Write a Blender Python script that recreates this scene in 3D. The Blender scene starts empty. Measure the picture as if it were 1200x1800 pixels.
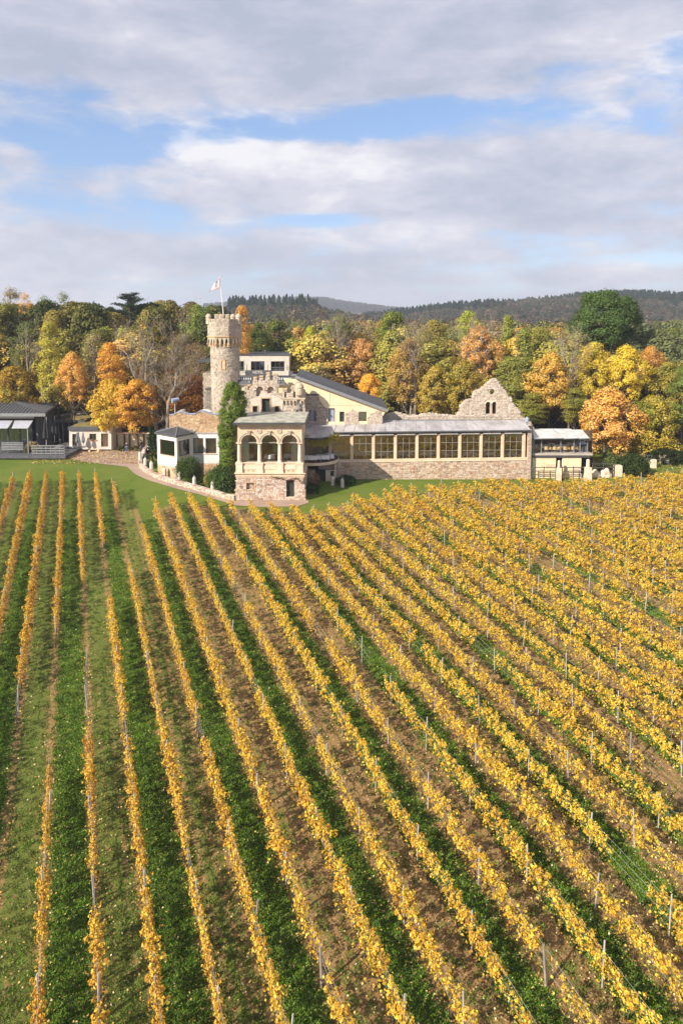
import bpy, math, random
import numpy as np
from mathutils import Vector, geometry, noise as mnoise
PI = math.pi
random.seed(7); np.random.seed(7)
S = bpy.context.scene
COL = S.collection

# ---------------------------------------------------------------- camera
PITCH = math.radians(5.0); FPX = 1200.0; CY = 665.0; CAMZ = 21.0
cam_d = bpy.data.cameras.new('camera'); cam = bpy.data.objects.new('camera', cam_d); COL.objects.link(cam)
cam.location = (0, 0, CAMZ); cam.rotation_euler = (PI/2 - PITCH, 0, 0)
cam_d.sensor_fit = 'VERTICAL'; cam_d.sensor_height = 36; cam_d.sensor_width = 24; cam_d.lens = 24
cam_d.shift_y = -(900-CY)/1800; cam_d.clip_end = 9000; cam_d.clip_start = 0.2
S.camera = cam
S.render.resolution_x = 682; S.render.resolution_y = 1024
S.view_settings.view_transform = 'Standard'; S.view_settings.look = 'None'
S.view_settings.gamma = 1; S.view_settings.use_curve_mapping = False
S.view_settings.exposure = 0.75

# ---------------------------------------------------------------- world and sun
SUN_EL = math.radians(31); SUN_DIR_AZ = math.radians(-131)      # azimuth of the sun seen from the camera, 0 = straight ahead (+Y), negative = left
sun_vec = Vector((math.sin(SUN_DIR_AZ)*math.cos(SUN_EL), math.cos(SUN_DIR_AZ)*math.cos(SUN_EL), math.sin(SUN_EL)))
sd = bpy.data.lights.new('sun', 'SUN'); sd.energy = 5.0; sd.angle = math.radians(0.5); sd.color = (1, .91, .77)
so = bpy.data.objects.new('sun', sd); COL.objects.link(so)
so.rotation_euler = sun_vec.to_track_quat('Z', 'Y').to_euler()

class NT:
    def __init__(s, tree): s.t = tree; s.n = tree.nodes; s.l = tree.links
    def new(s, typ, **kw):
        nd = s.n.new(typ)
        for k, v in kw.items(): setattr(nd, k, v)
        return nd
    def put(s, sock, v):
        if v is None: return
        if hasattr(v, 'links') or hasattr(v, 'is_linked'): s.l.new(v, sock)
        else:
            if isinstance(v, (tuple, list)) and len(v) == 3 and sock.type == 'RGBA': v = (*v, 1)
            sock.default_value = v
    def math(s, op, a, b=None, c=None, clamp=False):
        nd = s.new('ShaderNodeMath', operation=op, use_clamp=clamp)
        s.put(nd.inputs[0], a); s.put(nd.inputs[1], b); s.put(nd.inputs[2], c)
        return nd.outputs[0]
    def mix(s, f, a, b, blend='MIX'):
        nd = s.new('ShaderNodeMix', data_type='RGBA', blend_type=blend)
        s.put(nd.inputs[0], f); s.put(nd.inputs[6], a); s.put(nd.inputs[7], b)
        return nd.outputs[2]
    def noise(s, vec, scale, detail=4, rough=.55, dist=0):
        nd = s.new('ShaderNodeTexNoise'); s.put(nd.inputs['Vector'], vec)
        nd.inputs['Scale'].default_value = scale; nd.inputs['Detail'].default_value = detail
        nd.inputs['Roughness'].default_value = rough; nd.inputs['Distortion'].default_value = dist
        return nd.outputs[0]
    def ramp(s, f, stops, interp='LINEAR'):
        nd = s.new('ShaderNodeValToRGB'); s.put(nd.inputs[0], f); cr = nd.color_ramp; cr.interpolation = interp
        while len(cr.elements) < len(stops): cr.elements.new(.5)
        for e, (p, c) in zip(cr.elements, stops):
            e.position = p; e.color = (*c, 1) if len(c) == 3 else c
        return nd.outputs[0]
    def mapr(s, f, a, b, c=0, d=1, smooth=True):
        nd = s.new('ShaderNodeMapRange', interpolation_type='SMOOTHSTEP' if smooth else 'LINEAR')
        s.put(nd.inputs[0], f)
        for i, v in zip((1, 2, 3, 4), (a, b, c, d)): nd.inputs[i].default_value = v
        return nd.outputs[0]
    def vmul(s, v, m):
        nd = s.new('ShaderNodeVectorMath', operation='MULTIPLY'); s.put(nd.inputs[0], v); nd.inputs[1].default_value = m
        return nd.outputs[0]

def px_az_el(px, py):
    r = (px-600)/FPX; u = (CY-py)/FPX
    d = Vector((r, math.cos(PITCH)+u*math.sin(PITCH), -math.sin(PITCH)+u*math.cos(PITCH))).normalized()
    return math.atan2(d.x, d.y), math.asin(d.z)

W = bpy.data.worlds.new('World'); S.world = W; W.use_nodes = True
def build_world():
    t = NT(W.node_tree); t.n.clear()
    out = t.new('ShaderNodeOutputWorld'); bg = t.new('ShaderNodeBackground')
    STR = .10; bg.inputs[1].default_value = STR
    sky = t.new('ShaderNodeTexSky'); sky.sky_type = 'NISHITA'; sky.sun_disc = False
    sky.sun_elevation = SUN_EL; sky.sun_rotation = SUN_DIR_AZ; sky.altitude = 200; sky.air_density = 1.0; sky.dust_density = .6; sky.ozone_density = 2.0
    tc = t.new('ShaderNodeTexCoord').outputs['Generated']
    sep = t.new('ShaderNodeSeparateXYZ'); t.l.new(tc, sep.inputs[0]); x, y, z = sep.outputs
    zc = t.math('ADD', t.math('MAXIMUM', z, 0.0), .10)
    cmb = t.new('ShaderNodeCombineXYZ'); t.l.new(t.math('DIVIDE', x, zc), cmb.inputs[0]); t.l.new(t.math('DIVIDE', y, zc), cmb.inputs[1])
    p = cmb.outputs[0]
    az = t.math('ARCTAN2', x, y); el = t.math('ARCSINE', z)
    def blob(px, py, sx, sy, amp):
        a, e = px_az_el(px, py)
        u = t.math('DIVIDE', t.math('SUBTRACT', az, a), sx/FPX); v = t.math('DIVIDE', t.math('SUBTRACT', el, e), sy/FPX)
        q = t.math('ADD', t.math('MULTIPLY', u, u), t.math('MULTIPLY', v, v))
        return t.math('MULTIPLY', t.math('EXPONENT', t.math('MULTIPLY', q, -1)), amp)
    # two scales of cloud structure, flattened by the perspective of the layer
    n1 = t.noise(p, .55, 7, .55, .25); n2 = t.noise(t.vmul(tc, (3.0, 3.0, 9.0)), 1.6, 7, .58, .3)
    dens = t.math('ADD', t.math('MULTIPLY', n1, .55), t.math('MULTIPLY', n2, .6))
    for b in [(620,222,250,36,-.26),(760,195,160,30,-.14),(210,262,150,30,-.16),(60,170,160,28,-.10),(420,235,120,18,-.10),(40,330,130,40,-.12),(180,370,170,26,-.11),
              (560,388,90,14,-.20),(1190,85,50,40,-.18),(1130,455,130,14,-.16),(620,480,300,12,-.06),(430,275,150,26,.16),(760,282,150,22,.14),(600,508,700,12,-.07),(20,275,40,20,.16),
              (600,60,600,60,.22),(700,330,360,40,.14),(150,430,300,30,.05)]:
        dens = t.math('ADD', dens, blob(*b))
    n4 = t.noise(t.vmul(tc, (6.0, 6.0, 15.0)), 2.2, 8, .62, .25)
    dens = t.math('ADD', dens, t.math('MULTIPLY', t.math('SUBTRACT', n4, .5), .30))
    cov = t.mapr(dens, .395, .60)
    # cloud tone: lit tops, greyer bases
    n3 = t.noise(t.vmul(tc, (2.2, 2.2, 7.0)), 1.4, 6, .55, .2)
    tone = t.math('ADD', t.math('ADD', t.math('MULTIPLY', n3, 1.15), -.10), t.math('MULTIPLY', t.math('SUBTRACT', dens, .5), -.35))
    tone = t.math('ADD', tone, t.math('MULTIPLY', t.math('SUBTRACT', n4, .5), .9))
    for b in [(400,268,150,36,.36),(700,280,190,32,.30),(560,300,200,30,.10),(120,400,200,30,.06),(620,415,200,22,.12),(820,425,110,16,.12),(1040,470,120,14,.08),(1050,180,160,40,.08),(1100,350,160,50,.08),
              (480,170,300,40,-.10),(760,370,260,20,-.10),(900,60,300,40,-.07),(300,480,400,16,-.05),(1000,280,120,30,-.05)]:
        tone = t.math('ADD', tone, blob(*b))
    ccol = t.ramp(tone, [(.20,(.29,.315,.39)), (.42,(.36,.37,.44)), (.60,(.435,.435,.49)), (.80,(.575,.565,.585))])
    ccol = t.mix(1, ccol, (1/STR,)*3, 'MULTIPLY')
    skyc = t.mix(1, sky.outputs[0], (1.0, .98, 1.02), 'MULTIPLY')
    thin = t.mix(.42, skyc, t.mix(1, (.20,.32,.56), (1/STR,)*3, 'MULTIPLY'))    # thin veil of high cloud over the blue
    low = t.mapr(el, .0, .10, .60, 0)
    thin = t.mix(low, thin, t.mix(1, (.31,.355,.47), (1/STR,)*3, 'MULTIPLY'))
    col = t.mix(t.math('MULTIPLY', cov, .95), thin, ccol)
    t.l.new(col, bg.inputs[0]); t.l.new(bg.outputs[0], out.inputs[0])
build_world()

# ---------------------------------------------------------------- pixel helpers (measure the place from the photograph)
CP, SP = math.cos(PITCH), math.sin(PITCH)
def ray(px, py):
    r = (px-600)/FPX; u = (CY-py)/FPX
    return (r, CP+u*SP, -SP+u*CP)
def P(px, py, Y):
    d = ray(px, py); t = Y/d[1]
    return Vector((d[0]*t, Y, CAMZ+d[2]*t))
def sc(Y, py=750):                    # pixels per metre at distance Y
    d = ray(600, py); return FPX*d[1]/Y
ROWK = .391; ROWC = .06; ROWS = 2.1
def project(x, y, z):
    dz = z-CAMZ; f = y*CP - dz*SP; u = y*SP + dz*CP
    return 600+FPX*x/f, CY-FPX*u/f

SKY = [ # skylines of the hills: distance, tree height, start of slope, (px, py)
    (620, 15, 330, [(-200,575),(250,575),(330,560),(400,536),(450,533),(520,531),(560,534),(610,548),(680,556),(760,562),(900,575),(1400,580)]),
    (900, 14, 420, [(-200,580),(560,575),(640,556),(720,546),(800,535),(880,529),(1000,522),(1100,517),(1200,518),(1300,516),(1500,520)]),
    (2300, 14, 1300, [(-600,560),(200,545),(340,538),(420,532),(480,527),(520,524),(570,525),(600,531),(680,541),(740,546),(800,548),(1400,556),(1800,560)])]
def lerp_tab(tab, x):
    if x <= tab[0][0]: return tab[0][1]
    for (a, b), (c, d) in zip(tab, tab[1:]):
        if x <= c: return b+(d-b)*(x-a)/(c-a)
    return tab[-1][1]
def sstep(t):
    t = max(0, min(1, t)); return t*t*(3-2*t)
def terrain(x, y):
    z = .17-.0656*(85.7-y)
    w = .95-z                          # soft corner where the slope meets the level court
    k = 1.2
    z = .95-(math.sqrt(w*w+k*k)+w)/2 if w > -40 else .95
    if y < 5: z += 0
    if y > 230:
        for Yr, th, Y0, tab in SKY:
            if y <= Y0: continue
            px = 600+FPX*x/y
            py = lerp_tab(tab, px)
            zr = P(px, py, Yr).z-th-2
            f = sstep((y-Y0)/(Yr-Y0)) if y <= Yr else 1-.6*sstep((y-Yr)/500)
            if zr > 1: z = max(z, 1+(zr-1)*f)
    return z
def G(px, py):                         # where the pixel's ray meets the ground
    d = ray(px, py); lo, hi = 5., 400.
    for _ in range(40):
        m = (lo+hi)/2; t = m/d[1]
        if CAMZ+d[2]*t > terrain(d[0]*t, m): lo = m
        else: hi = m
    t = lo/d[1]
    return Vector((d[0]*t, lo, terrain(d[0]*t, lo)))
def on_ground(x, y, dz=0): return Vector((x, y, terrain(x, y)+dz))

# ---------------------------------------------------------------- object helpers
def tag(o, label=None, cat=None, group=None, kind=None):
    if label: o['label'] = label
    if cat: o['category'] = cat
    if group: o['group'] = group
    if kind: o['kind'] = kind
    return o
def empty(name, loc, label=None, cat=None, group=None, rz=0):
    o = bpy.data.objects.new(name, None); COL.objects.link(o); o.location = loc; o.rotation_euler = (0, 0, rz)
    o.empty_display_size = .3
    return tag(o, label, cat, group)
def link(name, me, parent=None, loc=None, color=None, kind=None):
    o = bpy.data.objects.new(name, me); COL.objects.link(o)
    if parent:
        o.parent = parent
        if loc is None: loc = -Vector(parent.location) if not parent.parent else -(Vector(parent.location)+Vector(parent.parent.location))
    if loc is not None: o.location = loc
    if color: o.color = color
    if kind: o['kind'] = kind
    return o
class MB:
    """collects shapes (world coordinates) into one mesh"""
    def __init__(s): s.v = []; s.f = []; s.m = []; s.mi = 0
    def add(s, vs, fs):
        b = len(s.v); s.v += [tuple(v) for v in vs]; s.f += [tuple(b+i for i in f) for f in fs]; s.m += [s.mi]*len(fs); return s
    def box(s, a, b):
        x0, y0, z0 = [min(p, q) for p, q in zip(a, b)]; x1, y1, z1 = [max(p, q) for p, q in zip(a, b)]
        return s.add([(x0,y0,z0),(x1,y0,z0),(x1,y1,z0),(x0,y1,z0),(x0,y0,z1),(x1,y0,z1),(x1,y1,z1),(x0,y1,z1)],
            [(0,3,2,1),(4,5,6,7),(0,1,5,4),(1,2,6,5),(2,3,7,6),(3,0,4,7)])
    def pbox(s, px0, py0, px1, py1, Y, depth):      # a box whose front face spans these pixels at distance Y
        a = P(px0, py1, Y); b = P(px1, py0, Y); c = P(px0, py0, Y); d = P(px1, py1, Y)
        x0 = (a.x+c.x)/2; x1 = (b.x+d.x)/2
        return s.box((x0, Y, a.z), (x1, Y+depth, b.z))
    def tube(s, pts, rad, n=6, cap=True):
        pts = [Vector(p) for p in pts]
        if not hasattr(rad, '__len__'): rad = [rad]*len(pts)
        vs = []; fs = []
        for i, p in enumerate(pts):
            d = (pts[min(i+1, len(pts)-1)]-pts[max(i-1, 0)])
            d = d.normalized() if d.length > 1e-9 else Vector((0,0,1))
            a = d.cross(Vector((0,0,1)) if abs(d.z) < .9 else Vector((1,0,0))).normalized(); b = d.cross(a)
            for k in range(n):
                t = 2*PI*k/n; vs.append(p+(a*math.cos(t)+b*math.sin(t))*rad[i])
        for i in range(len(pts)-1):
            for k in range(n):
                fs.append((i*n+k, i*n+(k+1) % n, (i+1)*n+(k+1) % n, (i+1)*n+k))
        if cap: fs.append(tuple(range(n))[::-1]); fs.append(tuple((len(pts)-1)*n+k for k in range(n)))
        return s.add(vs, fs)
    def lathe(s, c, prof, n=16, a0=0, a1=2*PI, flat=None):
        full = abs(a1-a0) > 2*PI-1e-6; m = n if full else n+1
        vs = []; fs = []
        for r, z in prof:
            for k in range(m):
                t = a0+(a1-a0)*k/n; vs.append((c[0]+r*math.cos(t), c[1]+r*math.sin(t), c[2]+z))
        for i in range(len(prof)-1):
            for k in range(n):
                k2 = (k+1) % m
                fs.append((i*m+k, i*m+k2, (i+1)*m+k2, (i+1)*m+k))
        if full and prof[-1][0] > 1e-4: fs.append(tuple((len(prof)-1)*m+k for k in range(m)))
        if full and prof[0][0] > 1e-4: fs.append(tuple(range(m))[::-1])
        return s.add(vs, fs)
    def prism(s, poly, Y, depth, holes=()):         # poly, holes: (x, z) loops in the plane Y
        loops = [[Vector((x, Y, z)) for x, z in l] for l in [poly]+list(holes)]
        flat = [v for l in loops for v in l]; tris = geometry.tessellate_polygon(loops); n = len(flat)
        vs = flat+[v+Vector((0, depth, 0)) for v in flat]; fs = []
        for t in tris:
            a, b, c = [flat[i] for i in t]
            if (b-a).cross(c-a).y > 0: t = t[::-1]
            fs.append(tuple(t)); fs.append(tuple(i+n for i in t[::-1]))
        b = 0
        for l in loops:
            k = len(l)
            for i in range(k): j = (i+1) % k; fs.append((b+i, b+i+n, b+j+n, b+j))
            b += k
        return s.add(vs, fs)
    def pprism(s, pts, Y, depth, holes=()):
        f = lambda l: [(P(a, b, Y).x, P(a, b, Y).z) for a, b in l]
        return s.prism(f(pts), Y, depth, [f(h) for h in holes])
    def mesh(s, mats, smooth=False):
        me = bpy.data.meshes.new('m'); me.from_pydata(s.v, [], s.f)
        for m in (mats if isinstance(mats, (list, tuple)) else [mats]): me.materials.append(m)
        if isinstance(mats, (list, tuple)) and len(mats) > 1: me.polygons.foreach_set('material_index', s.m)
        if smooth: me.polygons.foreach_set('use_smooth', [True]*len(s.f))
        me.update(); return me
    def build(s, name, mats, parent=None, smooth=False, kind=None, label=None, cat=None, group=None, loc=None, color=None):
        me = s.mesh(mats, smooth); me.name = name
        o = link(name, me, parent, loc, color); tag(o, label, cat, group, kind); return o
def quads(V, mat, name='m'):          # V: (N,4,3) numpy array of separate quads
    N = len(V); me = bpy.data.meshes.new(name)
    me.vertices.add(N*4); me.vertices.foreach_set('co', V.astype(np.float32).ravel())
    me.loops.add(N*4); me.loops.foreach_set('vertex_index', np.arange(N*4, dtype=np.int32))
    me.polygons.add(N); me.polygons.foreach_set('loop_start', np.arange(0, N*4, 4, dtype=np.int32))
    try: me.polygons.foreach_set('loop_total', np.full(N, 4, dtype=np.int32))
    except Exception: pass
    for m in (mat if isinstance(mat, (list, tuple)) else [mat]): me.materials.append(m)
    me.update(calc_edges=True); return me
def leafquads(C, Nrm, size, rng, asp=.75, jit=.5):
    N = len(C); Nn = Nrm+rng.normal(0, jit, (N, 3)); Nn /= np.linalg.norm(Nn, axis=1)[:, None]+1e-9
    R = rng.normal(0, 1, (N, 3)); T = np.cross(Nn, R); T /= np.linalg.norm(T, axis=1)[:, None]+1e-9; B = np.cross(Nn, T)
    s = (size*rng.uniform(.65, 1.3, N))[:, None]
    k = .25*s*Nn
    return np.stack([C-T*s*.5, C-B*s*.5*asp+k*.5, C+T*s*.5, C+B*s*.5*asp+k], axis=1)   # a bent diamond
def inside(poly, x, y):
    c = False; n = len(poly)
    for i in range(n):
        x1, y1 = poly[i]; x2, y2 = poly[(i+1) % n]
        if (y1 > y) != (y2 > y) and x < (x2-x1)*(y-y1)/(y2-y1)+x1: c = not c
    return c
def arch_px(x0, x1, ytop, ybot, n=10):  # pixel loop of a round-headed opening
    r = (x1-x0)/2; cx = (x0+x1)/2; ys = ytop+r
    return [(x0, ybot)]+[(cx-r*math.cos(PI*k/n), ys-r*math.sin(PI*k/n)) for k in range(n+1)]+[(x1, ybot)]
def rect_px(x0, y0, x1, y1): return [(x0, y1), (x0, y0), (x1, y0), (x1, y1)]
def jag(pts, amp, step, seed=1, closed_bottom=True):
    r = random.Random(seed); out = []
    n = len(pts)
    for i in range(n):
        a = pts[i]; b = pts[(i+1) % n]; out.append(a)
        if closed_bottom and i == n-1: break
        L = math.dist(a, b); k = int(L/step)
        for j in range(1, k):
            f = j/k; out.append((a[0]+(b[0]-a[0])*f+r.uniform(-amp, amp), a[1]+(b[1]-a[1])*f+r.uniform(-amp, amp)))
    return out
def blocks(u0, u1, v0, v1, fmap, ok, course=.22, ln=(.28, .62), proud=(.02, .07), gap=.025, seed=3):
    """coursed rubble: one slightly proud block after the other, mapped by fmap(u, v, w)"""
    r = random.Random(seed); mb = MB(); v = v0
    while v < v1:
        h = course*r.uniform(.75, 1.25); u = u0-r.uniform(0, .3)
        while u < u1:
            L = r.uniform(*ln); a, b = max(u, u0)+gap/2, min(u+L, u1)-gap/2; hh = h*r.uniform(.86, 1)
            if b-a > .08 and v+hh*.6 < v1 and ok((a+b)/2, v+h/2):
                w = r.uniform(*proud); j = lambda: r.uniform(-.018, .018)
                q = [(a+j(), v+gap/2+j()), (b+j(), v+gap/2+j()), (b+j(), v+hh+j()), (a+j(), v+hh+j())]
                vs = [fmap(x, z, 0) for x, z in q]+[fmap(x*.92+.08*(a+b)/2, z*.92+.08*(v+hh/2), w+j()*.5) for x, z in q]
                mb.add(vs, [(4,5,6,7), (0,1,5,4), (1,2,6,5), (2,3,7,6), (3,0,4,7)])
            u += L
        v += h
    return mb
def wall_blocks(pts_px, Y, holes=(), **kw):
    poly = [(P(a, b, Y).x, P(a, b, Y).z) for a, b in pts_px]; hs = [[(P(a, b, Y).x, P(a, b, Y).z) for a, b in h] for h in holes]
    def ok(x, z):
        if not inside(poly, x, z): return False
        for h in hs:
            for dx in (-.15, 0, .15):
                if inside(h, x+dx, z): return False
        return True
    xs = [p[0] for p in poly]; zs = [p[1] for p in poly]
    return blocks(min(xs), max(xs), min(zs), max(zs), lambda u, v, w: (u, Y-w, v), ok, **kw)
# ---------------------------------------------------------------- materials
def newmat(name):
    m = bpy.data.materials.new(name); m.use_nodes = True; t = NT(m.node_tree); t.n.clear()
    out = t.new('ShaderNodeOutputMaterial'); return m, t, out
def principled(t, out, col, rough=.85, metal=0, spec=.3, normal=None):
    b = t.new('ShaderNodeBsdfPrincipled'); t.put(b.inputs['Base Color'], col); t.put(b.inputs['Roughness'], rough)
    b.inputs['Metallic'].default_value = metal; b.inputs['Specular IOR Level'].default_value = spec
    if normal: t.l.new(normal, b.inputs['Normal'])
    t.l.new(b.outputs[0], out.inputs[0]); return b
def bump(t, h, strength=.5, dist=.05):
    b = t.new('ShaderNodeBump'); b.inputs['Strength'].default_value = strength; b.inputs['Distance'].default_value = dist
    t.l.new(h, b.inputs['Height']); return b.outputs[0]
def pos(t): return t.new('ShaderNodeNewGeometry').outputs['Position']
def mat(name, c1, c2=None, scale=2., rough=.85, metal=0, bmp=.3, bd=.03, spec=.3, stretch=(1,1,1), lo=.35, hi=.65, fine=8.):
    m, t, out = newmat(name); p = t.vmul(pos(t), stretch)
    c2 = c2 or tuple(x*.7 for x in c1)
    n = t.noise(p, scale, 6, .6); n2 = t.noise(p, scale*fine, 3, .6)
    col = t.mix(t.mapr(n, lo, hi), c1, c2)
    col = t.mix(t.mapr(n2, .3, .7, 0, .35), col, t.mix(1, col, (.6,.58,.55), 'MULTIPLY'))
    principled(t, out, col, rough, metal, spec, bump(t, n2, bmp, bd) if bmp else None); return m
def stone(name, cols, bmp=.6):
    m, t, out = newmat(name); g = t.new('ShaderNodeNewGeometry'); p = g.outputs['Position']
    k = len(cols)
    col = t.ramp(g.outputs['Random Per Island'], [(i/(k-1), c) for i, c in enumerate(cols)])
    n = t.noise(p, 5, 5, .65); n2 = t.noise(p, .35, 4, .6)
    col = t.mix(t.mapr(n, .35, .7, 0, .5), col, t.mix(1, col, (.62,.58,.54), 'MULTIPLY'))
    col = t.mix(t.mapr(n2, .45, .7, 0, .35), col, t.mix(1, col, (.72,.72,.70), 'MULTIPLY'))
    st = t.noise(t.vmul(p, (2.2, 2.2, .22)), 1.0, 4, .6)
    col = t.mix(t.mapr(st, .52, .72, 0, .45), col, t.mix(1, col, (.55,.54,.50), 'MULTIPLY'))
    principled(t, out, col, .92, 0, .2, bump(t, n, bmp, .06)); return m
def foliage(name, inst=False, tr=.35, gloss=0.0):
    m, t, out = newmat(name); g = t.new('ShaderNodeNewGeometry')
    if inst:
        a = t.new('ShaderNodeAttribute', attribute_type='INSTANCER', attribute_name='tint'); base = a.outputs['Color']; al = None
    else:
        oi = t.new('ShaderNodeObjectInfo'); base = oi.outputs['Color']; al = oi.outputs['Alpha']
    r = g.outputs['Random Per Island']; wn = t.new('ShaderNodeTexWhiteNoise', noise_dimensions='1D'); t.l.new(r, wn.inputs['W'])
    if al is not None:
        n = t.noise(g.outputs['Position'], .22, 3, .6); n = t.math('ADD', n, t.math('MULTIPLY', r, .22))
        f = t.mapr(t.math('SUBTRACT', n, t.math('MULTIPLY', t.math('SUBTRACT', 1, al), .8)), .16, .36, 1, 0)
        base = t.mix(f, base, (.20,.23,.035))
    h = t.new('ShaderNodeHueSaturation'); t.l.new(base, h.inputs['Color'])
    t.l.new(t.math('ADD', .478, t.math('MULTIPLY', r, .044)), h.inputs['Hue'])
    nv = t.noise(g.outputs['Position'], .5, 2, .5)
    t.l.new(t.math('ADD', t.math('ADD', .32, t.math('MULTIPLY', wn.outputs[0], .72)), t.math('MULTIPLY', nv, .6)), h.inputs['Value'])
    t.l.new(t.math('SUBTRACT', 1.08, t.math('MULTIPLY', wn.outputs[0], .25)), h.inputs['Saturation'])
    d = t.new('ShaderNodeBsdfDiffuse'); s = t.new('ShaderNodeBsdfTranslucent'); mx = t.new('ShaderNodeMixShader'); mx.inputs[0].default_value = tr
    t.l.new(h.outputs[0], d.inputs[0]); t.l.new(h.outputs[0], s.inputs[0]); t.l.new(d.outputs[0], mx.inputs[1]); t.l.new(s.outputs[0], mx.inputs[2])
    t.l.new(mx.outputs[0], out.inputs[0]); return m
def glass(name, tint=(.75,.8,.78), refl=.35):
    m, t, out = newmat(name)
    tr = t.new('ShaderNodeBsdfTransparent'); tr.inputs[0].default_value = (*tint, 1)
    gl = t.new('ShaderNodeBsdfGlossy'); gl.inputs['Roughness'].default_value = .03; gl.inputs[0].default_value = (.9,.93,.95,1)
    nb = bump(t, t.noise(pos(t), 1.2, 2, .5), .08, .05); t.l.new(nb, gl.inputs['Normal'])
    fr = t.new('ShaderNodeFresnel'); fr.inputs[0].default_value = 1.6
    f = t.math('ADD', fr.outputs[0], refl*.5, clamp=True)
    mx = t.new('ShaderNodeMixShader'); t.l.new(f, mx.inputs[0]); t.l.new(tr.outputs[0], mx.inputs[1]); t.l.new(gl.outputs[0], mx.inputs[2])
    t.l.new(mx.outputs[0], out.inputs[0]); return m

M_tower = stone('tower_stone', [(.36,.30,.24),(.55,.47,.38),(.46,.38,.31),(.64,.56,.46),(.40,.34,.28),(.60,.51,.42),(.30,.25,.21)])
M_ruin = stone('ruin_stone', [(.48,.40,.32),(.64,.55,.46),(.42,.34,.27),(.68,.60,.51),(.54,.46,.38)])
M_red = stone('red_rubble', [(.48,.32,.22),(.62,.51,.40),(.42,.25,.17),(.64,.48,.35),(.58,.50,.41),(.36,.26,.20),(.68,.58,.47)])
M_pink = stone('pink_rubble', [(.62,.47,.38),(.70,.58,.49),(.44,.27,.21),(.74,.62,.52),(.56,.40,.31),(.34,.24,.20),(.76,.67,.58)])
M_ochre = stone('ochre_rubble', [(.58,.36,.18),(.66,.50,.32),(.42,.24,.13),(.70,.56,.38),(.50,.30,.16),(.62,.44,.28)])
M_mortar = mat('lime_mortar', (.54,.45,.37), (.42,.35,.28), 1.5)
M_mortar_dark = mat('dark_mortar', (.24,.20,.17), (.17,.14,.12), 1.5)
M_sand = mat('sandstone', (.74,.57,.41), (.64,.47,.33), 1.1, bmp=.15)
M_sand_light = mat('pale_sandstone', (.76,.62,.48), (.68,.54,.41), 1.3, bmp=.15)
M_ochre_trim = mat('ochre_sandstone', (.60,.43,.25), (.48,.34,.20), 2, bmp=.2)
M_tower_trim = mat('tower_dressed_stone', (.60,.50,.38), (.44,.35,.26), 1.6, bmp=.4)
M_cream = mat('cream_render', (.80,.66,.44), (.74,.59,.38), .5, bmp=.08)
M_plaster = mat('pink_plaster', (.66,.56,.49), (.56,.46,.40), .9, bmp=.12)
M_white = mat('white_paint', (.80,.79,.77), (.72,.70,.67), .7, bmp=.03, rough=.6)
M_offwhite = mat('off_white_render', (.66,.60,.53), (.57,.52,.45), .6, bmp=.05)
M_grey_render = mat('grey_render', (.52,.47,.43), (.46,.42,.39), .6, bmp=.05)
M_slate = mat('slate', (.075,.078,.088), (.12,.12,.13), 3, rough=.6, bmp=.3)
M_copper = mat('weathered_copper', (.50,.48,.40), (.30,.29,.22), .9, rough=.8, bmp=.15, lo=.4, hi=.6)
M_zinc = mat('zinc_sheet', (.50,.48,.48), (.34,.31,.31), .8, rough=.55, bmp=.05, spec=.4, stretch=(1,.3,1))
M_dark_metal = mat('dark_metal', (.055,.058,.062), (.08,.08,.08), 2, rough=.5, bmp=0, spec=.5)
M_grey_metal = mat('grey_metal', (.30,.31,.32), (.24,.25,.26), 3, rough=.45, metal=.3, bmp=0)
M_bronze = mat('mullion_paint', (.30,.28,.25), (.24,.23,.20), 3, rough=.5, bmp=0)
M_black = mat('dark_void', (.020,.019,.018), (.03,.028,.026), 2, bmp=0)
M_door = mat('dark_door_wood', (.045,.05,.045), (.03,.033,.03), 4, bmp=.1, rough=.6)
M_brown = mat('brown_wood', (.12,.07,.045), (.17,.10,.06), 3, stretch=(1,1,.2))
M_bluegrey = mat('blue_grey_shutter', (.33,.37,.46), (.28,.32,.40), 3, bmp=.1)
M_cloth = mat('white_cloth', (.76,.76,.80), (.70,.70,.74), 3, bmp=.05)
M_curtain = mat('pale_curtain', (.80,.80,.68), (.70,.70,.58), 2, stretch=(6,6,.3), bmp=0)
M_interior = mat('interior_plaster', (.84,.76,.48), (.74,.66,.40), .8, bmp=0)
M_int_dark = mat('dark_panelling', (.13,.085,.05), (.07,.05,.03), 1.2, bmp=0)
M_int_mid = mat('interior_wood', (.22,.13,.07), (.14,.08,.04), 1.2, bmp=0)
M_terracotta = mat('terracotta_wall', (.50,.22,.11), (.42,.18,.09), 1, bmp=0)
M_gravel = mat('court_gravel', (.40,.29,.22), (.33,.235,.18), .5, bmp=.4, fine=30, bd=.02)
M_kerbstone = mat('kerb_concrete', (.50,.45,.40), (.40,.35,.30), 2)
M_wicker = mat('wicker', (.50,.38,.20), (.40,.29,.15), 6)
M_moss = mat('sedum_roof', (.30,.20,.07), (.16,.17,.06), 1.4, lo=.4, hi=.6, bmp=.5)
M_post = mat('galvanised_post', (.47,.45,.42), (.36,.33,.30), 2.5, rough=.6, bmp=.05, stretch=(1,1,.6))
M_wire = mat('wire', (.30,.30,.29), (.24,.24,.23), 3, rough=.5, bmp=0)
M_bark = mat('grey_bark', (.17,.14,.11), (.10,.08,.06), 2.5, stretch=(1,1,.3), bmp=.6)
M_bark_pale = mat('pale_bark', (.34,.30,.25), (.22,.18,.15), 1.5, stretch=(1,1,.3), bmp=.5)
M_vinewood = mat('vine_wood', (.12,.085,.06), (.08,.055,.04), 4, bmp=.4)
M_awning = mat('awning_fabric', (.44,.44,.50), (.38,.38,.44), 1, bmp=0)
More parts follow.
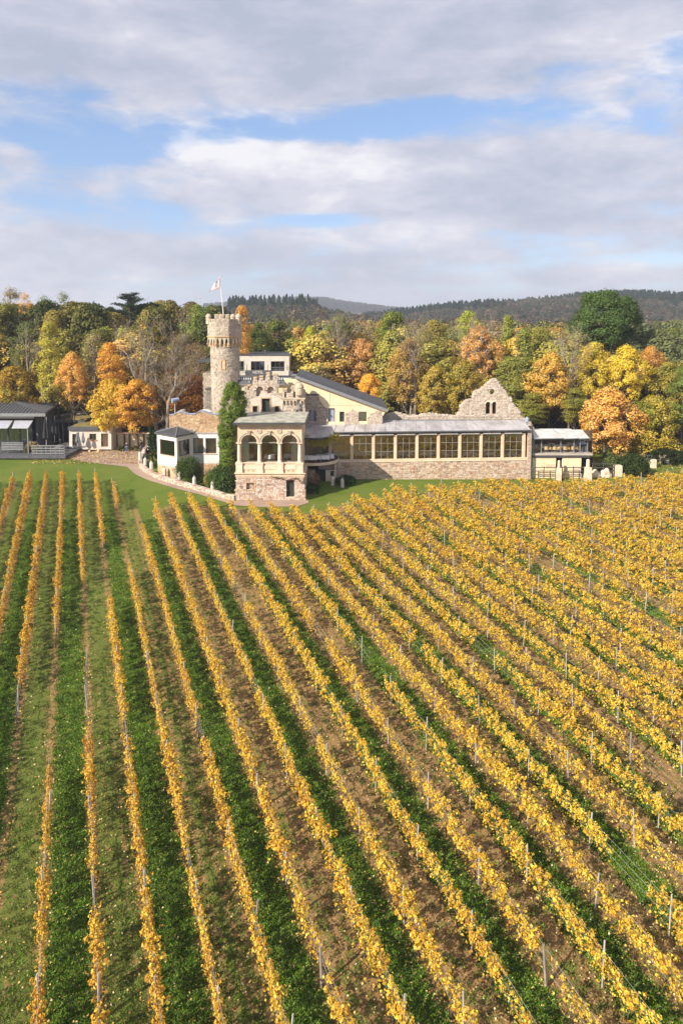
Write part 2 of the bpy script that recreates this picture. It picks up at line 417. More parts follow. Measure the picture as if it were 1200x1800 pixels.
M_parasol_dark = mat('black_canvas', (.025,.025,.028), (.04,.04,.045), 3)
M_parasol_grey = mat('grey_canvas', (.25,.27,.29), (.19,.20,.22), 3)
M_skin = mat('skin', (.55,.36,.27), (.50,.31,.22), 6, bmp=0)
M_navy = mat('navy_cloth', (.035,.045,.08), (.025,.03,.055), 6)
M_jeans = mat('jeans', (.10,.14,.24), (.07,.10,.18), 6)
M_blackcloth = mat('black_cloth', (.03,.03,.033), (.02,.02,.022), 6)
M_hair = mat('dark_hair', (.05,.035,.025), (.03,.02,.015), 9)
M_leaf = foliage('leaves'); M_leaf_i = foliage('woodland_leaves', inst=True, tr=.2)
M_glass = glass('window_glass', (.93,.95,.93), .26); M_glass_clear = glass('pavilion_glass', (.95,.97,.95), .08)
M_glass_dark = glass('dark_glass', (.30,.36,.44), .28)
def roof_glaze():
    m, t, out = newmat('awning_glass'); p = pos(t); n = t.noise(p, .9, 5, .6)
    principled(t, out, t.mix(t.mapr(n, .35, .65), (.68,.67,.66), (.52,.49,.46)), .35, 0, .5); return m
M_rglass = roof_glaze()
# ---------------------------------------------------------------- ground
GREEN_EDGE = [(-400,842),(0,838),(200,846),(225,880),(262,892),(300,878),(330,876),(400,884),(470,890),(530,895),(560,890),(600,878),(650,864),(700,852),(760,846),(850,842),(1000,838),(1150,828),(1260,822),(1600,815)]
EDGE_XY = []
for a, b in GREEN_EDGE:
    g = G(a, b+(19 if a > 600 else 10)); EDGE_XY.append((g.x, g.y))
def vine_edge(x): return lerp_tab(EDGE_XY, x)
def axis(lo, hi, step, far_lo, far_hi, grow=1.22):
    a = list(np.arange(lo, hi+.01, step)); s = step; v = hi
    while v < far_hi: s = min(s*grow, 60); v += s; a.append(v)
    s = step; v = lo; b = []
    while v > far_lo: s = min(s*grow, 60); v -= s; b.append(v)
    return b[::-1]+a
def ground_mat():
    m, t, out = newmat('ground'); p = pos(t)
    sep = t.new('ShaderNodeSeparateXYZ'); t.l.new(p, sep.inputs[0]); x, y, z = sep.outputs
    vine = t.new('ShaderNodeAttribute', attribute_name='vineyard').outputs['Fac']; wild = t.new('ShaderNodeAttribute', attribute_name='wild').outputs['Fac']
    n_big = t.noise(p, .12, 4, .6); n_mid = t.noise(p, 1.3, 5, .65); n_f = t.noise(p, 9, 5, .7); n_ff = t.noise(p, 28, 3, .7)
    u = t.math('DIVIDE', t.math('SUBTRACT', t.math('ADD', x, t.math('MULTIPLY', y, ROWK)), ROWC), ROWS)
    u = t.math('ADD', u, t.math('MULTIPLY', t.math('SUBTRACT', n_mid, .5), .34))
    half = t.math('MULTIPLY', u, .5); fr = t.math('FRACT', half)      # 0-.5 tilled alley, .5-1 green alley
    d = t.math('ABSOLUTE', t.math('SUBTRACT', fr, .25))               # 0 in the middle of the tilled alley, .5 in the middle of the green one
    green = t.mapr(d, .225, .29)
    # the left of the field is greener, the tilled alleys there are half grown over
    left = t.mapr(t.math('ADD', x, t.math('MULTIPLY', y, ROWK)), -4, 13, 1, 0)
    wheel = t.mapr(t.math('ABSOLUTE', t.math('SUBTRACT', d, .09)), .015, .06, 1, 0)
    cover = t.math('ADD', t.math('MULTIPLY', left, .62), t.math('MULTIPLY', t.math('SUBTRACT', n_f, .5), 1.5))
    cover = t.math('ADD', cover, t.math('MULTIPLY', t.math('SUBTRACT', n_mid, .5), 1.4))
    far = t.mapr(y, 35, 70, 0, .55)
    cover = t.math('SUBTRACT', t.math('ADD', t.math('ADD', cover, t.math('MULTIPLY', left, far)), .27), t.math('MULTIPLY', wheel, .35))
    grown = t.mapr(cover, .28, .48)
    soil = t.ramp(n_f, [(.25,(.15,.085,.032)), (.5,(.33,.205,.085)), (.75,(.56,.38,.17))])
    soil = t.mix(t.mapr(n_ff, .35, .65, 0, .5), soil, t.mix(1, soil, (.5,.47,.45), 'MULTIPLY'))
    gr_dark = t.ramp(n_f, [(.25,(.040,.070,.008)), (.5,(.092,.150,.016)), (.75,(.185,.245,.032))])
    gr_dark = t.mix(t.mapr(n_ff, .3, .7, 0, .45), gr_dark, t.mix(1, gr_dark, (.45,.5,.4), 'MULTIPLY'))
    gr_dry = t.mix(t.mapr(n_mid, .3, .7), (.12,.155,.030), (.20,.18,.05))
    gcol = t.mix(t.mapr(n_mid, .42, .70, 0, .6), gr_dark, gr_dry)
    alley = t.mix(green, t.mix(grown, soil, t.mix(.5, gr_dry, gr_dark)), gcol)
    # a strip of bare soil with fallen leaves under every row
    dr = t.math('ABSOLUTE', t.math('SUBTRACT', t.math('FRACT', t.math('ADD', u, .5)), .5))
    strip = t.math('MULTIPLY', t.mapr(t.math('ADD', dr, t.math('MULTIPLY', t.math('SUBTRACT', n_f, .5), .2)), .08, .20, 1, 0), .9)
    alley = t.mix(strip, alley, t.mix(.25, soil, (.30,.17,.06)))
    lawn = t.mix(t.mapr(n_big, .4, .65), (.115,.175,.018), (.165,.210,.032))
    lawn = t.mix(t.mapr(n_mid, .45, .7, 0, .7), lawn, (.19,.17,.05))
    lawn = t.mix(t.mapr(n_ff, .3, .7, 0, .4), lawn, t.mix(1, lawn, (.55,.6,.5), 'MULTIPLY'))
    lawn = t.mix(t.mapr(n_f, .35, .7, 0, .5), lawn, t.mix(1, lawn, (.5,.55,.45), 'MULTIPLY'))
    floor = t.ramp(n_mid, [(.3,(.05,.05,.02)), (.5,(.12,.075,.03)), (.7,(.20,.11,.04))])
    col = t.mix(vine, lawn, alley); col = t.mix(wild, col, floor)
    hb = t.math('ADD', t.math('MULTIPLY', n_f, .7), t.math('MULTIPLY', n_ff, .3))
    principled(t, out, col, .95, 0, .15, bump(t, hb, .8, .12)); return m
def build_ground():
    xs = axis(-62, 100, 1.0, -2600, 2600); ys = axis(8, 140, 1.0, -120, 3600)
    nx, ny = len(xs), len(ys); V = []; vin = []; wild = []
    for y in ys:
        for x in xs:
            z = terrain(x, y)
            if y < 140 and -70 < x < 110: z += .05*mnoise.noise((x*.15, y*.15, 0))
            V.append((x, y, z)); e = vine_edge(x)
            vin.append(sstep((e-y)/1.2+.5)*(1 if x > -60 else 0) if y < 140 else 0); wild.append(sstep((y-104)/6))
    F = [(j*nx+i, j*nx+i+1, (j+1)*nx+i+1, (j+1)*nx+i) for j in range(ny-1) for i in range(nx-1)]
    me = bpy.data.meshes.new('ground'); me.from_pydata(V, [], F); me.materials.append(ground_mat())
    a = me.attributes.new('vineyard', 'FLOAT', 'POINT'); a.data.foreach_set('value', vin)
    a = me.attributes.new('wild', 'FLOAT', 'POINT'); a.data.foreach_set('value', wild)
    me.polygons.foreach_set('use_smooth', [True]*len(F))
    link('ground', me, kind='structure')
build_ground()

def sheet(name, poly, m, dz, step=.8, kind='structure', **kw):   # a surface that follows the ground inside a polygon of (x, y)
    from mathutils.geometry import delaunay_2d_cdt
    pts = []; n = len(poly)
    for i in range(n):
        a = Vector(poly[i]); b = Vector(poly[(i+1) % n]); k = max(1, int((b-a).length/step))
        pts += [a+(b-a)*j/k for j in range(k)]
    nb = len(pts); x0 = min(p.x for p in pts); x1 = max(p.x for p in pts); y0 = min(p.y for p in pts); y1 = max(p.y for p in pts)
    bp = [(p.x, p.y) for p in pts]; x = x0
    while x < x1:
        y = y0
        while y < y1:
            if inside(bp, x, y): pts.append(Vector((x, y)))
            y += step*1.3
        x += step*1.3
    vs, es, fs, _, _, _ = delaunay_2d_cdt(pts, [], [list(range(nb))], 1, 1e-4)
    me = bpy.data.meshes.new(name); me.from_pydata([(v.x, v.y, terrain(v.x, v.y)+.05*mnoise.noise((v.x*.15, v.y*.15, 0))+dz) for v in vs], [], fs)
    me.materials.append(m); me.update(); o = link(name, me, kind=kind); tag(o, **kw) if kw else None; return o
gp = lambda l: [(G(a, b).x, G(a, b).y) for a, b in l]
court = gp([(-120,812),(0,806),(80,804),(112,803),(128,807),(150,812),(190,817),(224,821),(230,827),(238,834),(262,845),(300,857),(350,870),(385,880),(415,889),(460,892),(520,891),(543,884),(541,877),(480,876),(413,876),(385,873),(340,861),(290,846),(262,835),(247,823),(247,812),(258,797),(285,786)])
court += [(-23, 105.5), (-75, 105.5)]
sheet('courtyard', court, M_gravel, .045)
# ---------------------------------------------------------------- pavilion
def window_px(name, x0, y0, x1, y1, Y, parent, cols=1, rows=1, fm=None, gm=None, fr=.06, arch=False, label=None):
    """frame with bars as a part, its panes as sub-parts"""
    fm = fm or M_bronze; gm = gm or M_glass
    a = P(x0, y1, Y); b = P(x1, y0, Y); X0, X1, Z0, Z1 = a.x, b.x, a.z, b.z
    mb = MB(); d = .08
    mb.box((X0, Y, Z0), (X0+fr, Y+d, Z1)); mb.box((X1-fr, Y, Z0), (X1, Y+d, Z1))
    mb.box((X0+fr, Y, Z0), (X1-fr, Y+d, Z0+fr)); mb.box((X0+fr, Y, Z1-fr), (X1-fr, Y+d, Z1))
    cw = (X1-X0)/cols; rh = (Z1-Z0)/rows
    for i in range(1, cols): mb.box((X0+i*cw-fr*.4, Y+.004, Z0+fr), (X0+i*cw+fr*.4, Y+d-.004, Z1-fr))
    for j in range(1, rows): mb.box((X0+fr, Y+.008, Z0+j*rh-fr*.4), (X1-fr, Y+d-.008, Z0+j*rh+fr*.4))
    w = mb.build(name, fm, parent, label=label)
    for i in range(cols):
        for j in range(rows):
            g = MB(); g.box((X0+i*cw+fr*.5, Y+.03, Z0+j*rh+fr*.5), (X0+(i+1)*cw-fr*.5, Y+.045, Z0+(j+1)*rh-fr*.5))
            link('pane', g.mesh(gm), w, loc=(0, 0, 0)) if not parent else sub('pane', g, gm, w)
    return w
def sub(name, mb, m, part, smooth=False, kind=None):
    o = link(name, mb.mesh(m, smooth), None, kind=kind); o.parent = part; o.location = (0, 0, 0); return o

YP = 79.4
pav = empty('pavilion', P(475, 877, YP), 'sandstone pavilion with three tall glazed arches on a pink rubble base, front of the castle', 'pavilion')
def pavilion():
    base_pts = [(412,882),(416.5,838),(532,838),(537.5,882)]
    door = [(503,885),(503,845),(506,843.5),(514,843.5),(517,845),(517,885)]; door_c = [(503,875.5)]+door[1:5]+[(517,875.5)]
    niche = rect_px(433, 848.5, 446.5, 861)
    pl = lambda n, mb, m, **k: mb.build(n, m, pav, **k)
    mb = MB(); mb.pprism(base_pts, YP, .8, [door_c, niche]); pl('base_wall', mb, M_mortar)
    stones = wall_blocks(base_pts, YP, [door_c, niche], course=.20, ln=(.22,.5), proud=(.02,.07), seed=5); pl('rubble_stones', stones, M_pink, kind='stuff')
    a = P(413.5, 870, YP); b = P(536.5, 870, YP); top = P(475, 838, YP).z; sill = P(475, 815, YP).z; eave = P(475, 743.5, YP).z
    x0 = P(418, 800, YP).x; x1 = P(530.5, 800, YP).x; YB = YP+8.6
    mb = MB()
    for xa, xb in ((a.x+.1, a.x+.9), (b.x-.9, b.x-.1)): mb.box((xa, YP+.8, -1.2), (xb, YB, top))
    pl('side_walls', mb, M_mortar)
    for sx, xx, u in ((-1, a.x+.1, 6), (1, b.x-.1, 7)):
        st = blocks(YP+.8, YB, -1, top-.2, lambda u, v, w, xx=xx, sx=sx: (xx+sx*w, u, v), lambda u, v: True, course=.22, seed=u)
        if sx < 0: st.f = [f[::-1] for f in st.f]
        pl('side_stones', st, M_pink, kind='stuff')
    mb = MB(); mb.pbox(503.6, 846, 516.4, 874.5, YP+.35, .08); d = pl('base_door', mb, M_door)
    hb = MB(); hb.pbox(505, 861, 506, 863, YP+.30, .05); sub('handle', hb, M_grey_metal, d)
    mb = MB(); mb.pbox(502, 874.5, 518, 876.5, YP-.12, .6); pl('doorstep', mb, M_sand_light)
    mb = MB()
    for r in ((431,847,433,862.5),(446.5,847,448.5,862.5),(433,847,446.5,848.5),(433,861,446.5,862.5)): mb.pbox(*r, YP-.09, .12)
    pl('niche_surround', mb, M_ochre_trim)
    mb = MB(); mb.pbox(433, 848.5, 446.5, 861, YP+.25, .1); n = pl('niche_panel', mb, M_mortar_dark)
    st = wall_blocks(rect_px(433.5, 849, 446, 860.5), YP+.25, course=.12, ln=(.15,.3), seed=9); sub('niche_stones', st, M_red, n, kind='stuff')
    # cornice between base and parapet
    mb = MB(); ext = ((833,.10),(834.6,.22),(831.3,.30))
    z = [P(475, y, YP).z for y in (840, 837.5, 835, 832.5, 831.4)]
    for (za, zb, e) in ((z[0], z[1], .06), (z[1]+.002, z[2], .16), (z[2]+.002, z[3], .10), (z[3]+.002, z[4], .26)):
        mb.box((x0-.15-e, YP-e, za), (x1+.15+e, YP+.5, zb)); mb.box((x0-.15-e, YP+.5, za), (x0+.3, YB, zb)); mb.box((x1-.3, YP+.5, za), (x1+.15+e, YB, zb))
    pl('cornice', mb, M_sand)
    cols = [420, 455.8, 491.4, 526.6]; cx = [P(c, 795, YP).x for c in cols]
    # parapet with slots
    zs = z[4]+.002
    hol = []
    for i0 in (428.5, 437, 445.5, 498.5, 507, 515.5): hol.append(rect_px(i0-2.2, 827.2, i0+2.2, 828.6))
    mb = MB(); mb.prism([(x0, zs), (x0, sill), (x1, sill), (x1, zs)], YP+.12, .35, [[(P(q, w, YP+.12).x, P(q, w, YP+.12).z) for q, w in h] for h in hol])
    pl('parapet', mb, M_sand)
    for i in range(3):       # raised field on the parapet between two pedestals
        mb = MB(); mb.box((cx[i]+.45, YP+.06, zs+.42), (cx[i+1]-.45, YP+.118, sill-.14)); pl('parapet_panel', mb, M_sand_light)
    mb = MB(); mb.box((x0-.05, YP+.02, sill+.002), (x1+.05, YP+.56, sill+.09)); pl('parapet_coping', mb, M_sand_light)
    zc0 = sill+.092; zc1 = P(475, 778, YP).z
    for i, c in enumerate(cx):
        mb = MB(); w = .40 if 0 < i < 3 else .38; mb.box((c-w, YP-.10, zs+.004), (c+w, YP+.45, sill-.10)); mb.box((c-w-.05, YP-.14, sill-.098), (c+w+.05, YP+.47, sill+.12)); mb.box((c-w-.04, YP-.13, zs+.002), (c+w+.04, YP+.46, zs+.2)); pl('pedestal', mb, M_sand_light)
        mb = MB(); h = zc1-zc0
        mb.lathe((c, YP+.22, zc0), [(.30,0),(.30,.07),(.25,.1),(.29,.15),(.22,.22),(.235,.5),(.21,h*.6),(.19,h-.42),(.22,h-.38),(.19,h-.34),(.20,h-.28),(.29,h-.16),(.30,h-.10)], 14)
        mb.box((c-.33, YP-.09, zc0+h-.10), (c+.33, YP+.53, zc0+h)); pl('column', mb, M_sand_light, smooth=False)
    # arcade wall, open arches
    zt = P(475, 744, YP).z; loop = [(x0, zc1), (x0, zt), (x1, zt), (x1, zc1)]
    zr = []
    for i in (2, 1, 0):
        l, r = cx[i]+.27, cx[i+1]-.27; rad = (r-l)/2; c = (l+r)/2
        zr += [(c+rad*math.cos(PI*k/18), zc1+rad*math.sin(PI*k/18)) for k in range(19)]
    mb = MB(); mb.prism(loop+zr, YP+.02, .5); pl('arcade_wall', mb, M_sand)
    for i in range(3):
        l, r = cx[i]+.27, cx[i+1]-.27; rad = (r-l)/2; c = (l+r)/2
        for dr, th, pr, nm in ((.02,.13,.06,'archivolt'), (.19,.10,.12,'hood_mould')):
            mb = MB(); vs = []; n = 20
            for k in range(n+1):
                t = PI*k/n
                for rr, yy in ((rad+dr, YP+.015), (rad+dr, YP+.02-pr), (rad+dr+th, YP+.02-pr), (rad+dr+th, YP+.015)):
                    vs.append((c+rr*math.cos(t), yy, zc1+rr*math.sin(t)))
            fs = [(k*4+j, k*4+(j+1) % 4, k*4+4+(j+1) % 4, k*4+4+j) for k in range(n) for j in range(4)]
            mb.add(vs, fs); pl(nm, mb, M_sand_light if nm == 'archivolt' else M_mortar)
        mb = MB(); zk = zc1+rad; mb.add([(c-.10,YP-.16,zk-.02),(c+.10,YP-.16,zk-.02),(c+.20,YP-.20,zk+.42),(c-.20,YP-.20,zk+.42),(c-.10,YP+.01,zk-.02),(c+.10,YP+.01,zk-.02),(c+.20,YP+.01,zk+.42),(c-.20,YP+.01,zk+.42)],[(0,1,2,3),(4,7,6,5),(0,4,5,1),(1,5,6,2),(2,6,7,3),(3,7,4,0)])
        mb.box((c-.26, YP-.24, zk+.42), (c+.26, YP+.01, zk+.50)); pl('keystone', mb, M_mortar)
    for i in (1, 2):
        mb = MB(); c = (cx[i], zc1+1.35); n = 16; vs = []
        for k in range(n):
            t = 2*PI*k/n
            for rr, yy in ((.30, YP+.015), (.30, YP-.05), (.20, YP-.07), (.17, YP-.02), (0.001, YP-.06)): vs.append((c[0]+rr*math.cos(t), yy, c[1]+rr*math.sin(t)))
        mb.add(vs, [(k*5+j, ((k+1) % n)*5+j, ((k+1) % n)*5+j+1, k*5+j+1) for k in range(n) for j in range(4)]); pl('roundel', mb, M_mortar)
    # entablature
    ze = [P(475, y, YP).z for y in (757, 751.5, 748, 745.5, 743.6)]
    mb = MB(); mb.box((x0-.08, YP-.06, ze[2]), (x1+.08, YP+.5, ze[2]+.10)); mb.box((x0-.14, YP-.14, ze[3]-.02), (x1+.14, YP+.5, ze[3]+.12)); mb.box((x0-.02, YP-.03, ze[3]+.122), (x1+.02, YP+.5, ze[4]+.1)); pl('architrave', mb, M_sand_light)
    # side walls of the upper storey
    for xa, xb in ((x0+.02, x0+.4), (x1-.4, x1-.02)):
        mb = MB(); mb.box((xa, YP+.52, zs), (xb, YB, zt)); pl('upper_side_wall', mb, M_sand)
    # roof: low copper hip with gutter
    xe0 = P(411, 742, YP-.5).x; xe1 = P(535.5, 742, YP-.5).x; zE = P(475, 742.5, YP-.5).z; zR = P(475, 733, YB-1).z; Y0 = YP-.6
    def hip(x0, x1, ya, yb, za, x2, x3, yc, yd, zb, mb):
        mb.add([(x0,ya,za),(x1,ya,za),(x1,yb,za),(x0,yb,za),(x2,yc,zb),(x3,yc,zb),(x3,yd,zb),(x2,yd,zb)], [(0,1,5,4),(1,2,6,5),(2,3,7,6),(3,0,4,7),(4,5,6,7),(3,2,1,0)])
    rm = MB(); hip(xe0, xe1, Y0, YB, zE, xe0+1.9, xe1-1.5, Y0+3.2, YB-.1, zR, rm); rf = pl('copper_roof', rm, M_copper)
    sm = MB()
    for k in range(1, 9):
        f = k/9; xa = xe0+(xe1-xe0)*f; xb = xe0+1.9+(xe1-xe0-3.4)*f
        sm.tube([(xa, Y0, zE+.02), (xb, Y0+3.2, zR+.02)], .025, 4)
    sub('standing_seam', sm, M_copper, rf)
    mb = MB(); mb.box((xe0-.12, Y0-.14, zE-.24), (xe1+.12, Y0-.004, zE-.01)); mb.box((xe1+.004, Y0, zE-.24), (xe1+.12, YB, zE-.01)); mb.box((xe0-.12, Y0, zE-.24), (xe0-.004, YB, zE-.01)); mb.box((xe0, Y0, zE-.20), (xe1, YB, zE-.03)); pl('gutter', mb, M_dark_metal)
    # glazing and the room behind
    yg = YP+.62
    for i in range(3):
        l, r = cx[i]+.16, cx[i+1]-.16; mb = MB(); f = .055; ztop = zc1+(r-l)/2+.05; tr = P(475, 778, yg).z
        mb.box((l, yg, zc0), (l+f, yg+.08, ztop)); mb.box((r-f, yg, zc0), (r, yg+.08, ztop)); mb.box((l+f, yg, zc0), (r-f, yg+.08, zc0+.07)); mb.box((l+f, yg-.02, tr-.07), (r-f, yg+.09, tr+.07)); mb.box((l+f, yg, ztop-.06), (r-f, yg+.08, ztop))
        w = pl('arch_window', mb, M_bronze)
        for za, zb in ((zc0+.07, tr-.07), (tr+.07, ztop-.06)):
            g = MB(); g.box((l+f, yg+.03, za), (r-f, yg+.045, zb)); sub('pane', g, M_glass_clear, w)
    mb = MB(); mb.box((x0+.42, YP+.55, zc0-.25), (x1-.42, YB-2.2, zc0-.05)); pl('floor_slab', mb, M_int_mid)
    mb = MB(); mb.box((x0+.42, YP+.55, zt-.15), (x1-.42, YB-2.2, zt-.02)); pl('ceiling', mb, M_interior)
    # back wall with openings
    yb = YP+5.2; X = lambda px: P(px, 790, yb).x; Zz = lambda py: P(475, py, yb).z
    op = [[(X(a), Zz(d)), (X(a), Zz(c)), (X(b), Zz(c)), (X(b), Zz(d))] for a, b, c, d in ((437,447,768,800),(461,480,768,812),(493,503,768,800))]
    mb = MB(); mb.prism([(x0+.42, zc0-.05), (x0+.42, zt-.15), (x1-.42, zt-.15), (x1-.42, zc0-.05)], yb, .2, op); pl('room_wall', mb, M_interior)
    mb = MB(); mb.box((x0+.42, YB-2.4, zc0-.05), (x1-.42, YB-2.3, zt-.15)); pl('rear_partition', mb, M_int_dark)
    for (a, c) in ((424, 0), (433, 0), (517, 0), (524, 0)):
        mb = MB(); xx = P(a, 790, YP+1.0).x; vs = []; n = 12
        for k in range(n+1):
            u = k/n; zz = (zc0+.02, zt-.3)
            for j, z_ in enumerate(zz): vs.append((xx+(u-.5)*(.75 if j == 0 else .5), YP+1.0+.07*math.sin(u*22), z_))
        mb.add(vs, [(2*k, 2*k+2, 2*k+3, 2*k+1) for k in range(n)]); pl('curtain', mb, M_curtain)
pavilion()
def dining_table(px, py, Y, w, label, group, dep=.9, h=.75, cloth=True, floor_z=None):
    p = P(px, py, Y); t = empty('dining_table', (p.x, Y+dep/2, p.z), label, 'table', group)
    mb = MB(); z = p.z; mb.box((p.x-w/2, Y, z+h-.03), (p.x+w/2, Y+dep, z+h)); mb.build('table_top', M_int_mid, t)
    for sx in (-1, 1):
        mb = MB(); mb.box((p.x+sx*(w/2-.12)-.03, Y+dep/2-.03, z), (p.x+sx*(w/2-.12)+.03, Y+dep/2+.03, z+h-.031)); mb.build('leg', M_int_mid, t)
    if cloth:
        mb = MB(); n = 24; a = []
        ring = []
        for k in range(n):
            u = k/n*4; s = int(u); f = u-s; c = [(-1,-1),(1,-1),(1,1),(-1,1)]; q = c[s]; r = c[(s+1) % 4]
            ring.append((q[0]+(r[0]-q[0])*f, q[1]+(r[1]-q[1])*f))
        vs = [(p.x+x*(w/2+.02), Y+dep/2+y*(dep/2+.02), z+h+.01) for x, y in ring]+[(p.x+x*(w/2+.06+.03*(k % 2)), Y+dep/2+y*(dep/2+.06+.03*(k % 2)), z+h-.45-.06*((k+1) % 2)) for k, (x, y) in enumerate(ring)]
        mb.add(vs, [tuple(range(n))]+[(k, n+k, n+(k+1) % n, (k+1) % n) for k in range(n)])
        mb.build('tablecloth', M_cloth, t)
    return t

# ---------------------------------------------------------------- castle ruin facade behind the pavilion
YF = 89.0
cas = empty('castle_facade', P(485, 790, YF), 'crenellated ruined castle facade with pale plaster gable and two blind arches above the pavilion', 'castle ruin')
def castle():
    pl = lambda n, mb, m, **k: mb.build(n, m, cas, **k)
    L = [(428,840),(428,684),(430,679),(436,679),(436,686),(440,686),(441,679),(444,679),(445,667),(446,665),(451,665),(452,669),(455,669),(455.5,664),(461,663),(462,669),(466,669),(467,661),(469.5,657),(474,659),(475,669),(480,669),(480,659),(487,659),(488,664),(488,684),(488.5,692),(496.5,692),(496.5,685),(504,685),(504.5,691),(512,691),(512.5,681),(517,680),(518,675),(521,671),(527,671),(531,676),(532,684),(536,686),(536,840)]
    slots = [rect_px(500, 688.5, 503, 701), rect_px(516, 688.5, 519, 700.5), rect_px(431, 688.5, 433.5, 693)]
    arches = [arch_px(450.5, 463, 679.5, 697), arch_px(470, 481.5, 679.5, 691.5)]
    wins = [rect_px(444, 714, 452.5, 727), rect_px(460, 700.5, 474.5, 727), rect_px(483, 714, 490.5, 727)]
    outline = jag(L, .5, 2.5, 4)
    mb = MB(); mb.pprism(outline, YF, .9, slots+arches+wins); pl('ruin_wall', mb, M_mortar)
    plaster = [(441,727.5),(441,700),(449,699),(455,696),(459,690),(462,687),(466,689),(470,693),(478,694),(486,696),(491,699),(497,704),(497,727.5)]
    st = wall_blocks(outline, YF, slots+arches+wins+[plaster], course=.2, ln=(.2,.5), proud=(.03,.12), seed=11); pl('ruin_stones', st, M_ochre if 0 else M_ruin, kind='stuff')
    mb = MB(); mb.pprism(plaster, YF-.05, .048, wins); pl('plaster_field', mb, M_plaster)
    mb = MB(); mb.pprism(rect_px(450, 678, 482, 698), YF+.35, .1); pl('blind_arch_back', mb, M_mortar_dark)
    st = wall_blocks(arches[0], YF+.35, course=.18, seed=12); st2 = wall_blocks(arches[1], YF+.35, course=.18, seed=13); st.add(st2.v, st2.f); pl('blind_arch_stones', st, M_tower, kind='stuff')
    for (a, b, y0) in ((450.5,463,679.5),(470,481.5,679.5)):
        r = (b-a)/2; c = P((a+b)/2, y0+r, YF); R = P(b, y0+r, YF).x-c.x; mb = MB(); n = 9
        for k in range(n):
            t0 = PI*k/n+.03; t1 = PI*(k+1)/n-.03; vs = []
            for yy in (YF-.16, YF+.1):
                for t, rr in ((t0,R+.01),(t1,R+.01),(t1,R+.34),(t0,R+.34)): vs.append((c.x+rr*math.cos(t), yy, c.z+rr*math.sin(t)))
            mb.add(vs, [(3,2,1,0),(4,5,6,7),(0,1,5,4),(1,2,6,5),(2,3,7,6),(3,0,4,7)])
        pl('arch_ring', mb, M_pink)
    for w_, wd in ((wins[0], 1.4), (wins[1], 1.8), (wins[2], 1.4)):
        (xa, yb), (_, ya), (xb, _), _ = w_; mb = MB(); e = wd
        mb.pbox(xa-e, ya-e, xa, yb, YF-.12, .14); mb.pbox(xb, ya-e, xb+e, yb, YF-.12, .14); mb.pbox(xa, ya-e, xb, ya, YF-.12, .14)
        fr = pl('window_surround', mb, M_ochre_trim); g = MB(); g.pbox(xa, ya, xb, yb, YF+.3, .05); sub('shutter', g, M_door, fr)
        bars = MB()
        bars.pbox((xa+xb)/2-.3, ya, (xa+xb)/2+.3, yb, YF+.26, .03); sub('bar', bars, M_dark_metal, fr)
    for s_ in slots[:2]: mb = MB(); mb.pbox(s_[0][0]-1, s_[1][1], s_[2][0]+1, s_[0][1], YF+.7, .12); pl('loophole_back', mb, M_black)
    # little arched frieze (corbels) of the right turret
    mb = MB()
    for k in range(5):
        cxp = 499.5+k*6.3 if k < 4 else 531
        mb.pprism([(cxp-3,710.5),(cxp-3,702),(cxp+3,702),(cxp+3,710.5)]+[(cxp+1.7*math.cos(PI*j/6), 705.5-1.7*math.sin(PI*j/6)+0) for j in range(7)][::1]+[(cxp-1.7, 710.5)], YF-.32, .30)
    mb.pbox(496, 699.5, 536, 702, YF-.38, .36); pl('corbel_frieze', mb, M_tower_trim)
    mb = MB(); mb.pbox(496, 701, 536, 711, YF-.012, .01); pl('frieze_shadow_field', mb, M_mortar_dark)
    # rounded turret on the corner
    c = P(526.5, 690, YF); mb = MB(); mb.lathe((c.x, YF-.1, c.z), [(.55,-.3),(.55,.45),(.50,.6),(.60,.65),(.58,.8),(.42,1.1),(.15,1.25),(.01,1.27)], 12); pl('turret_cap', mb, M_tower_trim)
    mb = MB()
    for x, y, w in ((437.5,678.2,5),(448,664.6,6),(458.5,662.6,6),(470.5,656.5,5),(483.5,658.5,6.5),(500,684.4,7.5),(515,680,5.5)): mb.pbox(x-w/2-.5, y-1.4, x+w/2+.5, y+.6, YF-.1, 1.1)
    pl('merlon_cap', mb, M_ochre_trim)
    mb = MB(); q = [P(a, b, YF-.3) for a, b in ((524,709),(524.5,719),(517.5,720),(515.5,729))]; mb.tube(q, .07, 6); mb.tube([P(526,709,YF-.3), P(526,728,YF-.3)], .09, 6); pl('drain_pipe', mb, M_grey_metal)
    xr = P(536, 750, YF).x; xl = P(430, 750, YF).x
    mb = MB(); mb.box((xr-.8, YF+.9, 0), (xr, YF+9, P(500, 692, YF).z)); mb.box((xl, YF+.9, 0), (xl+.8, YF+9, P(500, 692, YF).z)); pl('return_wall', mb, M_mortar)
castle()

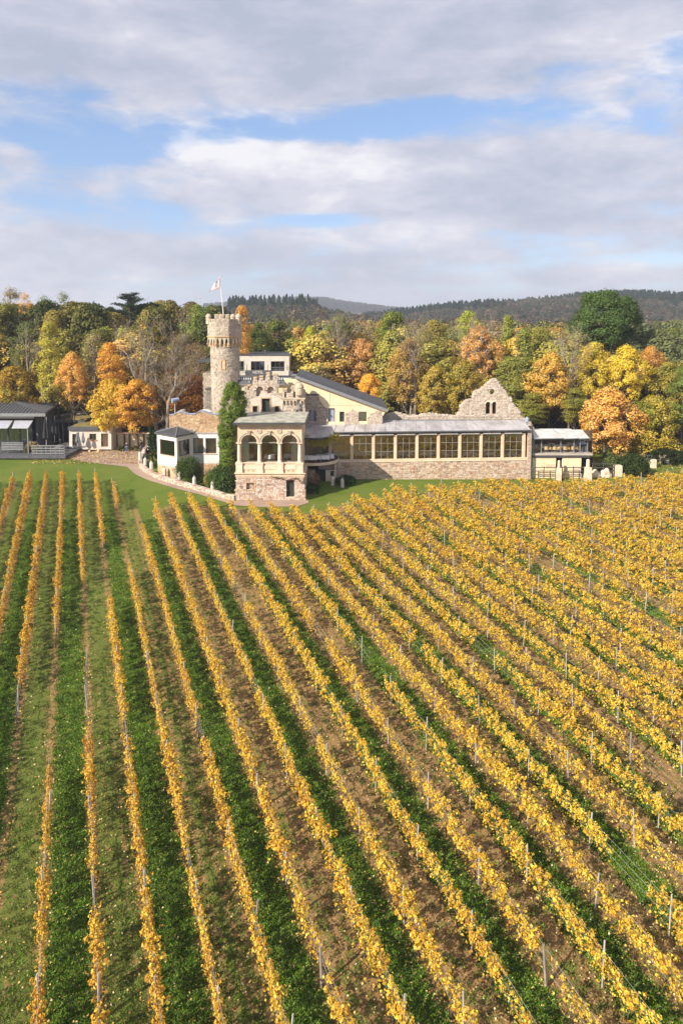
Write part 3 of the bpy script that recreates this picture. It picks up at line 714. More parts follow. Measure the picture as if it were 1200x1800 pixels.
# ---------------------------------------------------------------- round tower
YT = 97.0
tw = empty('round_tower', P(392, 790, YT), 'tall round rubble stone tower with octagonal crenellated head and flag', 'tower')
def tower():
    pl = lambda n, mb, m, **k: mb.build(n, m, tw, **k)
    c = P(391.5, 650, YT); cx, cy = c.x, YT+2.2; zg = .5; z1 = P(391, 606, YT).z; z2 = P(391, 592, YT).z; z3 = P(391, 566, YT).z
    r0 = 23.2/sc(YT+1); r1 = 25.2/sc(YT+1)
    H = z1-zg; rad = lambda z: r0+(r1-r0)*(z-zg)/H
    slit = (P(391.5, 648, YT).z, P(391.5, 634, YT).z)
    mb = MB(); mb.lathe((cx, cy, zg), [(r0,0),(r1,H)], 40); pl('shaft', mb, M_mortar, smooth=True)
    def ok(u, v): return not (abs(u+PI/2*r0+.0) < .42 and slit[0]-.12 < v < slit[1]+.12)
    st = blocks(-PI*r0, 0.4*r0, 2.0, z1, lambda u, v, w: (cx+(rad(v)+w)*math.cos(u/r0), cy+(rad(v)+w)*math.sin(u/r0), v), ok, course=.22, ln=(.2,.5), proud=(.01,.06), seed=21)
    pl('shaft_stones', st, M_tower, kind='stuff')
    sl = MB(); yy = cy-r1-.06; sl.box((cx-.38, yy, slit[0]-.15), (cx-.16, yy+.3, slit[1]+.15)); sl.box((cx+.16, yy, slit[0]-.15), (cx+.38, yy+.3, slit[1]+.15)); sl.box((cx-.16, yy, slit[1]), (cx+.16, yy+.3, slit[1]+.15)); sl.box((cx-.16, yy, slit[0]-.15), (cx+.16, yy+.3, slit[0]))
    s = pl('slit_window', sl, M_ochre_trim); g = MB(); g.box((cx-.16, yy+.12, slit[0]), (cx+.16, yy+.2, slit[1])); sub('pane', g, M_black, s)
    ap = 27.6/sc(YT+1); R = ap/math.cos(PI/8)
    vert = [(cx+R*math.cos(-PI/2+PI/8+PI/4*k), cy+R*math.sin(-PI/2+PI/8+PI/4*k)) for k in range(8)]
    def octa(mb, r, za, zb, hollow=None):
        v = [(cx+r/math.cos(PI/8)*math.cos(-PI/2+PI/8+PI/4*k), cy+r/math.cos(PI/8)*math.sin(-PI/2+PI/8+PI/4*k)) for k in range(8)]
        if hollow:
            w = [(cx+(x-cx)*hollow, cy+(y-cy)*hollow) for x, y in v]
            vs = [(x, y, za) for x, y in v]+[(x, y, zb) for x, y in v]+[(x, y, za) for x, y in w]+[(x, y, zb) for x, y in w]
            fs = []
            for k in range(8):
                j = (k+1) % 8; fs += [(k, j, 8+j, 8+k), (16+j, 16+k, 24+k, 24+j), (8+k, 8+j, 24+j, 24+k), (j, k, 16+k, 16+j)]
            mb.add(vs, fs)
        else:
            mb.add([(x, y, za) for x, y in v]+[(x, y, zb) for x, y in v], [tuple(range(8))[::-1], tuple(range(8, 16))]+[(k, (k+1) % 8, 8+(k+1) % 8, 8+k) for k in range(8)])
    mb = MB(); octa(mb, ap, z2, z3, .84); octa(mb, ap-.3, z2-.05, z2+.3); pl('octagonal_head', mb, M_mortar)
    mb = MB(); octa(mb, ap+.10, z2-.12, z2+.10); octa(mb, ap+.18, z2-.02, z2+.06); pl('string_course', mb, M_ochre_trim)
    # machicolation: a skirt with pointed recesses on every face, carried by small corbels
    for k in range(8):
        a0 = -PI/2+PI/4*k; nv = (math.cos(a0), math.sin(a0)); tv = (-nv[1], nv[0]); fw = 2*ap*math.tan(PI/8)
        if nv[1] > .5: continue
        zt_, zb_ = z2-.13, z1-.05; n_ = 3; w = fw/n_; L = [(-fw/2+.01, zb_+.25), (-fw/2+.01, zt_), (fw/2-.01, zt_), (fw/2-.01, zb_+.25)]
        for i in range(n_-1, -1, -1):
            xl = -fw/2+i*w+.14; xr = xl+w-.28; xm = (xl+xr)/2
            L += [(xr, zb_+.25), (xr, zb_+.62), (xr-.09, zb_+.86), (xm, zb_+1.0), (xl+.09, zb_+.86), (xl, zb_+.62), (xl, zb_+.25)]
        mb = MB(); mb.prism(L, 0, .30)
        mb.v = [(cx+nv[0]*(ap+.03-y)+tv[0]*x, cy+nv[1]*(ap+.03-y)+tv[1]*x, z) for x, y, z in mb.v]; pl('machicolation', mb, M_tower_trim)
        for i in range(n_+1):
            u = -fw/2+i*w; mb = MB(); e = .11
            for (za, zb, d) in ((zb_-.25, zb_+.05, .12), (zb_+.052, zb_+.248, .30)):
                q = []
                for s_, dd in ((-e, -.5), (e, -.5), (e, d), (-e, d)): rr = r1+dd*(1 if 0 < i < n_ else 1.2); q.append((cx+nv[0]*rr+tv[0]*(u*.97+s_), cy+nv[1]*rr+tv[1]*(u*.97+s_)))
                mb.add([(x, y, za) for x, y in q]+[(x, y, zb) for x, y in q], [(0,1,2,3),(7,6,5,4),(0,4,5,1),(1,5,6,2),(2,6,7,3),(3,7,4,0)])
            pl('corbel', mb, M_ochre_trim)
    for k in range(8):
        a0 = -PI/2+PI/4*k; nv = (math.cos(a0), math.sin(a0)); tv = (-nv[1], nv[0]); fw = 2*ap*math.tan(PI/8)
        if nv[1] > .5: continue
        st = blocks(-fw/2+.02, fw/2-.02, z2+.12, z3, lambda u, v, w: (cx+nv[0]*(ap+w)+tv[0]*u, cy+nv[1]*(ap+w)+tv[1]*u, v), lambda u, v: not (k == 0 and abs(u) < .14 and z2+1.0 < v < z2+1.9), course=.2, ln=(.18,.45), proud=(.01,.06), seed=30+k)
        pl('head_stones', st, M_tower, kind='stuff')
    # merlons: one block each
    def merlon(u, w, h, k, cap=True, z0=z3):
        a0 = -PI/2+PI/4*k; nv = (math.cos(a0), math.sin(a0)); tv = (-nv[1], nv[0]); mb = MB()
        for (za, zb, e) in ((z0, z0+h, 0), (z0+h+.002, z0+h+.14, .05)):
            q = [(cx+nv[0]*rr+tv[0]*(u+s_), cy+nv[1]*rr+tv[1]*(u+s_)) for s_, rr in ((-w/2-e, ap-.42-e), (w/2+e, ap-.42-e), (w/2+e, ap+.02+e), (-w/2-e, ap+.02+e))]
            mb.add([(x, y, za) for x, y in q]+[(x, y, zb) for x, y in q], [(0,1,2,3),(7,6,5,4),(0,4,5,1),(1,5,6,2),(2,6,7,3),(3,7,4,0)])
        o = pl('merlon', mb, M_tower_trim)
        st = blocks(-w/2+.02, w/2-.02, z0, z0+h, lambda uu, v, ww: (cx+nv[0]*(ap+.02+ww)+tv[0]*(u+uu), cy+nv[1]*(ap+.02+ww)+tv[1]*(u+uu), v), lambda a, b: True, course=.2, ln=(.2,.35), proud=(.01,.05), seed=int(50+k*9+u*5))
        sub('merlon_stones', st, M_tower, o, kind='stuff')
    fw = 2*ap*math.tan(PI/8)
    for k in range(8):
        if k == 0:
            for u in (-.40, 0, .40): merlon(u*fw, .52, .95 if u else .85, k)
            merlon(-.2*fw, .4, .35, k, True); merlon(.2*fw, .4, .35, k, True)
        else:
            for u in (-.27, .08, .38) if k == 7 else (-.38, -.05, .27): merlon(u*fw, .46, .28, k)
    for k in (6, 1, 3, 4):        # round corner turrets with domed caps
        x, y = vert[k] if k != 6 else vert[6]
        mb = MB(); h = z3-.3; mb.lathe((x*.94+cx*.06, y*.94+cy*.06, h), [(.38,0),(.38,.95),(.43,1.0),(.43,1.08),(.36,1.28),(.2,1.42),(.04,1.48),(.001,1.49)], 12, ); pl('corner_turret', mb, M_tower_trim)
    mb = MB(); octa(mb, ap-.5, z3-.9, z3-.8); pl('platform', mb, M_mortar_dark)
    base = Vector((cx, cy, z3-.8)); top = P(386.4, 487, cy)
    mb = MB(); mb.tube([base, top], [.08, .045], 8); mb.lathe((top.x, top.y, top.z), [(.001,-.05),(.09,0),(.09,.07),(.001,.12)], 8); fp = pl('flagpole', mb, M_white)
    return cx, cy
TX, TY = tower()
def flag():
    c = [P(386.3, 489, TY), P(387.2, 506.5, TY), P(367.5, 512.5, TY), P(377, 498, TY)]    # hoist top, hoist bottom, fly bottom, fly top
    N = 14; vs = []; uv = []
    for i in range(N+1):
        for j in range(N+1):
            u, v = i/N, j/N; p = (c[0]*(1-v)+c[1]*v)*(1-u)+(c[3]*(1-v)+c[2]*v)*u
            p = Vector((p.x, p.y-.10+.22*math.sin(u*7+v*2)*u, p.z+.05*math.sin(u*9+v))); vs.append(p); uv.append((u, v))
    m, t, out = newmat('flag_cloth'); u_ = t.new('ShaderNodeUVMap', uv_map='UVMap'); sp = t.new('ShaderNodeSeparateXYZ'); t.l.new(u_.outputs[0], sp.inputs[0]); U, V, _ = sp.outputs
    edge = t.math('MINIMUM', t.math('MINIMUM', U, t.math('SUBTRACT', 1, U)), t.math('MINIMUM', V, t.math('SUBTRACT', 1, V)))
    red = t.math('LESS_THAN', edge, .075)
    du = t.math('SUBTRACT', U, .5); dv = t.math('SUBTRACT', V, .5); rr = t.math('SQRT', t.math('ADD', t.math('MULTIPLY', du, du), t.math('MULTIPLY', dv, dv)))
    ring = t.math('MULTIPLY', t.math('LESS_THAN', t.math('ABSOLUTE', t.math('SUBTRACT', rr, .17)), .028), t.math('GREATER_THAN', t.math('ADD', du, dv), -.03))
    dot = t.math('MULTIPLY', t.math('LESS_THAN', t.math('ABSOLUTE', du), .03), t.math('LESS_THAN', t.math('ABSOLUTE', dv), .17))
    col = t.mix(red, t.mix(t.math('MAXIMUM', ring, dot), (.80,.78,.80), (.55,.45,.55)), (.75,.22,.20))
    d = t.new('ShaderNodeBsdfDiffuse'); s = t.new('ShaderNodeBsdfTranslucent'); mx = t.new('ShaderNodeMixShader'); mx.inputs[0].default_value = .4
    t.l.new(col, d.inputs[0]); t.l.new(col, s.inputs[0]); t.l.new(d.outputs[0], mx.inputs[1]); t.l.new(s.outputs[0], mx.inputs[2]); t.l.new(mx.outputs[0], out.inputs[0])
    mb = MB(); fs = [(i*(N+1)+j, i*(N+1)+j+1, (i+1)*(N+1)+j+1, (i+1)*(N+1)+j) for i in range(N) for j in range(N)]
    mb.add(vs, fs); me = mb.mesh(m, True); L = me.uv_layers.new(name='UVMap')
    for lp in me.loops: L.data[lp.index].uv = uv[lp.vertex_index]
    tag(link('flag', me), 'white flag with red border and faint emblem flying from the tower pole', 'flag')
flag()

# ---------------------------------------------------------------- white hotel block behind
YH = 112.0
hot = empty('hotel_building', P(460, 790, YH), 'flat-roofed white modern building with balcony and dark band lettered HOTEL beside the tower', 'hotel')
def hotel():
    pl = lambda n, mb, m, **k: mb.build(n, m, hot, **k)
    wins = [(413,635,429,652),(441,635,465,651),(476,635,500,652.5)]
    mb = MB(); mb.pprism(rect_px(405, 625, 508, 800), YH, .4, [rect_px(a, b, c, d) for a, b, c, d in wins]); x0 = P(405, 650, YH).x; x1 = P(508, 650, YH).x; zt = P(450, 625, YH).z
    pl('front_wall', mb, M_offwhite)
    mb = MB(); mb.box((x1-.4, YH+.4, 0), (x1-.002, YH+10, zt)); mb.box((x0, YH+9.6, 0), (x1-.4, YH+10, zt)); mb.box((x0, YH+.4, 0), (x0+.4, YH+9.6, zt)); pl('side_wall', mb, M_offwhite)
    mb = MB(); mb.box((x0-.1, YH-.1, zt+.002), (x1+.1, YH+10.1, zt+.16)); pl('roof_edge', mb, M_dark_metal)
    mb = MB(); mb.box((x0+.4, YH+.4, zt-.4), (x1-.4, YH+9.6, zt-.3)); pl('roof_deck', mb, M_mortar_dark)
    mb = MB(); mb.box((x0+.4, YH+3, zt-6), (x1-.4, YH+3.1, zt-.4)); mb.box((x0+.4, YH+.4, P(450,652.6,YH).z-.2), (x1-.4, YH+3, P(450,652.6,YH).z-.05)); pl('room_back', mb, M_int_dark)
    for i, (a, b, c, d) in enumerate(wins): window_px('window', a, b, c, d, YH+.12, hot, cols=3, fm=M_dark_metal, gm=M_glass_dark, fr=.1)
    # balcony fronts
    YB = YH-2.4; S = lambda y: (y-560)*1.0
    mb = MB(); mb.pbox(417, 652.5, 431, 664, YB, .3); mb.pbox(478, 652.5, 515, 669, YB, .3); pl('balcony_parapet', mb, M_offwhite)
    mb = MB(); mb.pbox(405, 664.5, 515, 672, YB+.3, 2.1); pl('balcony_slab', mb, M_grey_render)
    mb = MB(); mb.pbox(431.2, 651, 477.8, 668, YB-.04, .25); band = pl('sign_band', mb, M_slate)
    cu = bpy.data.curves.new('hotel_lettering', 'FONT'); cu.body = 'HOTEL'; cu.size = 1; cu.extrude = .02
    tmp = bpy.data.objects.new('tmp', cu); COL.objects.link(tmp); dg = bpy.context.evaluated_depsgraph_get(); me = bpy.data.meshes.new_from_object(tmp.evaluated_get(dg)); bpy.data.objects.remove(tmp)
    a = P(444.5, 656.8, YB); b = P(462.5, 651.8, YB); w = max(v.co.x for v in me.vertices); h = max(v.co.y for v in me.vertices)
    k = (b.z-a.z)/h; kx = (b.x-a.x)/w
    for v in me.vertices: v.co = (a.x+v.co.x*kx, YB-.06-v.co.z, a.z+v.co.y*k)
    me.materials.clear(); me.materials.append(M_white); o = link('lettering', me); o.parent = band; o.location = (0, 0, 0)
    mb = MB()
    for x in (434, 471, 505): mb.pbox(x-.4, 641, x+.4, 652, YB+.1, .06)
    pl('balcony_post', mb, M_dark_metal)
    for a_, c_ in ((417, 431), (478, 515)):
        mb = MB()
        for y in (646, 649): mb.pbox(a_, y-.25, c_, y+.25, YB+.12, .03)
        pl('balcony_rail', mb, M_grey_metal)
    mb = MB(); q = P(466, 624, YH+3); mb.tube([(q.x, q.y, zt-.3), (q.x, q.y, zt+.7), (q.x-.35, q.y, zt+.8), (q.x-.4, q.y, zt+.45)], .07, 6); pl('vent_pipe', mb, M_zinc)
hotel()
# dark slate mansard between ruin and hotel
YM = 98.5
man = empty('slate_roof_wing', P(460, 790, YM), 'dark slate roofed cream wing with white toothed railing, between ruin facade and hotel', 'building')
def mansard():
    pl = lambda n, mb, m, **k: mb.build(n, m, man, **k)
    mb = MB(); mb.pbox(404, 676, 517, 720, YM, .3); a = P(404, 700, YM); b = P(517, 676, YM); mb.box((a.x, YM+.3, 0), (b.x, YM+8, b.z)); pl('cream_wall', mb, M_cream)
    mb = MB(); z0 = P(460, 676, YM).z; z1 = P(460, 668, YM).z
    mb.add([(a.x-.2,YM-.4,z0),(b.x+.2,YM-.4,z0),(b.x+.2,YM+8,z0),(a.x-.2,YM+8,z0),(a.x-.2,YM+.2,z1),(b.x-.2,YM+.2,z1),(b.x-.2,YM+8,z1),(a.x-.2,YM+8,z1)], [(3,2,1,0),(4,5,6,7),(0,1,5,4),(1,2,6,5),(2,3,7,6),(3,0,4,7)]); pl('slate_roof', mb, M_slate)
    mb = MB(); mb.pbox(404, 675.5, 517, 677, YM-.5, .2); pl('gutter', mb, M_grey_metal)
    for i in range(28):
        x = 405.5+i*3.9
        if 444 < x < 489: continue
        mb = MB(); mb.pbox(x-.75, 663.8, x+.75, 667.6, YM+.3, .12); pl('baluster', mb, M_white)
    mb = MB(); mb.pbox(404, 662.6, 516, 663.6, YM+.28, .14); mb.pbox(404, 667.7, 516, 668.4, YM+.1, .3); pl('top_rail', mb, M_dark_metal)
    mb = MB(); mb.pbox(512.5, 660.5, 525, 680, YM-1, 1.6); ch = pl('slate_chimney', mb, M_slate)
    mb = MB(); mb.pbox(511.8, 659.3, 525.7, 660.4, YM-1.1, 1.8); sub('chimney_cap', mb, M_grey_metal, ch)
    mb = MB()
    for k in range(3): mb.pbox(436+k*26, 669.5, 440+k*26, 673.5, YM-.22, .12)
    pl('roof_light', mb, M_grey_metal)
mansard()

# ---------------------------------------------------------------- cream gabled house with slate roof slope
YG = 91.5
gh = empty('gabled_house', P(600, 790, YG), 'cream rendered house with long slate roof slope and exposed stone patches', 'house')
def gable():
    pl = lambda n, mb, m, **k: mb.build(n, m, gh, **k)
    W_ = [(545,719,553,742),(577,717.5,588.5,742),(596.5,723.5,605,742),(630.5,723.5,644,741)]
    holes = [arch_px(545, 553.5, 720, 741, 6), rect_px(577,717.5,588.5,741.5), rect_px(596.5,723.5,605,741.5), rect_px(630.5,723.5,644,740.5)]
    body = [(500,800),(500,665),(522,667),(545,675),(677,724),(672,732),(672,800)]
    mb = MB(); mb.pprism(body, YG, .4, holes); pl('gable_wall', mb, M_cream)
    st1 = [(532,760),(532,694.5),(559,694.5),(560,700),(563,706),(567,711),(571,716),(576,719),(576.5,760)]
    st2 = [(606,760),(606,729),(611,725),(620,719),(629,725.5),(630,729),(630,760)]
    st3 = [(645,760),(646,733),(650,728),(656,724.5),(662,722),(670,723.5),(671.5,760)]
    for i, s in enumerate((st1, st2, st3)):
        mb = MB(); mb.pprism(s, YG-.05, .048, [holes[0]] if i == 0 else ()); pl('stone_patch', mb, M_mortar_dark if i == 0 else M_mortar)
        st = wall_blocks(jag(s, .4, 2, 5+i), YG-.05, [holes[0]] if i == 0 else (), course=.17, ln=(.16,.4), proud=(.02,.06), seed=60+i); pl('patch_stones', st, M_tower if i == 0 else M_ruin, kind='stuff')
    mb = MB(); mb.pbox(532, 692.6, 559.5, 694.2, YG-.15, .14); pl('string_course', mb, M_dark_metal)
    mb = MB(); mb.pbox(579, 688, 579.8, 717, YG-.02, .018); mb.pbox(579.8, 712.6, 634, 713.4, YG-.02, .018); mb.pbox(633.2, 713.4, 634, 720, YG-.02, .018); pl('expansion_joint', mb, M_ochre_trim)
    for i, h in enumerate(holes):
        xs = [p[0] for p in h]; ys = [p[1] for p in h]; x0, x1, y0, y1 = min(xs), max(xs), min(ys), max(ys)
        m_ = (M_bluegrey, M_bluegrey, M_door, M_curtain)[i]
        mb = MB()
        if i != 0:
            mb.pbox(x0, y0, x0+1, y1, YG+.05, .15); mb.pbox(x1-1, y0, x1, y1, YG+.05, .15); mb.pbox(x0+1, y0, x1-1, y0+1, YG+.05, .15)
        else: mb.pprism([(q[0], q[1]) for q in h], YG+.3, .05)
        w = pl('window', mb, M_dark_metal)
        if i == 0:
            g = MB(); g.pprism(arch_px(545.6, 552, 721, 741, 6), YG+.2, .05); sub('shutter', g, m_, w)
        else:
            g = MB(); g.pbox(x0+1, y0+1, x1-1.4 if i < 2 else x1-1, y1, YG+.22, .05); sub('shutter' if i < 3 else 'curtain', g, m_, w)
            if i == 3: g = MB(); g.pbox(x0+1, y0+1, x1-1, y1, YG+.12, .02); sub('pane', g, M_glass, w)
    # roof slope, with eave boards
    a = P(518, 664.5, YG-.5); b = P(679.5, 724, YG-.5); D = 11
    def slab(mb, a, b, y0, y1, th, off=0):
        n = Vector((-(b.z-a.z), 0, (b.x-a.x))).normalized(); a = a+n*off; b = b+n*off; c = a+n*th; d = b+n*th
        mb.add([(a.x,y0,a.z),(b.x,y0,b.z),(d.x,y0,d.z),(c.x,y0,c.z),(a.x,y1,a.z),(b.x,y1,b.z),(d.x,y1,d.z),(c.x,y1,c.z)], [(0,1,2,3),(7,6,5,4),(0,4,5,1),(1,5,6,2),(2,6,7,3),(3,7,4,0)])
    mb = MB(); slab(mb, a, b, YG-.5, YG+D, .38); pl('roof', mb, M_slate)
    mb = MB(); slab(mb, a, b, YG-.53, YG-.38, .40, -.02); pl('verge_board', mb, M_grey_metal)
    mb = MB(); slab(mb, a, b, YG-.36, YG+.0-.002, .06, -.08); pl('soffit', mb, M_ochre_trim)
    # slates laid in courses: visible steps on the slope
    n = Vector((-(b.z-a.z), 0, (b.x-a.x))).normalized(); L = (b-a).length; u = (b-a).normalized(); mb = MB(); r = random.Random(3)
    k = int(L/.32)
    for i in range(k):
        y = YG-.45
        while y < YG+3.5:
            wd = r.uniform(.3, .5); p = a+u*(i*.32)+n*.385; q = a+u*((i+1)*.32+.03)+n*(.405+r.uniform(0,.02))
            mb.add([(p.x,y,p.z),(q.x,y,q.z),(q.x,y+wd-.02,q.z),(p.x,y+wd-.02,p.z)], [(0,1,2,3)]); y += wd
    pl('slates', mb, M_slate, kind='stuff')
    mb = MB(); mb.box((a.x, YG+.4, 0), (a.x+.4, YG+D, a.z-.5)); mb.box((b.x-1.2, YG+.4, 0), (b.x-.8, YG+D, b.z-.4)); pl('side_wall', mb, M_cream)
gable()

# ---------------------------------------------------------------- ruined hall wall with gable
YR = 94.0
ru = empty('ruined_gable_wall', P(800, 800, YR), 'long ruined rubble wall rising to a gable with oculus and twin arched window', 'ruin')
def ruin():
    pl = lambda n, mb, m, **k: mb.build(n, m, ru, **k)
    L = [(656,800),(658,738),(668,733),(677,730),(690,726.5),(700,726),(708,729),(716,731),(737,731.5),(740,729),(757,727.5),(775,730),(792,731),(804,731),(806,726),(809.5,719),(810,713),(813,708),(819,703.5),(831,702),(832,689.5),(835,687.5),(844,685),(853,678),(858,672),(864,668),(868,665.5),(871,668),(878,676.5),(888,690),(892,697),(897,701),(898,708),(906,717),(912,723),(916,733),(922,737),(930,742),(934,749),(936.5,752),(936.5,800)]
    circ = [(864.5+4.6*math.cos(2*PI*k/14), 688.8+5.0*math.sin(2*PI*k/14)) for k in range(14)]
    ar = [arch_px(853, 861.6, 706, 728), arch_px(864.4, 872.2, 706, 728)]
    out = jag(L, .75, 2.2, 8)
    mb = MB(); mb.pprism(out, YR, .9, [circ]+ar); pl('ruin_wall', mb, M_mortar)
    st = wall_blocks(jag(L, .9, 2, 9), YR, [circ]+ar, course=.2, ln=(.18,.45), proud=(.02,.09), seed=71); pl('ruin_stones', st, M_ruin, kind='stuff')
    # loose stones standing on the broken wall head
    r = random.Random(5); mb = MB()
    for (a, b) in zip(out[1:-1], out[2:-1]):
        for _ in range(2):
            f = r.random(); q = P(a[0]+(b[0]-a[0])*f, a[1]+(b[1]-a[1])*f, YR+r.uniform(.05,.6)); s = r.uniform(.1,.22)
            mb.box((q.x-s, q.y, q.z-.15), (q.x+s*.8, q.y+s*1.4, q.z+s*.7))
    pl('wall_head_stones', mb, M_ruin, kind='stuff')
    mb = MB(); c = P(863, 717, YR+.2); mb.tube([P(863, 728, YR+.25), P(863, 712, YR+.25)], [.12,.09], 8); pl('mullion_column', mb, M_sand_light)
    for x0, x1 in ((853,861.6),(864.4,872.2)):
        mb = MB(); r_ = (x1-x0)/2; c = P((x0+x1)/2, 706+r_, YR); R = P(x1, 706+r_, YR).x-c.x; n = 10; vs = []
        for k in range(n+1):
            t = PI*k/n
            for rr, yy in ((R, YR-.07), (R+.16, YR-.07), (R+.16, YR+.05), (R, YR+.05)): vs.append((c.x+rr*math.cos(t), yy, c.z+rr*math.sin(t)))
        mb.add(vs, [(k*4+j, k*4+4+j, k*4+4+(j+1) % 4, k*4+(j+1) % 4) for k in range(n) for j in range(4)]); pl('arch_ring', mb, M_sand_light)
    q = P(868, 790, YR)
ruin()
lamp = empty('wall_lantern', P(925.5, 741, 91.5), 'small pale lantern on the right end of the ruined gable wall', 'lamp')
mb = MB(); q = P(925.5, 742, 91.5); mb.lathe(q, [(.10,-.4),(.10,0),(.28,.05),(.28,.4),(.34,.42),(.02,.75)], 8); mb.build('lantern_body', M_bluegrey, lamp)

# ---------------------------------------------------------------- glazed gallery
YL = 88.2
ga = empty('glazed_gallery', P(760, 838, YL), 'long glazed gallery with stone piers, zinc roof and red rubble plinth', 'gallery')
def gallery():
    pl = lambda n, mb, m, **k: mb.build(n, m, ga, **k)
    base = [(560,846),(560,812),(588,812),(760,810.5),(930.5,807.5),(931.5,846)]
    mb = MB(); mb.pprism(base, YL, .6); pl('plinth_wall', mb, M_mortar)
    st = wall_blocks([(590,843),(590,812),(760,811),(931,808.5),(931.5,843)], YL, course=.19, ln=(.2,.6), proud=(.02,.08), seed=81); pl('plinth_stones', st, M_red, kind='stuff')
    S = lambda px: (px-760)/170           # -1..1 : the sill rises 1.5 px to the right
    def strip(name, y0, y1, Y, d, m, xa=586, xb=932, k=-2.0):
        mb = MB(); mb.pprism([(xa, y1-k*S(xa)*-1*-1), (xa, y0-k*S(xa)*-1*-1), (xb, y0-k*S(xb)*-1*-1), (xb, y1-k*S(xb)*-1*-1)], Y, d)
        return mb
    y_ = lambda y, px: y-2.0*S(px)
    def bar(name, y0, y1, Y, d, m, xa=586, xb=931):
        mb = MB(); mb.pprism([(xa, y_(y1, xa)), (xa, y_(y0, xa)), (xb, y_(y0, xb)), (xb, y_(y1, xb))], Y, d); return pl(name, mb, m)
    bar('sill', 806.3, 810.2, YL-.10, .5, M_sand); bar('sill_edge', 810.2, 811.0, YL-.13, .3, M_sand_light)
    piers = [580,618,656,694.5,732.5,770,807.6,845,882.7,920]
    for i, x in enumerate(piers):
        w = 2.4 if x < 900 else 2.6; mb = MB()
        mb.pbox(x-w, y_(764, x), x+w, y_(806.5, x), YL-.02, .42); o = pl('pier', mb, M_sand)
        cp = MB(); cp.pbox(x-w-.6, y_(763.2, x), x+w+.6, y_(765.4, x), YL-.08, .5); sub('pier_capital', cp, M_sand_light, o)
    mb = MB(); mb.pbox(926.3, 755, 932.5, 844, YL-.15, 5.5); pl('end_pier', mb, M_mortar)
    st = wall_blocks(rect_px(926.5, 755, 932.3, 843), YL-.15, course=.18, ln=(.15,.3), seed=82); pl('end_pier_stones', st, M_red, kind='stuff')
    mb = MB(); q = P(933.6, 760, YL-.2); mb.tube([(q.x, YL-.2, q.z), (q.x, YL-.2, .4)], .06, 6); pl('downpipe', mb, M_grey_metal)
    bar('lintel', 758.6, 763.2, YL+.02, .5, M_dark_metal); 
    for i in range(len(piers)-1):
        a, b = piers[i]+3.2, piers[i+1]-3.2; xm = (a+b)/2
        mb = MB(); mb.pprism([(a, y_(764.2, a)), (a, y_(761.8, a)), (b, y_(761.8, b)), (b, y_(764.2, b))], YL-.28, .26); pl('blind_box', mb, M_zinc)
        window_px('window', piers[i]+2.2, y_(764, xm), piers[i+1]-2.2, y_(806.6, xm), YL+.14, ga, cols=3, rows=3, fr=.065)
    # roof of zinc panels
    yt, ye = 740.5, 757.4; YT_ = 92.6; YE = YL-.45; n = 22; xa, xb = 530.0, 931.0
    px0 = lambda f: xa+(xb-xa)*f
    for i in range(n):
        f0, f1 = i/n, (i+1)/n
        x0, x1 = px0(f0), px0(f1); t0 = P(540+(916-540)*f0+4*f0, y_(yt, x0)-.3, YT_); t1 = P(540+(916-540)*f1+4*f1, y_(yt, x1)-.3, YT_); e0 = P(x0, y_(ye, x0), YE); e1 = P(x1, y_(ye, x1), YE)
        if x1 < 597:   # over the round bay the eave sweeps out
            def sweep(x, e):
                k = max(0, 1-((x-548)/49)**2)**.5 if abs(x-548) < 49 else 0
                return P(x, 760+9.5*k, YE-2.9*k)
            e0 = sweep(x0, e0); e1 = sweep(x1, e1)
        g = Vector((.012, 0, 0)); mb = MB(); dn = Vector((0, 0, -.05))
        mid0 = (t0+e0)/2+Vector((0,0,.0)); mid1 = (t1+e1)/2
        mb.add([e0+g, e1-g, t1-g, t0+g, e0+g+dn, e1-g+dn, t1-g+dn, t0+g+dn], [(0,1,2,3),(7,6,5,4),(0,4,5,1),(1,5,6,2),(2,6,7,3),(3,7,4,0)])
        mb.tube([e1+Vector((0,0,.02)), t1+Vector((0,0,.02))], .028, 4)
        pl('roof_panel', mb, M_zinc)
        mb = MB(); w = Vector((0, -.12, -.14)); mb.add([e0, e1, e1+w, e0+w, e0+Vector((0,0,-.25)), e1+Vector((0,0,-.25))], [(0,3,2,1),(3,4,5,2),(4,0,1,5)]); pl('gutter', mb, M_dark_metal)
        if x1 <= 600:
            mb = MB(); zz = -.10; mb.add([e0+Vector((0,.12,-.12)), e1+Vector((0,.12,-.12)), Vector((e1.x, YL+.5, e1.z-.12)), Vector((e0.x, YL+.5, e0.z-.12))], [(0,1,2,3)]); pl('bay_soffit', mb, M_dark_metal)
    mb = MB(); a = P(536, 741, YT_); b = P(922, 738, YT_); mb.box((a.x, YT_, a.z-.3), (b.x, YT_+.25, a.z+.22)); pl('ridge_flashing', mb, M_grey_metal)
    # room: floor, rear wall, bay slab
    fz = P(760, 806, YL).z-.1; X0 = P(533, 800, YL).x; X1 = P(929, 800, YL).x
    mb = MB(); mb.box((X0, YL+.6, fz-.25), (X1-.3, 92.5, fz)); pl('floor_slab', mb, M_int_mid)
    mb = MB(); mb.box((X0, 92.52, 0), (X1, 92.9, P(700, 742, 92.5).z)); pl('rear_wall', mb, M_int_dark)
    for k in range(12):
        xx = X0+1.6+k*2.45; mb = MB(); mb.box((xx, 92.35, fz+.9), (xx+1.1, 92.5, fz+2.3)); pl('wall_picture' if 0 else 'wall_panel', mb, M_int_dark if k % 3 else M_interior)
    cx, rr = P(548, 800, YL).x, 3.55
    zb = P(548, 818.5, YL-3).z; th = .34
    def arcpts(r, z): return [(cx+r*math.cos(PI+PI*k/24), YL+.05+r*.92*math.sin(PI+PI*k/24), z) for k in range(25)]
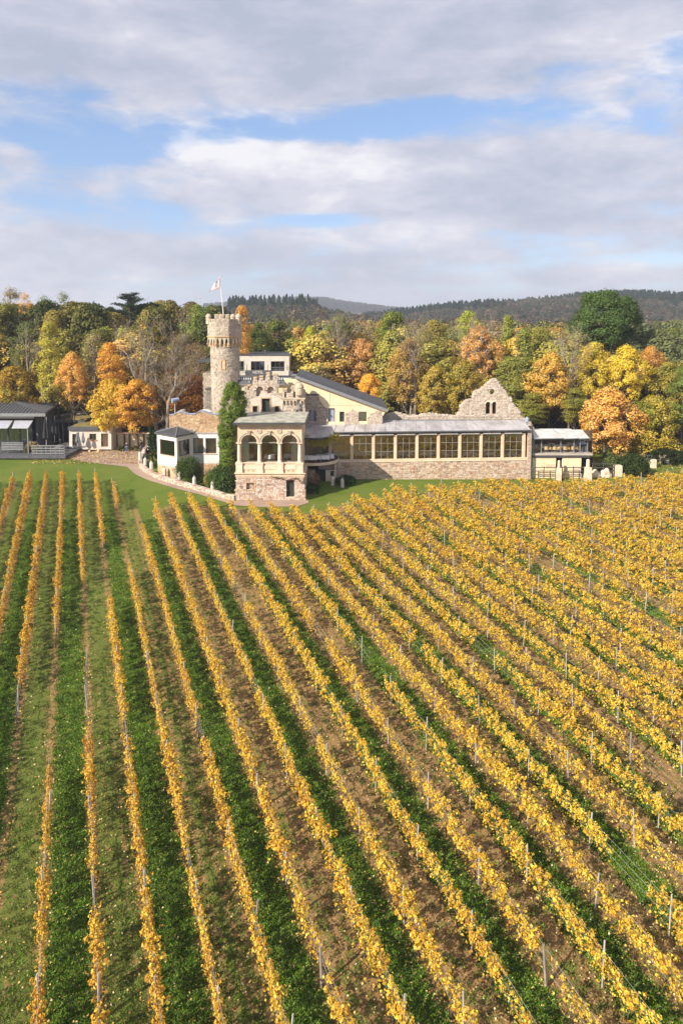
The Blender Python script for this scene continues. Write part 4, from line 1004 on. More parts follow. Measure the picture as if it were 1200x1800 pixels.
    def disc(r, z0, z1, m, name):
        a = arcpts(r, z0); b = arcpts(r, z1); n_ = 25; mb = MB(); mb.add(a+b, [tuple(range(n_)), tuple(range(n_, 2*n_))[::-1]]+[(k, n_+k, n_+k+1, k+1) for k in range(n_-1)]+[(0, n_-1, 2*n_-1, n_)]); return pl(name, mb, m)
    disc(rr, zb, zb+th, M_sand_light, 'bay_slab'); disc(rr-.12, zb+th+.002, zb+th+.05, M_brown, 'bay_floor')
    for a0 in (205, 232, 262, 292, 318, 340):
        t = math.radians(a0); x = cx+(rr-.25)*math.cos(t); y = YL+.05+(rr-.25)*.92*math.sin(t)
        if P(0,0,1) is None: pass
        mb = MB(); mb.tube([(x, y, zb+th), (x, y, P(548, 765, YL-3).z)], .035, 6); pl('bay_post', mb, M_grey_metal)
    mb = MB(); c = arcpts(rr-.25, 0); ztop = P(548, 767, YL-3).z
    # rooms under the bay
    xw = P(572, 840, YL-.8).x; x2 = P(590.5, 840, YL-.8).x; z0 = -.3
    mb = MB(); mb.pprism(rect_px(572, 826.5, 590.5, 856), YL-.9, .3, [rect_px(580, 827.5, 587, 837)]); pl('bay_base_wall', mb, M_sand_light)
    window_px('cellar_window', 580, 827.5, 587, 837, YL-.8, ga, gm=M_glass_dark)
    mb = MB(); mb.pbox(554, 825.5, 571.8, 856, YL-.6, .1); pl('cellar_door', mb, M_door)
    mb = MB(); mb.pbox(536, 825.5, 553.8, 856, YL-.5, .1); pl('cellar_wall', mb, M_cream)
    mb = MB(); mb.box((x2-.2, YL-.6, z0), (x2, YL, zb)); pl('cellar_side_wall', mb, M_sand_light)
    return fz, zb+th+.05
GF, BF = gallery()
LB = ['white-clothed table in the round bay beside the pavilion column', 'long white-clothed table at the outer curve of the round bay', 'white-clothed table at the right rim of the round bay']
def place_table(px, Y, w, z, label, group, dep=.9):
    t = dining_table(px, 806, Y, w, label, group, dep); dz = z-P(px, 806, Y).z
    t.location.z += dz; return t
place_table(543.5, YL-2.7, 1.75, BF, LB[0], 'tables in the round bay'); place_table(566, YL-2.3, 1.7, BF, LB[1], 'tables in the round bay'); place_table(579, YL-1.7, 1.0, BF, LB[2], 'tables in the round bay', .8)
BAY = ['first', 'second', 'third', 'fourth', 'fifth', 'sixth', 'seventh', 'eighth', 'ninth']
for i, x in enumerate([598,637,675,713,751,789,826,863,901]):
    place_table(x, YL+1.1, 1.9, GF, 'white-clothed dining table behind the %s window of the gallery from the left' % BAY[i], 'dining tables in the gallery')
place_table(438, YP+2.2, .9, P(475,815,YP).z-.05, 'small white table behind the left arch of the pavilion', 'tables in the pavilion')
place_table(473, YP+1.6, 1.2, P(475,815,YP).z-.05, 'small white table behind the middle arch of the pavilion', 'tables in the pavilion')
place_table(506, YP+2.2, .9, P(475,815,YP).z-.05, 'small white table behind the right arch of the pavilion', 'tables in the pavilion')
# ---------------------------------------------------------------- white garden room, left
gr = empty('garden_room', G(330, 838), 'white garden room with corner bay, slate hipped roof and rubble plinth, left of the ivy', 'garden room')
def garden():
    pl = lambda n, mb, m, **k: mb.build(n, m, gr, **k)
    YA = 88.0
    A = P(277, 800, YA+2.4); B = P(311, 800, YA); C = P(338, 800, YA+2.6); D = P(385.5, 800, YA+2.6)
    zt = P(311, 768, YA).z; zb = P(311, 822, YA).z; z0 = zt-.75; zs = P(311, 804, YA).z; zg = -.4; zh = zt-.62
    def face(a, b, openings, name='bay_wall'):
        """white wall from a to b with window openings given as fractions along it"""
        u = Vector((b.x-a.x, b.y-a.y, 0)); L = u.length; u.normalize(); nrm = Vector((u.y, -u.x, 0))
        loops = [[(0, zb), (0, zt), (L, zt), (L, zb)]]+[[(f0*L, zs), (f0*L, zh), (f1*L, zh), (f1*L, zs)] for f0, f1 in openings]
        L3 = [[Vector((x, z, 0)) for x, z in l] for l in loops]; flat = [v for l in L3 for v in l]; tri = geometry.tessellate_polygon(L3); n = len(flat)
        f = lambda v, d: (a.x+u.x*v.x-nrm.x*d, a.y+u.y*v.x-nrm.y*d, v.y)
        mb = MB(); fs = [tuple(t) for t in tri]+[tuple(i+n for i in t) for t in tri]; k0 = 0
        for l in L3:
            k = len(l); fs += [(k0+i, k0+(i+1) % k, k0+(i+1) % k+n, k0+i+n) for i in range(k)]; k0 += k
        mb.add([f(v, 0) for v in flat]+[f(v, .28) for v in flat], fs); pl(name, mb, M_white)
        st = blocks(0, L, zg, zb-.08, lambda uu, v, w: (a.x+u.x*uu+nrm.x*(w-.02), a.y+u.y*uu+nrm.y*(w-.02), v), lambda p_, q_: True, course=.2, ln=(.25,.55), proud=(.02,.05), seed=int(L*10))
        pl('plinth_stones', st, M_ochre, kind='stuff')
        mb = MB(); q = [(a.x-nrm.x*.02, a.y-nrm.y*.02), (b.x-nrm.x*.02, b.y-nrm.y*.02), (b.x-nrm.x*.5, b.y-nrm.y*.5), (a.x-nrm.x*.5, a.y-nrm.y*.5)]
        mb.add([(x, y, zg) for x, y in q]+[(x, y, zb-.002) for x, y in q], [(3,2,1,0),(4,5,6,7),(0,1,5,4),(1,2,6,5),(2,3,7,6),(3,0,4,7)]); pl('plinth', mb, M_mortar)
        for f0, f1 in openings:
            mb = MB()
            def bx(u0, u1, za, zb_, d0, d1):
                q = [(a.x+u.x*uu-nrm.x*d, a.y+u.y*uu-nrm.y*d) for uu, d in ((u0,d0),(u1,d0),(u1,d1),(u0,d1))]
                mb.add([(x, y, za) for x, y in q]+[(x, y, zb_) for x, y in q], [(3,2,1,0),(4,5,6,7),(0,1,5,4),(1,2,6,5),(2,3,7,6),(3,0,4,7)])
            bx(f0*L, f0*L+.09, zs, zh, .1, .2); bx(f1*L-.09, f1*L, zs, zh, .1, .2); bx(f0*L+.09, f1*L-.09, zh-.09, zh, .1, .2); bx(f0*L+.09, f1*L-.09, zs, zs+.09, .1, .2)
            w = pl('window', mb, M_brown); mb = MB(); bx(f0*L+.09, f1*L-.09, zs+.09, zh-.09, .14, .16); sub('pane', mb, M_glass_clear, w)
            mb = MB(); bx(f0*L-.08, f1*L+.08, zs-.09, zs-.002, -.10, .1); pl('window_sill', mb, M_sand)
    face(A, B, [(.13, .90)]); face(B, C, [(.08, .86)]); face(C, D, [(.04, .42), (.50, .90)])
    E = P(277, 800, YA+2.4); 
    mb = MB(); mb.box((A.x, A.y+.3, zg), (A.x+.3, A.y+5, zt)); pl('left_wall', mb, M_white)
    for q, w in ((A, .2), (B, .2)):
        pass
    mb = MB(); mb.box((A.x+.3, YA+3.2, zs-.9), (D.x, YA+6, zs-.8)); mb.add([(A.x+.3,A.y+.3,zs-.8),(B.x,B.y+.4,zs-.8),(C.x,C.y+.3,zs-.8),(D.x,D.y+.3,zs-.8),(D.x,YA+6,zs-.8),(A.x+.3,YA+6,zs-.8)],[(0,1,2,3,4,5)]); pl('floor', mb, M_int_mid)
    mb = MB(); mb.box((B.x+1.2, YA+5.6, zs-.8), (D.x, YA+5.8, zt)); pl('room_wall', mb, M_int_dark)
    mb = MB(); mb.pprism([(344,812),(344,790),(350,778),(358,775),(366,782),(372,790),(374,812)], YA+5.0, .1); pl('terracotta_screen', mb, M_terracotta)
    mb = MB(); mb.box((A.x, YA+2.9, zt-.1), (D.x, YA+6, zt-.02)); pl('ceiling', mb, M_white)
    for px, Y in ((303,YA+1.3),(334,YA+2.6),(344,YA+3.3)):
        mb = MB(); x = P(px, 790, Y).x; vs = []
        for k in range(13):
            u = k/12
            for z in (zs-.1, zh): vs.append((x+(u-.5)*.6, Y+.06*math.sin(u*20), z))
        mb.add(vs, [(2*k, 2*k+2, 2*k+3, 2*k+1) for k in range(12)]); pl('curtain', mb, M_cloth)
    # hipped slate roof of the bay
    ap = P(312.5, 750, YA+3.4); e = .28; z = zt+.02
    a = (A.x-.3, A.y-.1, z); b = (B.x, B.y-.4, z); c = (C.x+.4, C.y-.15, z); d = (C.x+.2, YA+5.4, z); f = (A.x-.3, YA+5.4, z); up = .14
    mb = MB(); low = [a, b, c, d, f]; mb.add(low+[(x, y, q+up) for x, y, q in low]+[ap], [(4,3,2,1,0)]+[(i, (i+1) % 5, 5+(i+1) % 5, 5+i) for i in range(5)]+[(5+i, 5+(i+1) % 5, 10) for i in range(5)]); rf = pl('slate_roof', mb, M_slate)
    mb = MB()
    for q in ((b[0], b[1], z+up+.03), (c[0], c[1], z+up+.03), (a[0], a[1], z+up+.03)): mb.tube([q, ap+Vector((0,0,.04))], .06, 5)
    sub('hip_ridge', mb, M_grey_metal, rf)
    r = random.Random(8); sl = MB()
    for (p, q) in ((a, b), (b, c)):
        p = Vector((p[0], p[1], z+up)); q = Vector((q[0], q[1], z+up))
        nr = (q-p).cross(ap-p).normalized()
        for i in range(9):
            f0, f1 = i/9, (i+1.1)/9; l0, r0_ = p.lerp(ap, f0), q.lerp(ap, f0); l1, r1_ = p.lerp(ap, min(1,f1)), q.lerp(ap, min(1,f1)); k = max(1, int((r0_-l0).length/.4))
            for j in range(k):
                off = nr*(.02+.02*r.random()); g = .03/k
                sl.add([l0.lerp(r0_, j/k+g)+off*1.6, l0.lerp(r0_, (j+1)/k-g)+off*1.6, l1.lerp(r1_, (j+1)/k-g)+off*.3, l1.lerp(r1_, j/k+g)+off*.3], [(0,1,2,3)])
    sub('slates', sl, M_slate, rf, kind='stuff')
    mb = MB(); mb.box((C.x+.4, C.y-.12, zt+.002), (D.x, C.y+.5, zt+.1)); pl('flat_roof_edge', mb, M_zinc)
garden()
YW = 91.5
sw = empty('rubble_screen_wall', P(340, 800, YW), 'ochre rubble wall with wavy metal coping behind the white garden room', 'wall')
def screen():
    top = [(298,730),(301,730),(306,729),(311,726),(318,724.5),(325,726.5),(332,729),(343,728.5),(348,725),(353,723),(359,724),(366,727),(374,729),(386,729)]
    mb = MB(); mb.pprism([(298,800)]+top+[(386,800)], YW, .6); mb.build('rubble_wall', M_mortar, sw)
    st = wall_blocks([(298,770)]+[(x, y+.6) for x, y in top]+[(386,770)], YW, course=.19, ln=(.2,.5), proud=(.02,.07), seed=91); st.build('wall_stones', M_ochre, sw, kind='stuff')
    a = [P(x, y, YW-.08) for x, y in top]; mb = MB(); vs = []
    for p in a: vs += [(p.x, YW-.1, p.z), (p.x, YW+.7, p.z), (p.x, YW+.7, p.z+.1), (p.x, YW-.1, p.z+.1)]
    mb.add(vs, [(k*4+j, k*4+(j+1) % 4, k*4+4+(j+1) % 4, k*4+4+j) for k in range(len(a)-1) for j in range(4)]); mb.build('wavy_coping', M_bluegrey, sw)
    mb = MB(); mb.box((a[0].x+.2, YW+.3, 0), (a[0].x+.8, YW+6, a[0].z)); mb.build('return_wall', M_mortar, sw)
screen()
def floodlight():
    p = P(307.5, 728, YW+1); t = empty('floodlight_mast', p, 'pale floodlight mast rising behind the ochre rubble wall', 'lamp')
    mb = MB(); mb.tube([p-Vector((0,0,3)), P(307.5, 705, YW+1)], .07, 6); mb.build('mast', M_zinc, t)
    c = P(308, 703, YW+1); mb = MB(); mb.tube([c+Vector((-.35,-.35,-.05)), c+Vector((.45,.2,.1))], [.3,.22], 10); mb.build('lamp_head', M_bluegrey, t)
    mb = MB(); mb.tube([c+Vector((-.45,-.1,-.3)), c+Vector((.0,.1,-.25))], [.16,.12], 8); mb.build('lamp_head', M_zinc, t)
floodlight()
t = empty('oval_awning', P(364, 722, 93), 'small white oval canopy behind the ochre rubble wall by the tower', 'canopy'); q = P(364, 722.5, 93)
mb = MB(); mb.lathe((0,0,0), [(.02,.30),(.5,.24),(.9,.08),(1,0),(.95,-.05),(.4,.05),(.01,.08)], 16); mb.v = [(q.x+x*.85, q.y+y*.8, q.z+z*.7-x*.12) for x, y, z in mb.v]; mb.build('canopy_cloth', M_white, t, smooth=True)
mb = MB(); mb.tube([q-Vector((0,0,3)), q], .04, 5); mb.build('canopy_pole', M_dark_metal, t)
t = empty('service_stair', P(367, 728, 99), 'grey metal lattice stair tower against the left side of the round tower', 'stair')
mb = MB()
for x in (362.5, 365.5, 368.5, 371.5): mb.tube([P(x, 740, 99), P(x, 686, 99)], .05, 4)
for y in range(690, 730, 6): mb.tube([P(362, y, 98.9), P(372, y+3, 98.9)], .05, 4)
mb.build('lattice', M_grey_metal, t); mb = MB(); mb.pbox(361, 683, 373, 686, 98.7, 2); mb.build('landing', M_dark_metal, t)
t = empty('stone_annex', P(366, 790, 101), 'narrow grey stone annex with dark eave behind the tower left side', 'building')
mb = MB(); mb.pbox(358, 655, 372, 790, 101, 6); mb.build('annex_wall', M_mortar_dark, t); mb = MB(); mb.pbox(347, 634, 374, 637, 101.5, 5); mb.build('annex_roof', M_dark_metal, t)
st = wall_blocks(rect_px(358, 655, 372, 760), 101, course=.22, seed=95); st.build('annex_stones', M_tower, t, kind='stuff')

# ---------------------------------------------------------------- low kerb wall with stone posts along the path
def kerb():
    line = [(262,787),(254,795),(247,812),(248,823),(262,834),(275,840),(290,846),(316,853.5),(342,861),(374,870),(398,877),(413.5,880)]
    g = [G(a, b) for a, b in line]; pts = []
    for a, b in zip(g, g[1:]):
        k = max(1, int((b-a).length/.5)); pts += [a+(b-a)*j/k for j in range(k)]
    pts.append(g[-1]); t = empty('path_kerb_wall', g[5], 'low pink rubble wall curving along the outer edge of the garden beds', 'wall')
    mb = MB(); vs = []; r = random.Random(2); h = .52; stn = MB()
    for i, p in enumerate(pts):
        d = (pts[min(i+1, len(pts)-1)]-pts[max(i-1, 0)]); n = Vector((d.y, -d.x, 0)).normalized(); z = terrain(p.x, p.y)
        if n.y > 0 and n.x > 0: pass
        vs += [(p.x-n.x*.18, p.y-n.y*.18, z-.2), (p.x+n.x*.18, p.y+n.y*.18, z-.2), (p.x+n.x*.18, p.y+n.y*.18, z+h), (p.x-n.x*.18, p.y-n.y*.18, z+h)]
    mb.add(vs, [(k*4+j, k*4+4+j, k*4+4+(j+1) % 4, k*4+(j+1) % 4) for k in range(len(pts)-1) for j in range(4)]); mb.build('wall_core', M_mortar, t)
    for i in range(len(pts)-1):
        a, b = pts[i], pts[i+1]; d = b-a; n = Vector((d.y, -d.x, 0)).normalized(); L = d.length; u = d.normalized()
        for sgn in (-1, 1):
            zz = 0
            while zz < h-.05:
                hh = r.uniform(.12, .2); x = 0
                while x < L-.05:
                    l = min(r.uniform(.2,.45), L-x); z = terrain(a.x, a.y)+zz
                    p0 = a+u*x; p1 = a+u*(x+l-.02); o = n*sgn*(.18+r.uniform(.02,.07)); oi = n*sgn*.17
                    q = [(p0.x+oi.x,p0.y+oi.y,z),(p1.x+oi.x,p1.y+oi.y,z),(p1.x+o.x,p1.y+o.y,z+.01),(p0.x+o.x,p0.y+o.y,z+.01)]
                    stn.add(q+[(x_, y_, z_+hh-.02) for x_, y_, z_ in q], [(4,5,6,7),(2,3,7,6),(0,3,7,4),(1,2,6,5)]); x += l
                zz += hh
        p0 = a; w = .25; zc = terrain(a.x, a.y)+h
        q = [(p0.x-n.x*w, p0.y-n.y*w, zc), (p0.x+n.x*w, p0.y+n.y*w, zc), (b.x+n.x*w-u.x*.03, b.y+n.y*w-u.y*.03, zc), (b.x-n.x*w-u.x*.03, b.y-n.y*w-u.y*.03, zc)]; hh = r.uniform(.06,.12)
        stn.add(q+[(x_, y_, z_+hh) for x_, y_, z_ in q], [(4,5,6,7),(0,1,5,4),(1,2,6,5),(2,3,7,6),(3,0,4,7)])
    stn.build('wall_stones', M_pink, t, kind='stuff')
kerb()
def make_post():
    t = empty('stone_post', (0,0,0), '', 'post', 'white stone posts along the garden path'); mb = MB()
    mb.lathe((0,0,-.3), [(.24,0),(.23,1.2),(.17,1.32),(.10,1.42),(.001,1.46)], 8); mb.build('shaft', M_offwhite, t, loc=(0,0,0))
    mb = MB(); mb.lathe((0,0,1.10), [(.05,0),(.09,.06),(.09,.13),(.001,.2)], 8); mb.build('knob', M_grey_metal, t, loc=(0,0,0)); return t
post0 = make_post(); used = [False]
def copy_thing(o, label=None, loc=None, rz=None, scale=None):
    c = o.copy(); COL.objects.link(c)
    if label: c['label'] = label
    if loc is not None: c.location = loc
    if rz is not None: c.rotation_euler = (0, 0, rz)
    if scale is not None: c.scale = scale
    for ch in o.children:
        d = ch.copy(); COL.objects.link(d); d.parent = c
        for g in ch.children:
            e = g.copy(); COL.objects.link(e); e.parent = d
    return c
PL = [(262,795,'farthest white stone post, beside the cypress at the court entrance'),(254,802.5,'white stone post at the court side of the path bend, second farthest'),(246.5,815,'tallest white stone post, left tip of the path bend'),(255.7,823,'white stone post on the low wall just inside the path bend'),(266.5,830,'white stone post left of the white garden room plinth'),
    (290,841,'white stone post in front of the three cellar gratings'),(316,850,'white stone post left of the big round bush'),(342,858,'white stone post right of the big round bush'),(374,867,'white stone post in front of the laurel, nearest the pavilion'),
    (584.5,853,'white stone post under the round bay, beside its corner'),(601.5,856.5,'white stone post in front of the low hedge right of the round bay')]
for i, (x, y, lb) in enumerate(PL):
    g = G(x, y); g.z = terrain(g.x, g.y)+(.35 if 3 <= i < 9 else 0)
    if i == 0: post0.location = g; post0['label'] = lb; post0.scale = (1,1,1)
    else: copy_thing(post0, lb, g, i*.7, (1,1,1.5) if i == 2 else (1,1,1))

# ---------------------------------------------------------------- restaurant pavilion far left
YQ = 106.5
rs = empty('restaurant_building', P(30, 795, YQ), 'dark single-storey restaurant with ribbed hipped roof and two grey awnings, far left', 'restaurant')
def restaurant():
    pl = lambda n, mb, m, **k: mb.build(n, m, rs, **k)
    e0 = P(-90, 726, YQ-4); e1 = P(79, 726, YQ-4); r0 = P(-60, 703.5, YQ+3); r1 = P(20.5, 703.5, YQ+3); bk = P(110, 717, YQ+8)
    ze = e0.z; zr = r0.z; b0 = Vector((e0.x, YQ+8, ze)); b1 = Vector((bk.x-.5, YQ+8, ze)); mb = MB(); dn = Vector((0,0,-.35))
    mb.add([e0,e1,b1,b0,r0,r1,e0+dn,e1+dn,b1+dn,b0+dn], [(0,1,5,4),(1,2,5),(2,3,4,5),(3,0,4),(6,7,1,0),(7,8,2,1),(9,8,7,6)]); rf = pl('hipped_roof', mb, M_slate)
    mb = MB(); n = 26
    for k in range(n):
        f = k/n; a = e0.lerp(e1, f); 
        g = (a.x-e0.x)/(e1.x-e0.x); b = r0.lerp(r1, g); 
        b = Vector((max(min(a.x-1.0, r1.x), r0.x), YQ+3, zr)) if a.x-1.0 < r1.x else a.lerp(r1, 1)
        if a.x-1.0 >= r1.x: 
            w = (e1.x-a.x)/(e1.x-r1.x); b = Vector((a.x-(a.x-r1.x)*w*1.0, e1.y+(r1.y-e1.y)*w, ze+(zr-ze)*w)); b = Vector((max(r1.x, a.x-1.0*w), e1.y+(r1.y-e1.y)*w, ze+(zr-ze)*w))
        mb.tube([a+Vector((0,0,.04)), b+Vector((0,0,.04))], .05, 4)
    for k in range(1, 9):
        f = k/9; a = e1.lerp(b1, f); mb.tube([a+Vector((0,0,.04)), a.lerp(r1, min(1, 1-f*.55))+Vector((0,0,.04))], .04, 4)
    mb.tube([e1+Vector((0,0,.06)), r1+Vector((0,0,.06)), r0+Vector((0,0,.06))], .09, 5); mb.tube([b1+Vector((0,0,.06)), r1+Vector((0,0,.06))], .09, 5)
    sub('roof_rib', mb, M_dark_metal, rf)
    mb = MB(); mb.box((e0.x, e0.y-.18, ze-.5), (e1.x+.15, e0.y-.004, ze-.06)); pl('gutter', mb, M_grey_metal)
    wx = P(64, 760, YQ-2).x; mb = MB(); mb.box((e0.x, YQ+4, 0), (bk.x-2.2, YQ+4.3, ze)); pl('rear_wall', mb, M_black)
    mb = MB(); mb.box((wx, YQ-2, .8), (wx+.3, YQ+4, ze-.3)); mb.box((wx+.3, YQ+1.5, .81), (P(90,760,YQ+1.5).x, YQ+1.8, ze-.3)); pl('side_wall', mb, M_slate)
    for k in range(7):
        x = P(-70+k*21, 760, YQ-2).x; mb = MB(); mb.box((x-.1, YQ-2, 1), (x+.1, YQ-1.8, ze-.3)); pl('column', mb, M_dark_metal)
    for k in range(6):
        window_px('glass_front', -68+k*21, 738, -50+k*21, 787, YQ-1.9, rs, fm=M_dark_metal, gm=M_glass_dark, cols=2)
    mb = MB(); mb.box((e0.x, YQ-3.2, ze-.95), (wx+.3, YQ-3.0, ze-.55)); pl('clerestory_band', mb, M_grey_render)
    for x0, x1 in ((-34,-3),(-2,23.5),(25.5,59)):
        a, b = P(x0+1, 738.5, YQ-3.2), P(x1, 738.5, YQ-3.2); c, d = P(x0-4, 752, YQ-6), P(x1-9 if x1 > 40 else x1-9, 752, YQ-6); d0 = Vector((0,0,-.05))
        mb = MB(); mb.add([a,b,d,c,a+d0,b+d0,d+d0,c+d0], [(0,3,2,1),(4,5,6,7),(3,7,6,2),(2,6,5,1),(0,4,7,3)]); w = pl('awning', mb, M_awning)
        mb = MB(); mb.tube([c+Vector((0,-.05,-.05)), d+Vector((0,-.05,-.05))], .09, 6); sub('awning_bar', mb, M_grey_metal, w)
    mb = MB(); p = P(48.5, 753, YQ-6); mb.box((p.x-.07, p.y, 1), (p.x+.07, p.y+.14, p.z)); pl('awning_post', mb, M_grey_metal)
    # raised terrace
    zt = P(60, 801, YQ-8).z; x0, x1 = P(-90, 790, YQ-8).x, P(115, 790, YQ-8).x
    mb = MB(); mb.box((x0, YQ-8, .6), (x1, YQ+1.4, zt)); pl('terrace', mb, M_slate)
    return zt
ZT = restaurant()
def railing(px0, px1, Y, z, h, label, nb=3, m=None, posts=6, cat='railing'):
    a, b = P(px0, 780, Y), P(px1, 780, Y); t = empty('terrace_railing', (a.x, Y, z), label, cat, None)
    for k in range(nb):
        mb = MB(); zz = z+h*(k+.6)/nb; mb.box((a.x, Y, zz), (b.x, Y+.05, zz+.16 if nb < 5 else zz+h/nb*.6)); mb.build('rail', m or M_grey_metal, t)
    for k in range(posts+1):
        x = a.x+(b.x-a.x)*k/posts; mb = MB(); mb.box((x-.035, Y+.05, z-.2), (x+.035, Y+.12, z+h)); mb.build('post', m or M_dark_metal, t)
railing(3, 41, YQ-6.3, ZT+.35, 1.25, 'grey slatted railing in front of the dark restaurant, left section', 5)
railing(56, 113, YQ-7.3, ZT-.1, 1.5, 'grey slatted railing in front of the restaurant terrace, right section', 4, M_grey_metal, 7)
def closed_parasol(px, ptop, pbot, Y, m, label, r=.35):
    a, b = P(px, pbot, Y), P(px, ptop, Y); t = empty('parasol', a, label, 'parasol', None); H = b.z-a.z
    mb = MB(); mb.tube([a, b], .05, 6); mb.build('pole', M_zinc, t)
    mb = MB(); z0 = a.z+H*.28; vs = []; n = 12
    prof = [(.10,z0),(r,z0+.25),(r*.9,z0+H*.25),(r*.55,z0+H*.5),(.08,b.z-.05),(.02,b.z+.02)]
    for rr, z in prof:
        for k in range(n): q = rr*(1 if k % 2 else .6); vs.append((a.x+q*math.cos(2*PI*k/n), Y+q*math.sin(2*PI*k/n), z))
    mb.add(vs, [(i*n+k, i*n+(k+1) % n, (i+1)*n+(k+1) % n, (i+1)*n+k) for i in range(len(prof)-1) for k in range(n)]); mb.build('canopy', m, t)
    mb = MB(); mb.box((a.x-.4, Y-.4, a.z), (a.x+.4, Y+.4, a.z+.07)); mb.build('base', M_dark_metal, t)
closed_parasol(82, 733, 788, YQ-5, M_parasol_dark, 'closed black parasol on the restaurant terrace, left of the two', .5)
closed_parasol(96.5, 732, 777, YQ-2, M_parasol_dark, 'closed black parasol on the restaurant terrace, right of the two', .5)
closed_parasol(137, 760, 786, 103.5, M_parasol_grey, 'closed grey parasol beside the glass door of the cream annex', .32)
closed_parasol(147, 760, 786, 103.5, M_parasol_grey, 'closed grey parasol left of the cream annex window', .28)
t = empty('chimney_pole', P(77, 712, YQ+6), 'slanted pale metal flue rising behind the dark restaurant roof', 'chimney'); mb = MB(); mb.tube([P(79, 715, YQ+6), P(73.8, 677, YQ+6)], .28, 8); mb.build('flue', M_zinc, t)
# flat roofed kitchen blocks behind
t = empty('kitchen_building', P(125, 780, 113), 'low flat-roofed kitchen block with stepped leaf-strewn roofs behind the cream annex', 'building')
for (x0, y0, x1, y1, Y, d, m, nm) in ((72,739,149,742.5,109,6,M_dark_metal,'flat_roof'),(92,731,156,733.5,113,4,M_moss,'flat_roof'),(98,717.5,138,719.5,118,4,M_grey_render,'flat_roof'),(95,722,158,724,116,4,M_moss,'flat_roof'),(134,725.5,152,729.5,115,2,M_zinc,'roof_vent'),(115,727,127,731,114.5,1.5,M_zinc,'roof_vent'),(106,729.5,110,733,113,1,M_white,'roof_vent')):
    mb = MB(); mb.pbox(x0, y0, x1, y1, Y, d); mb.build(nm, m, t)
mb = MB(); mb.pbox(76, 742, 146, 790, 110, .3); mb.pbox(95, 724.5, 150, 760, 117, .3); mb.build('dark_wall', M_black, t)
for x in (88, 104, 111, 122, 131): mb = MB(); mb.pbox(x-.6, 742, x+.6, 776, 109.4, .2); mb.build('window_post', M_grey_metal, t)
mb = MB(); mb.pbox(116, 736.5, 152, 740, 109.6, 4); mb.build('sedum_strip', M_moss, t)

# ---------------------------------------------------------------- cream annex and court furniture
YX = 104.6
an = empty('cream_annex', P(158, 785, YX), 'small cream flat-roofed annex with brown door, window and sedum roof', 'outbuilding')
def annex():
    pl = lambda n, mb, m, **k: mb.build(n, m, an, **k)
    ho = [rect_px(127.5, 763, 135, 785.4), rect_px(157.5, 762.5, 169.5, 773.5), rect_px(178, 762, 190.5, 785.4)]
    mb = MB(); mb.pprism(rect_px(122, 756, 196, 790), YX, .3, ho); a = P(122, 790, YX); b = P(196, 756, YX); mb.box((a.x, YX+.3, .5), (a.x+.3, YX+5, b.z)); mb.box((b.x-.3, YX+.3, .5), (b.x, YX+5, b.z)); pl('cream_wall', mb, M_offwhite)
    z = P(150, 756, YX).z; z2 = P(150, 750, YX).z; x0 = P(121, 752, YX).x; x1 = P(174, 752, YX).x
    mb = MB(); mb.box((x0, YX-.3, z+.002), (x1, YX+5.2, z2)); pl('fascia', mb, M_slate)
    mb = MB(); mb.box((x0+.3, YX, z2), (x1-.2, YX+5, z2+.05)); pl('sedum_roof', mb, M_moss)
    for k in range(12): x = x0+.1+(x1-x0-.2)*k/11; mb = MB(); mb.box((x-.02, YX-.33, z+.05), (x+.02, YX-.302, z2-.03)); pl('fascia_batten', mb, M_dark_metal)
    mb = MB(); mb.pbox(174, 756, 196, 757.2, YX-.1, 5); pl('roof_edge', mb, M_sand)
    window_px('window', 157.5, 762.5, 169.5, 772.8, YX+.1, an, cols=2, fm=M_brown, gm=M_glass_dark); mb = MB(); mb.pbox(156.8, 773.4, 170.2, 775, YX-.12, .2); pl('window_sill', mb, M_terracotta)
    for x0_, x1_ in ((127.5,135),(178,190.5)):
        mb = MB(); mb.pbox(x0_, 762, x1_, 785.8, YX+.18, .06); d = pl('door', mb, M_brown if x0_ > 150 else M_door); g = MB(); g.pbox(x0_+1.5, 773, x0_+2.3, 774.5, YX+.12, .05); sub('handle', g, M_zinc, d)
        g = MB()
        for k in range(1, 4): g.pbox(x0_+(x1_-x0_)*k/4-.15, 763, x0_+(x1_-x0_)*k/4+.15, 785, YX+.165, .02)
        sub('board', g, M_black, d)
annex()
t = empty('court_wall', P(230, 785, 107), 'cream court wall with timber posts behind the yellow trees', 'wall')
mb = MB(); mb.pbox(196.5, 762.5, 264, 788, 107, .3); mb.build('cream_wall', M_cream, t)
for x in (205.5, 219, 228, 241, 253): mb = MB(); mb.pbox(x-1.3, 762, x+1.3, 788, 106.8, .15); mb.build('timber_post', M_brown, t)
mb = MB(); mb.pbox(196, 760.8, 265, 762.6, 106.6, .9); mb.build('wall_coping', M_sand, t)
mb = MB(); mb.pbox(258, 768, 262, 772, 106.95, .04); mb.build('wall_box', M_dark_metal, t)
def bench(px, py, Y, w, label, d=.45, h=.45, m=None, legs=2, cat='bench'):
    p = P(px, py, Y); z = terrain(p.x, Y); t = empty('bench', (p.x, Y, z), label, cat)
    mb = MB()
    n = 3
    for k in range(n): mb = MB(); mb.box((p.x-w/2, Y+k*d/n, z+h-.06), (p.x+w/2, Y+(k+1)*d/n-.02, z+h)); mb.build('seat_board', m or M_sand, t)
    for k in range(legs):
        x = p.x-w/2+.3+(w-.6)*k/(legs-1); mb = MB(); mb.box((x-.12, Y+.05, z-.05), (x+.12, Y+d-.05, z+h-.062)); mb.build('leg', m or M_sand, t)
bench(164.5, 785, 103.6, 2.0, 'sandy wooden bench under the window of the cream annex')
t = empty('court_table', G(125, 793), 'white trestle table beside the restaurant terrace railing', 'table'); g = G(125, 793)
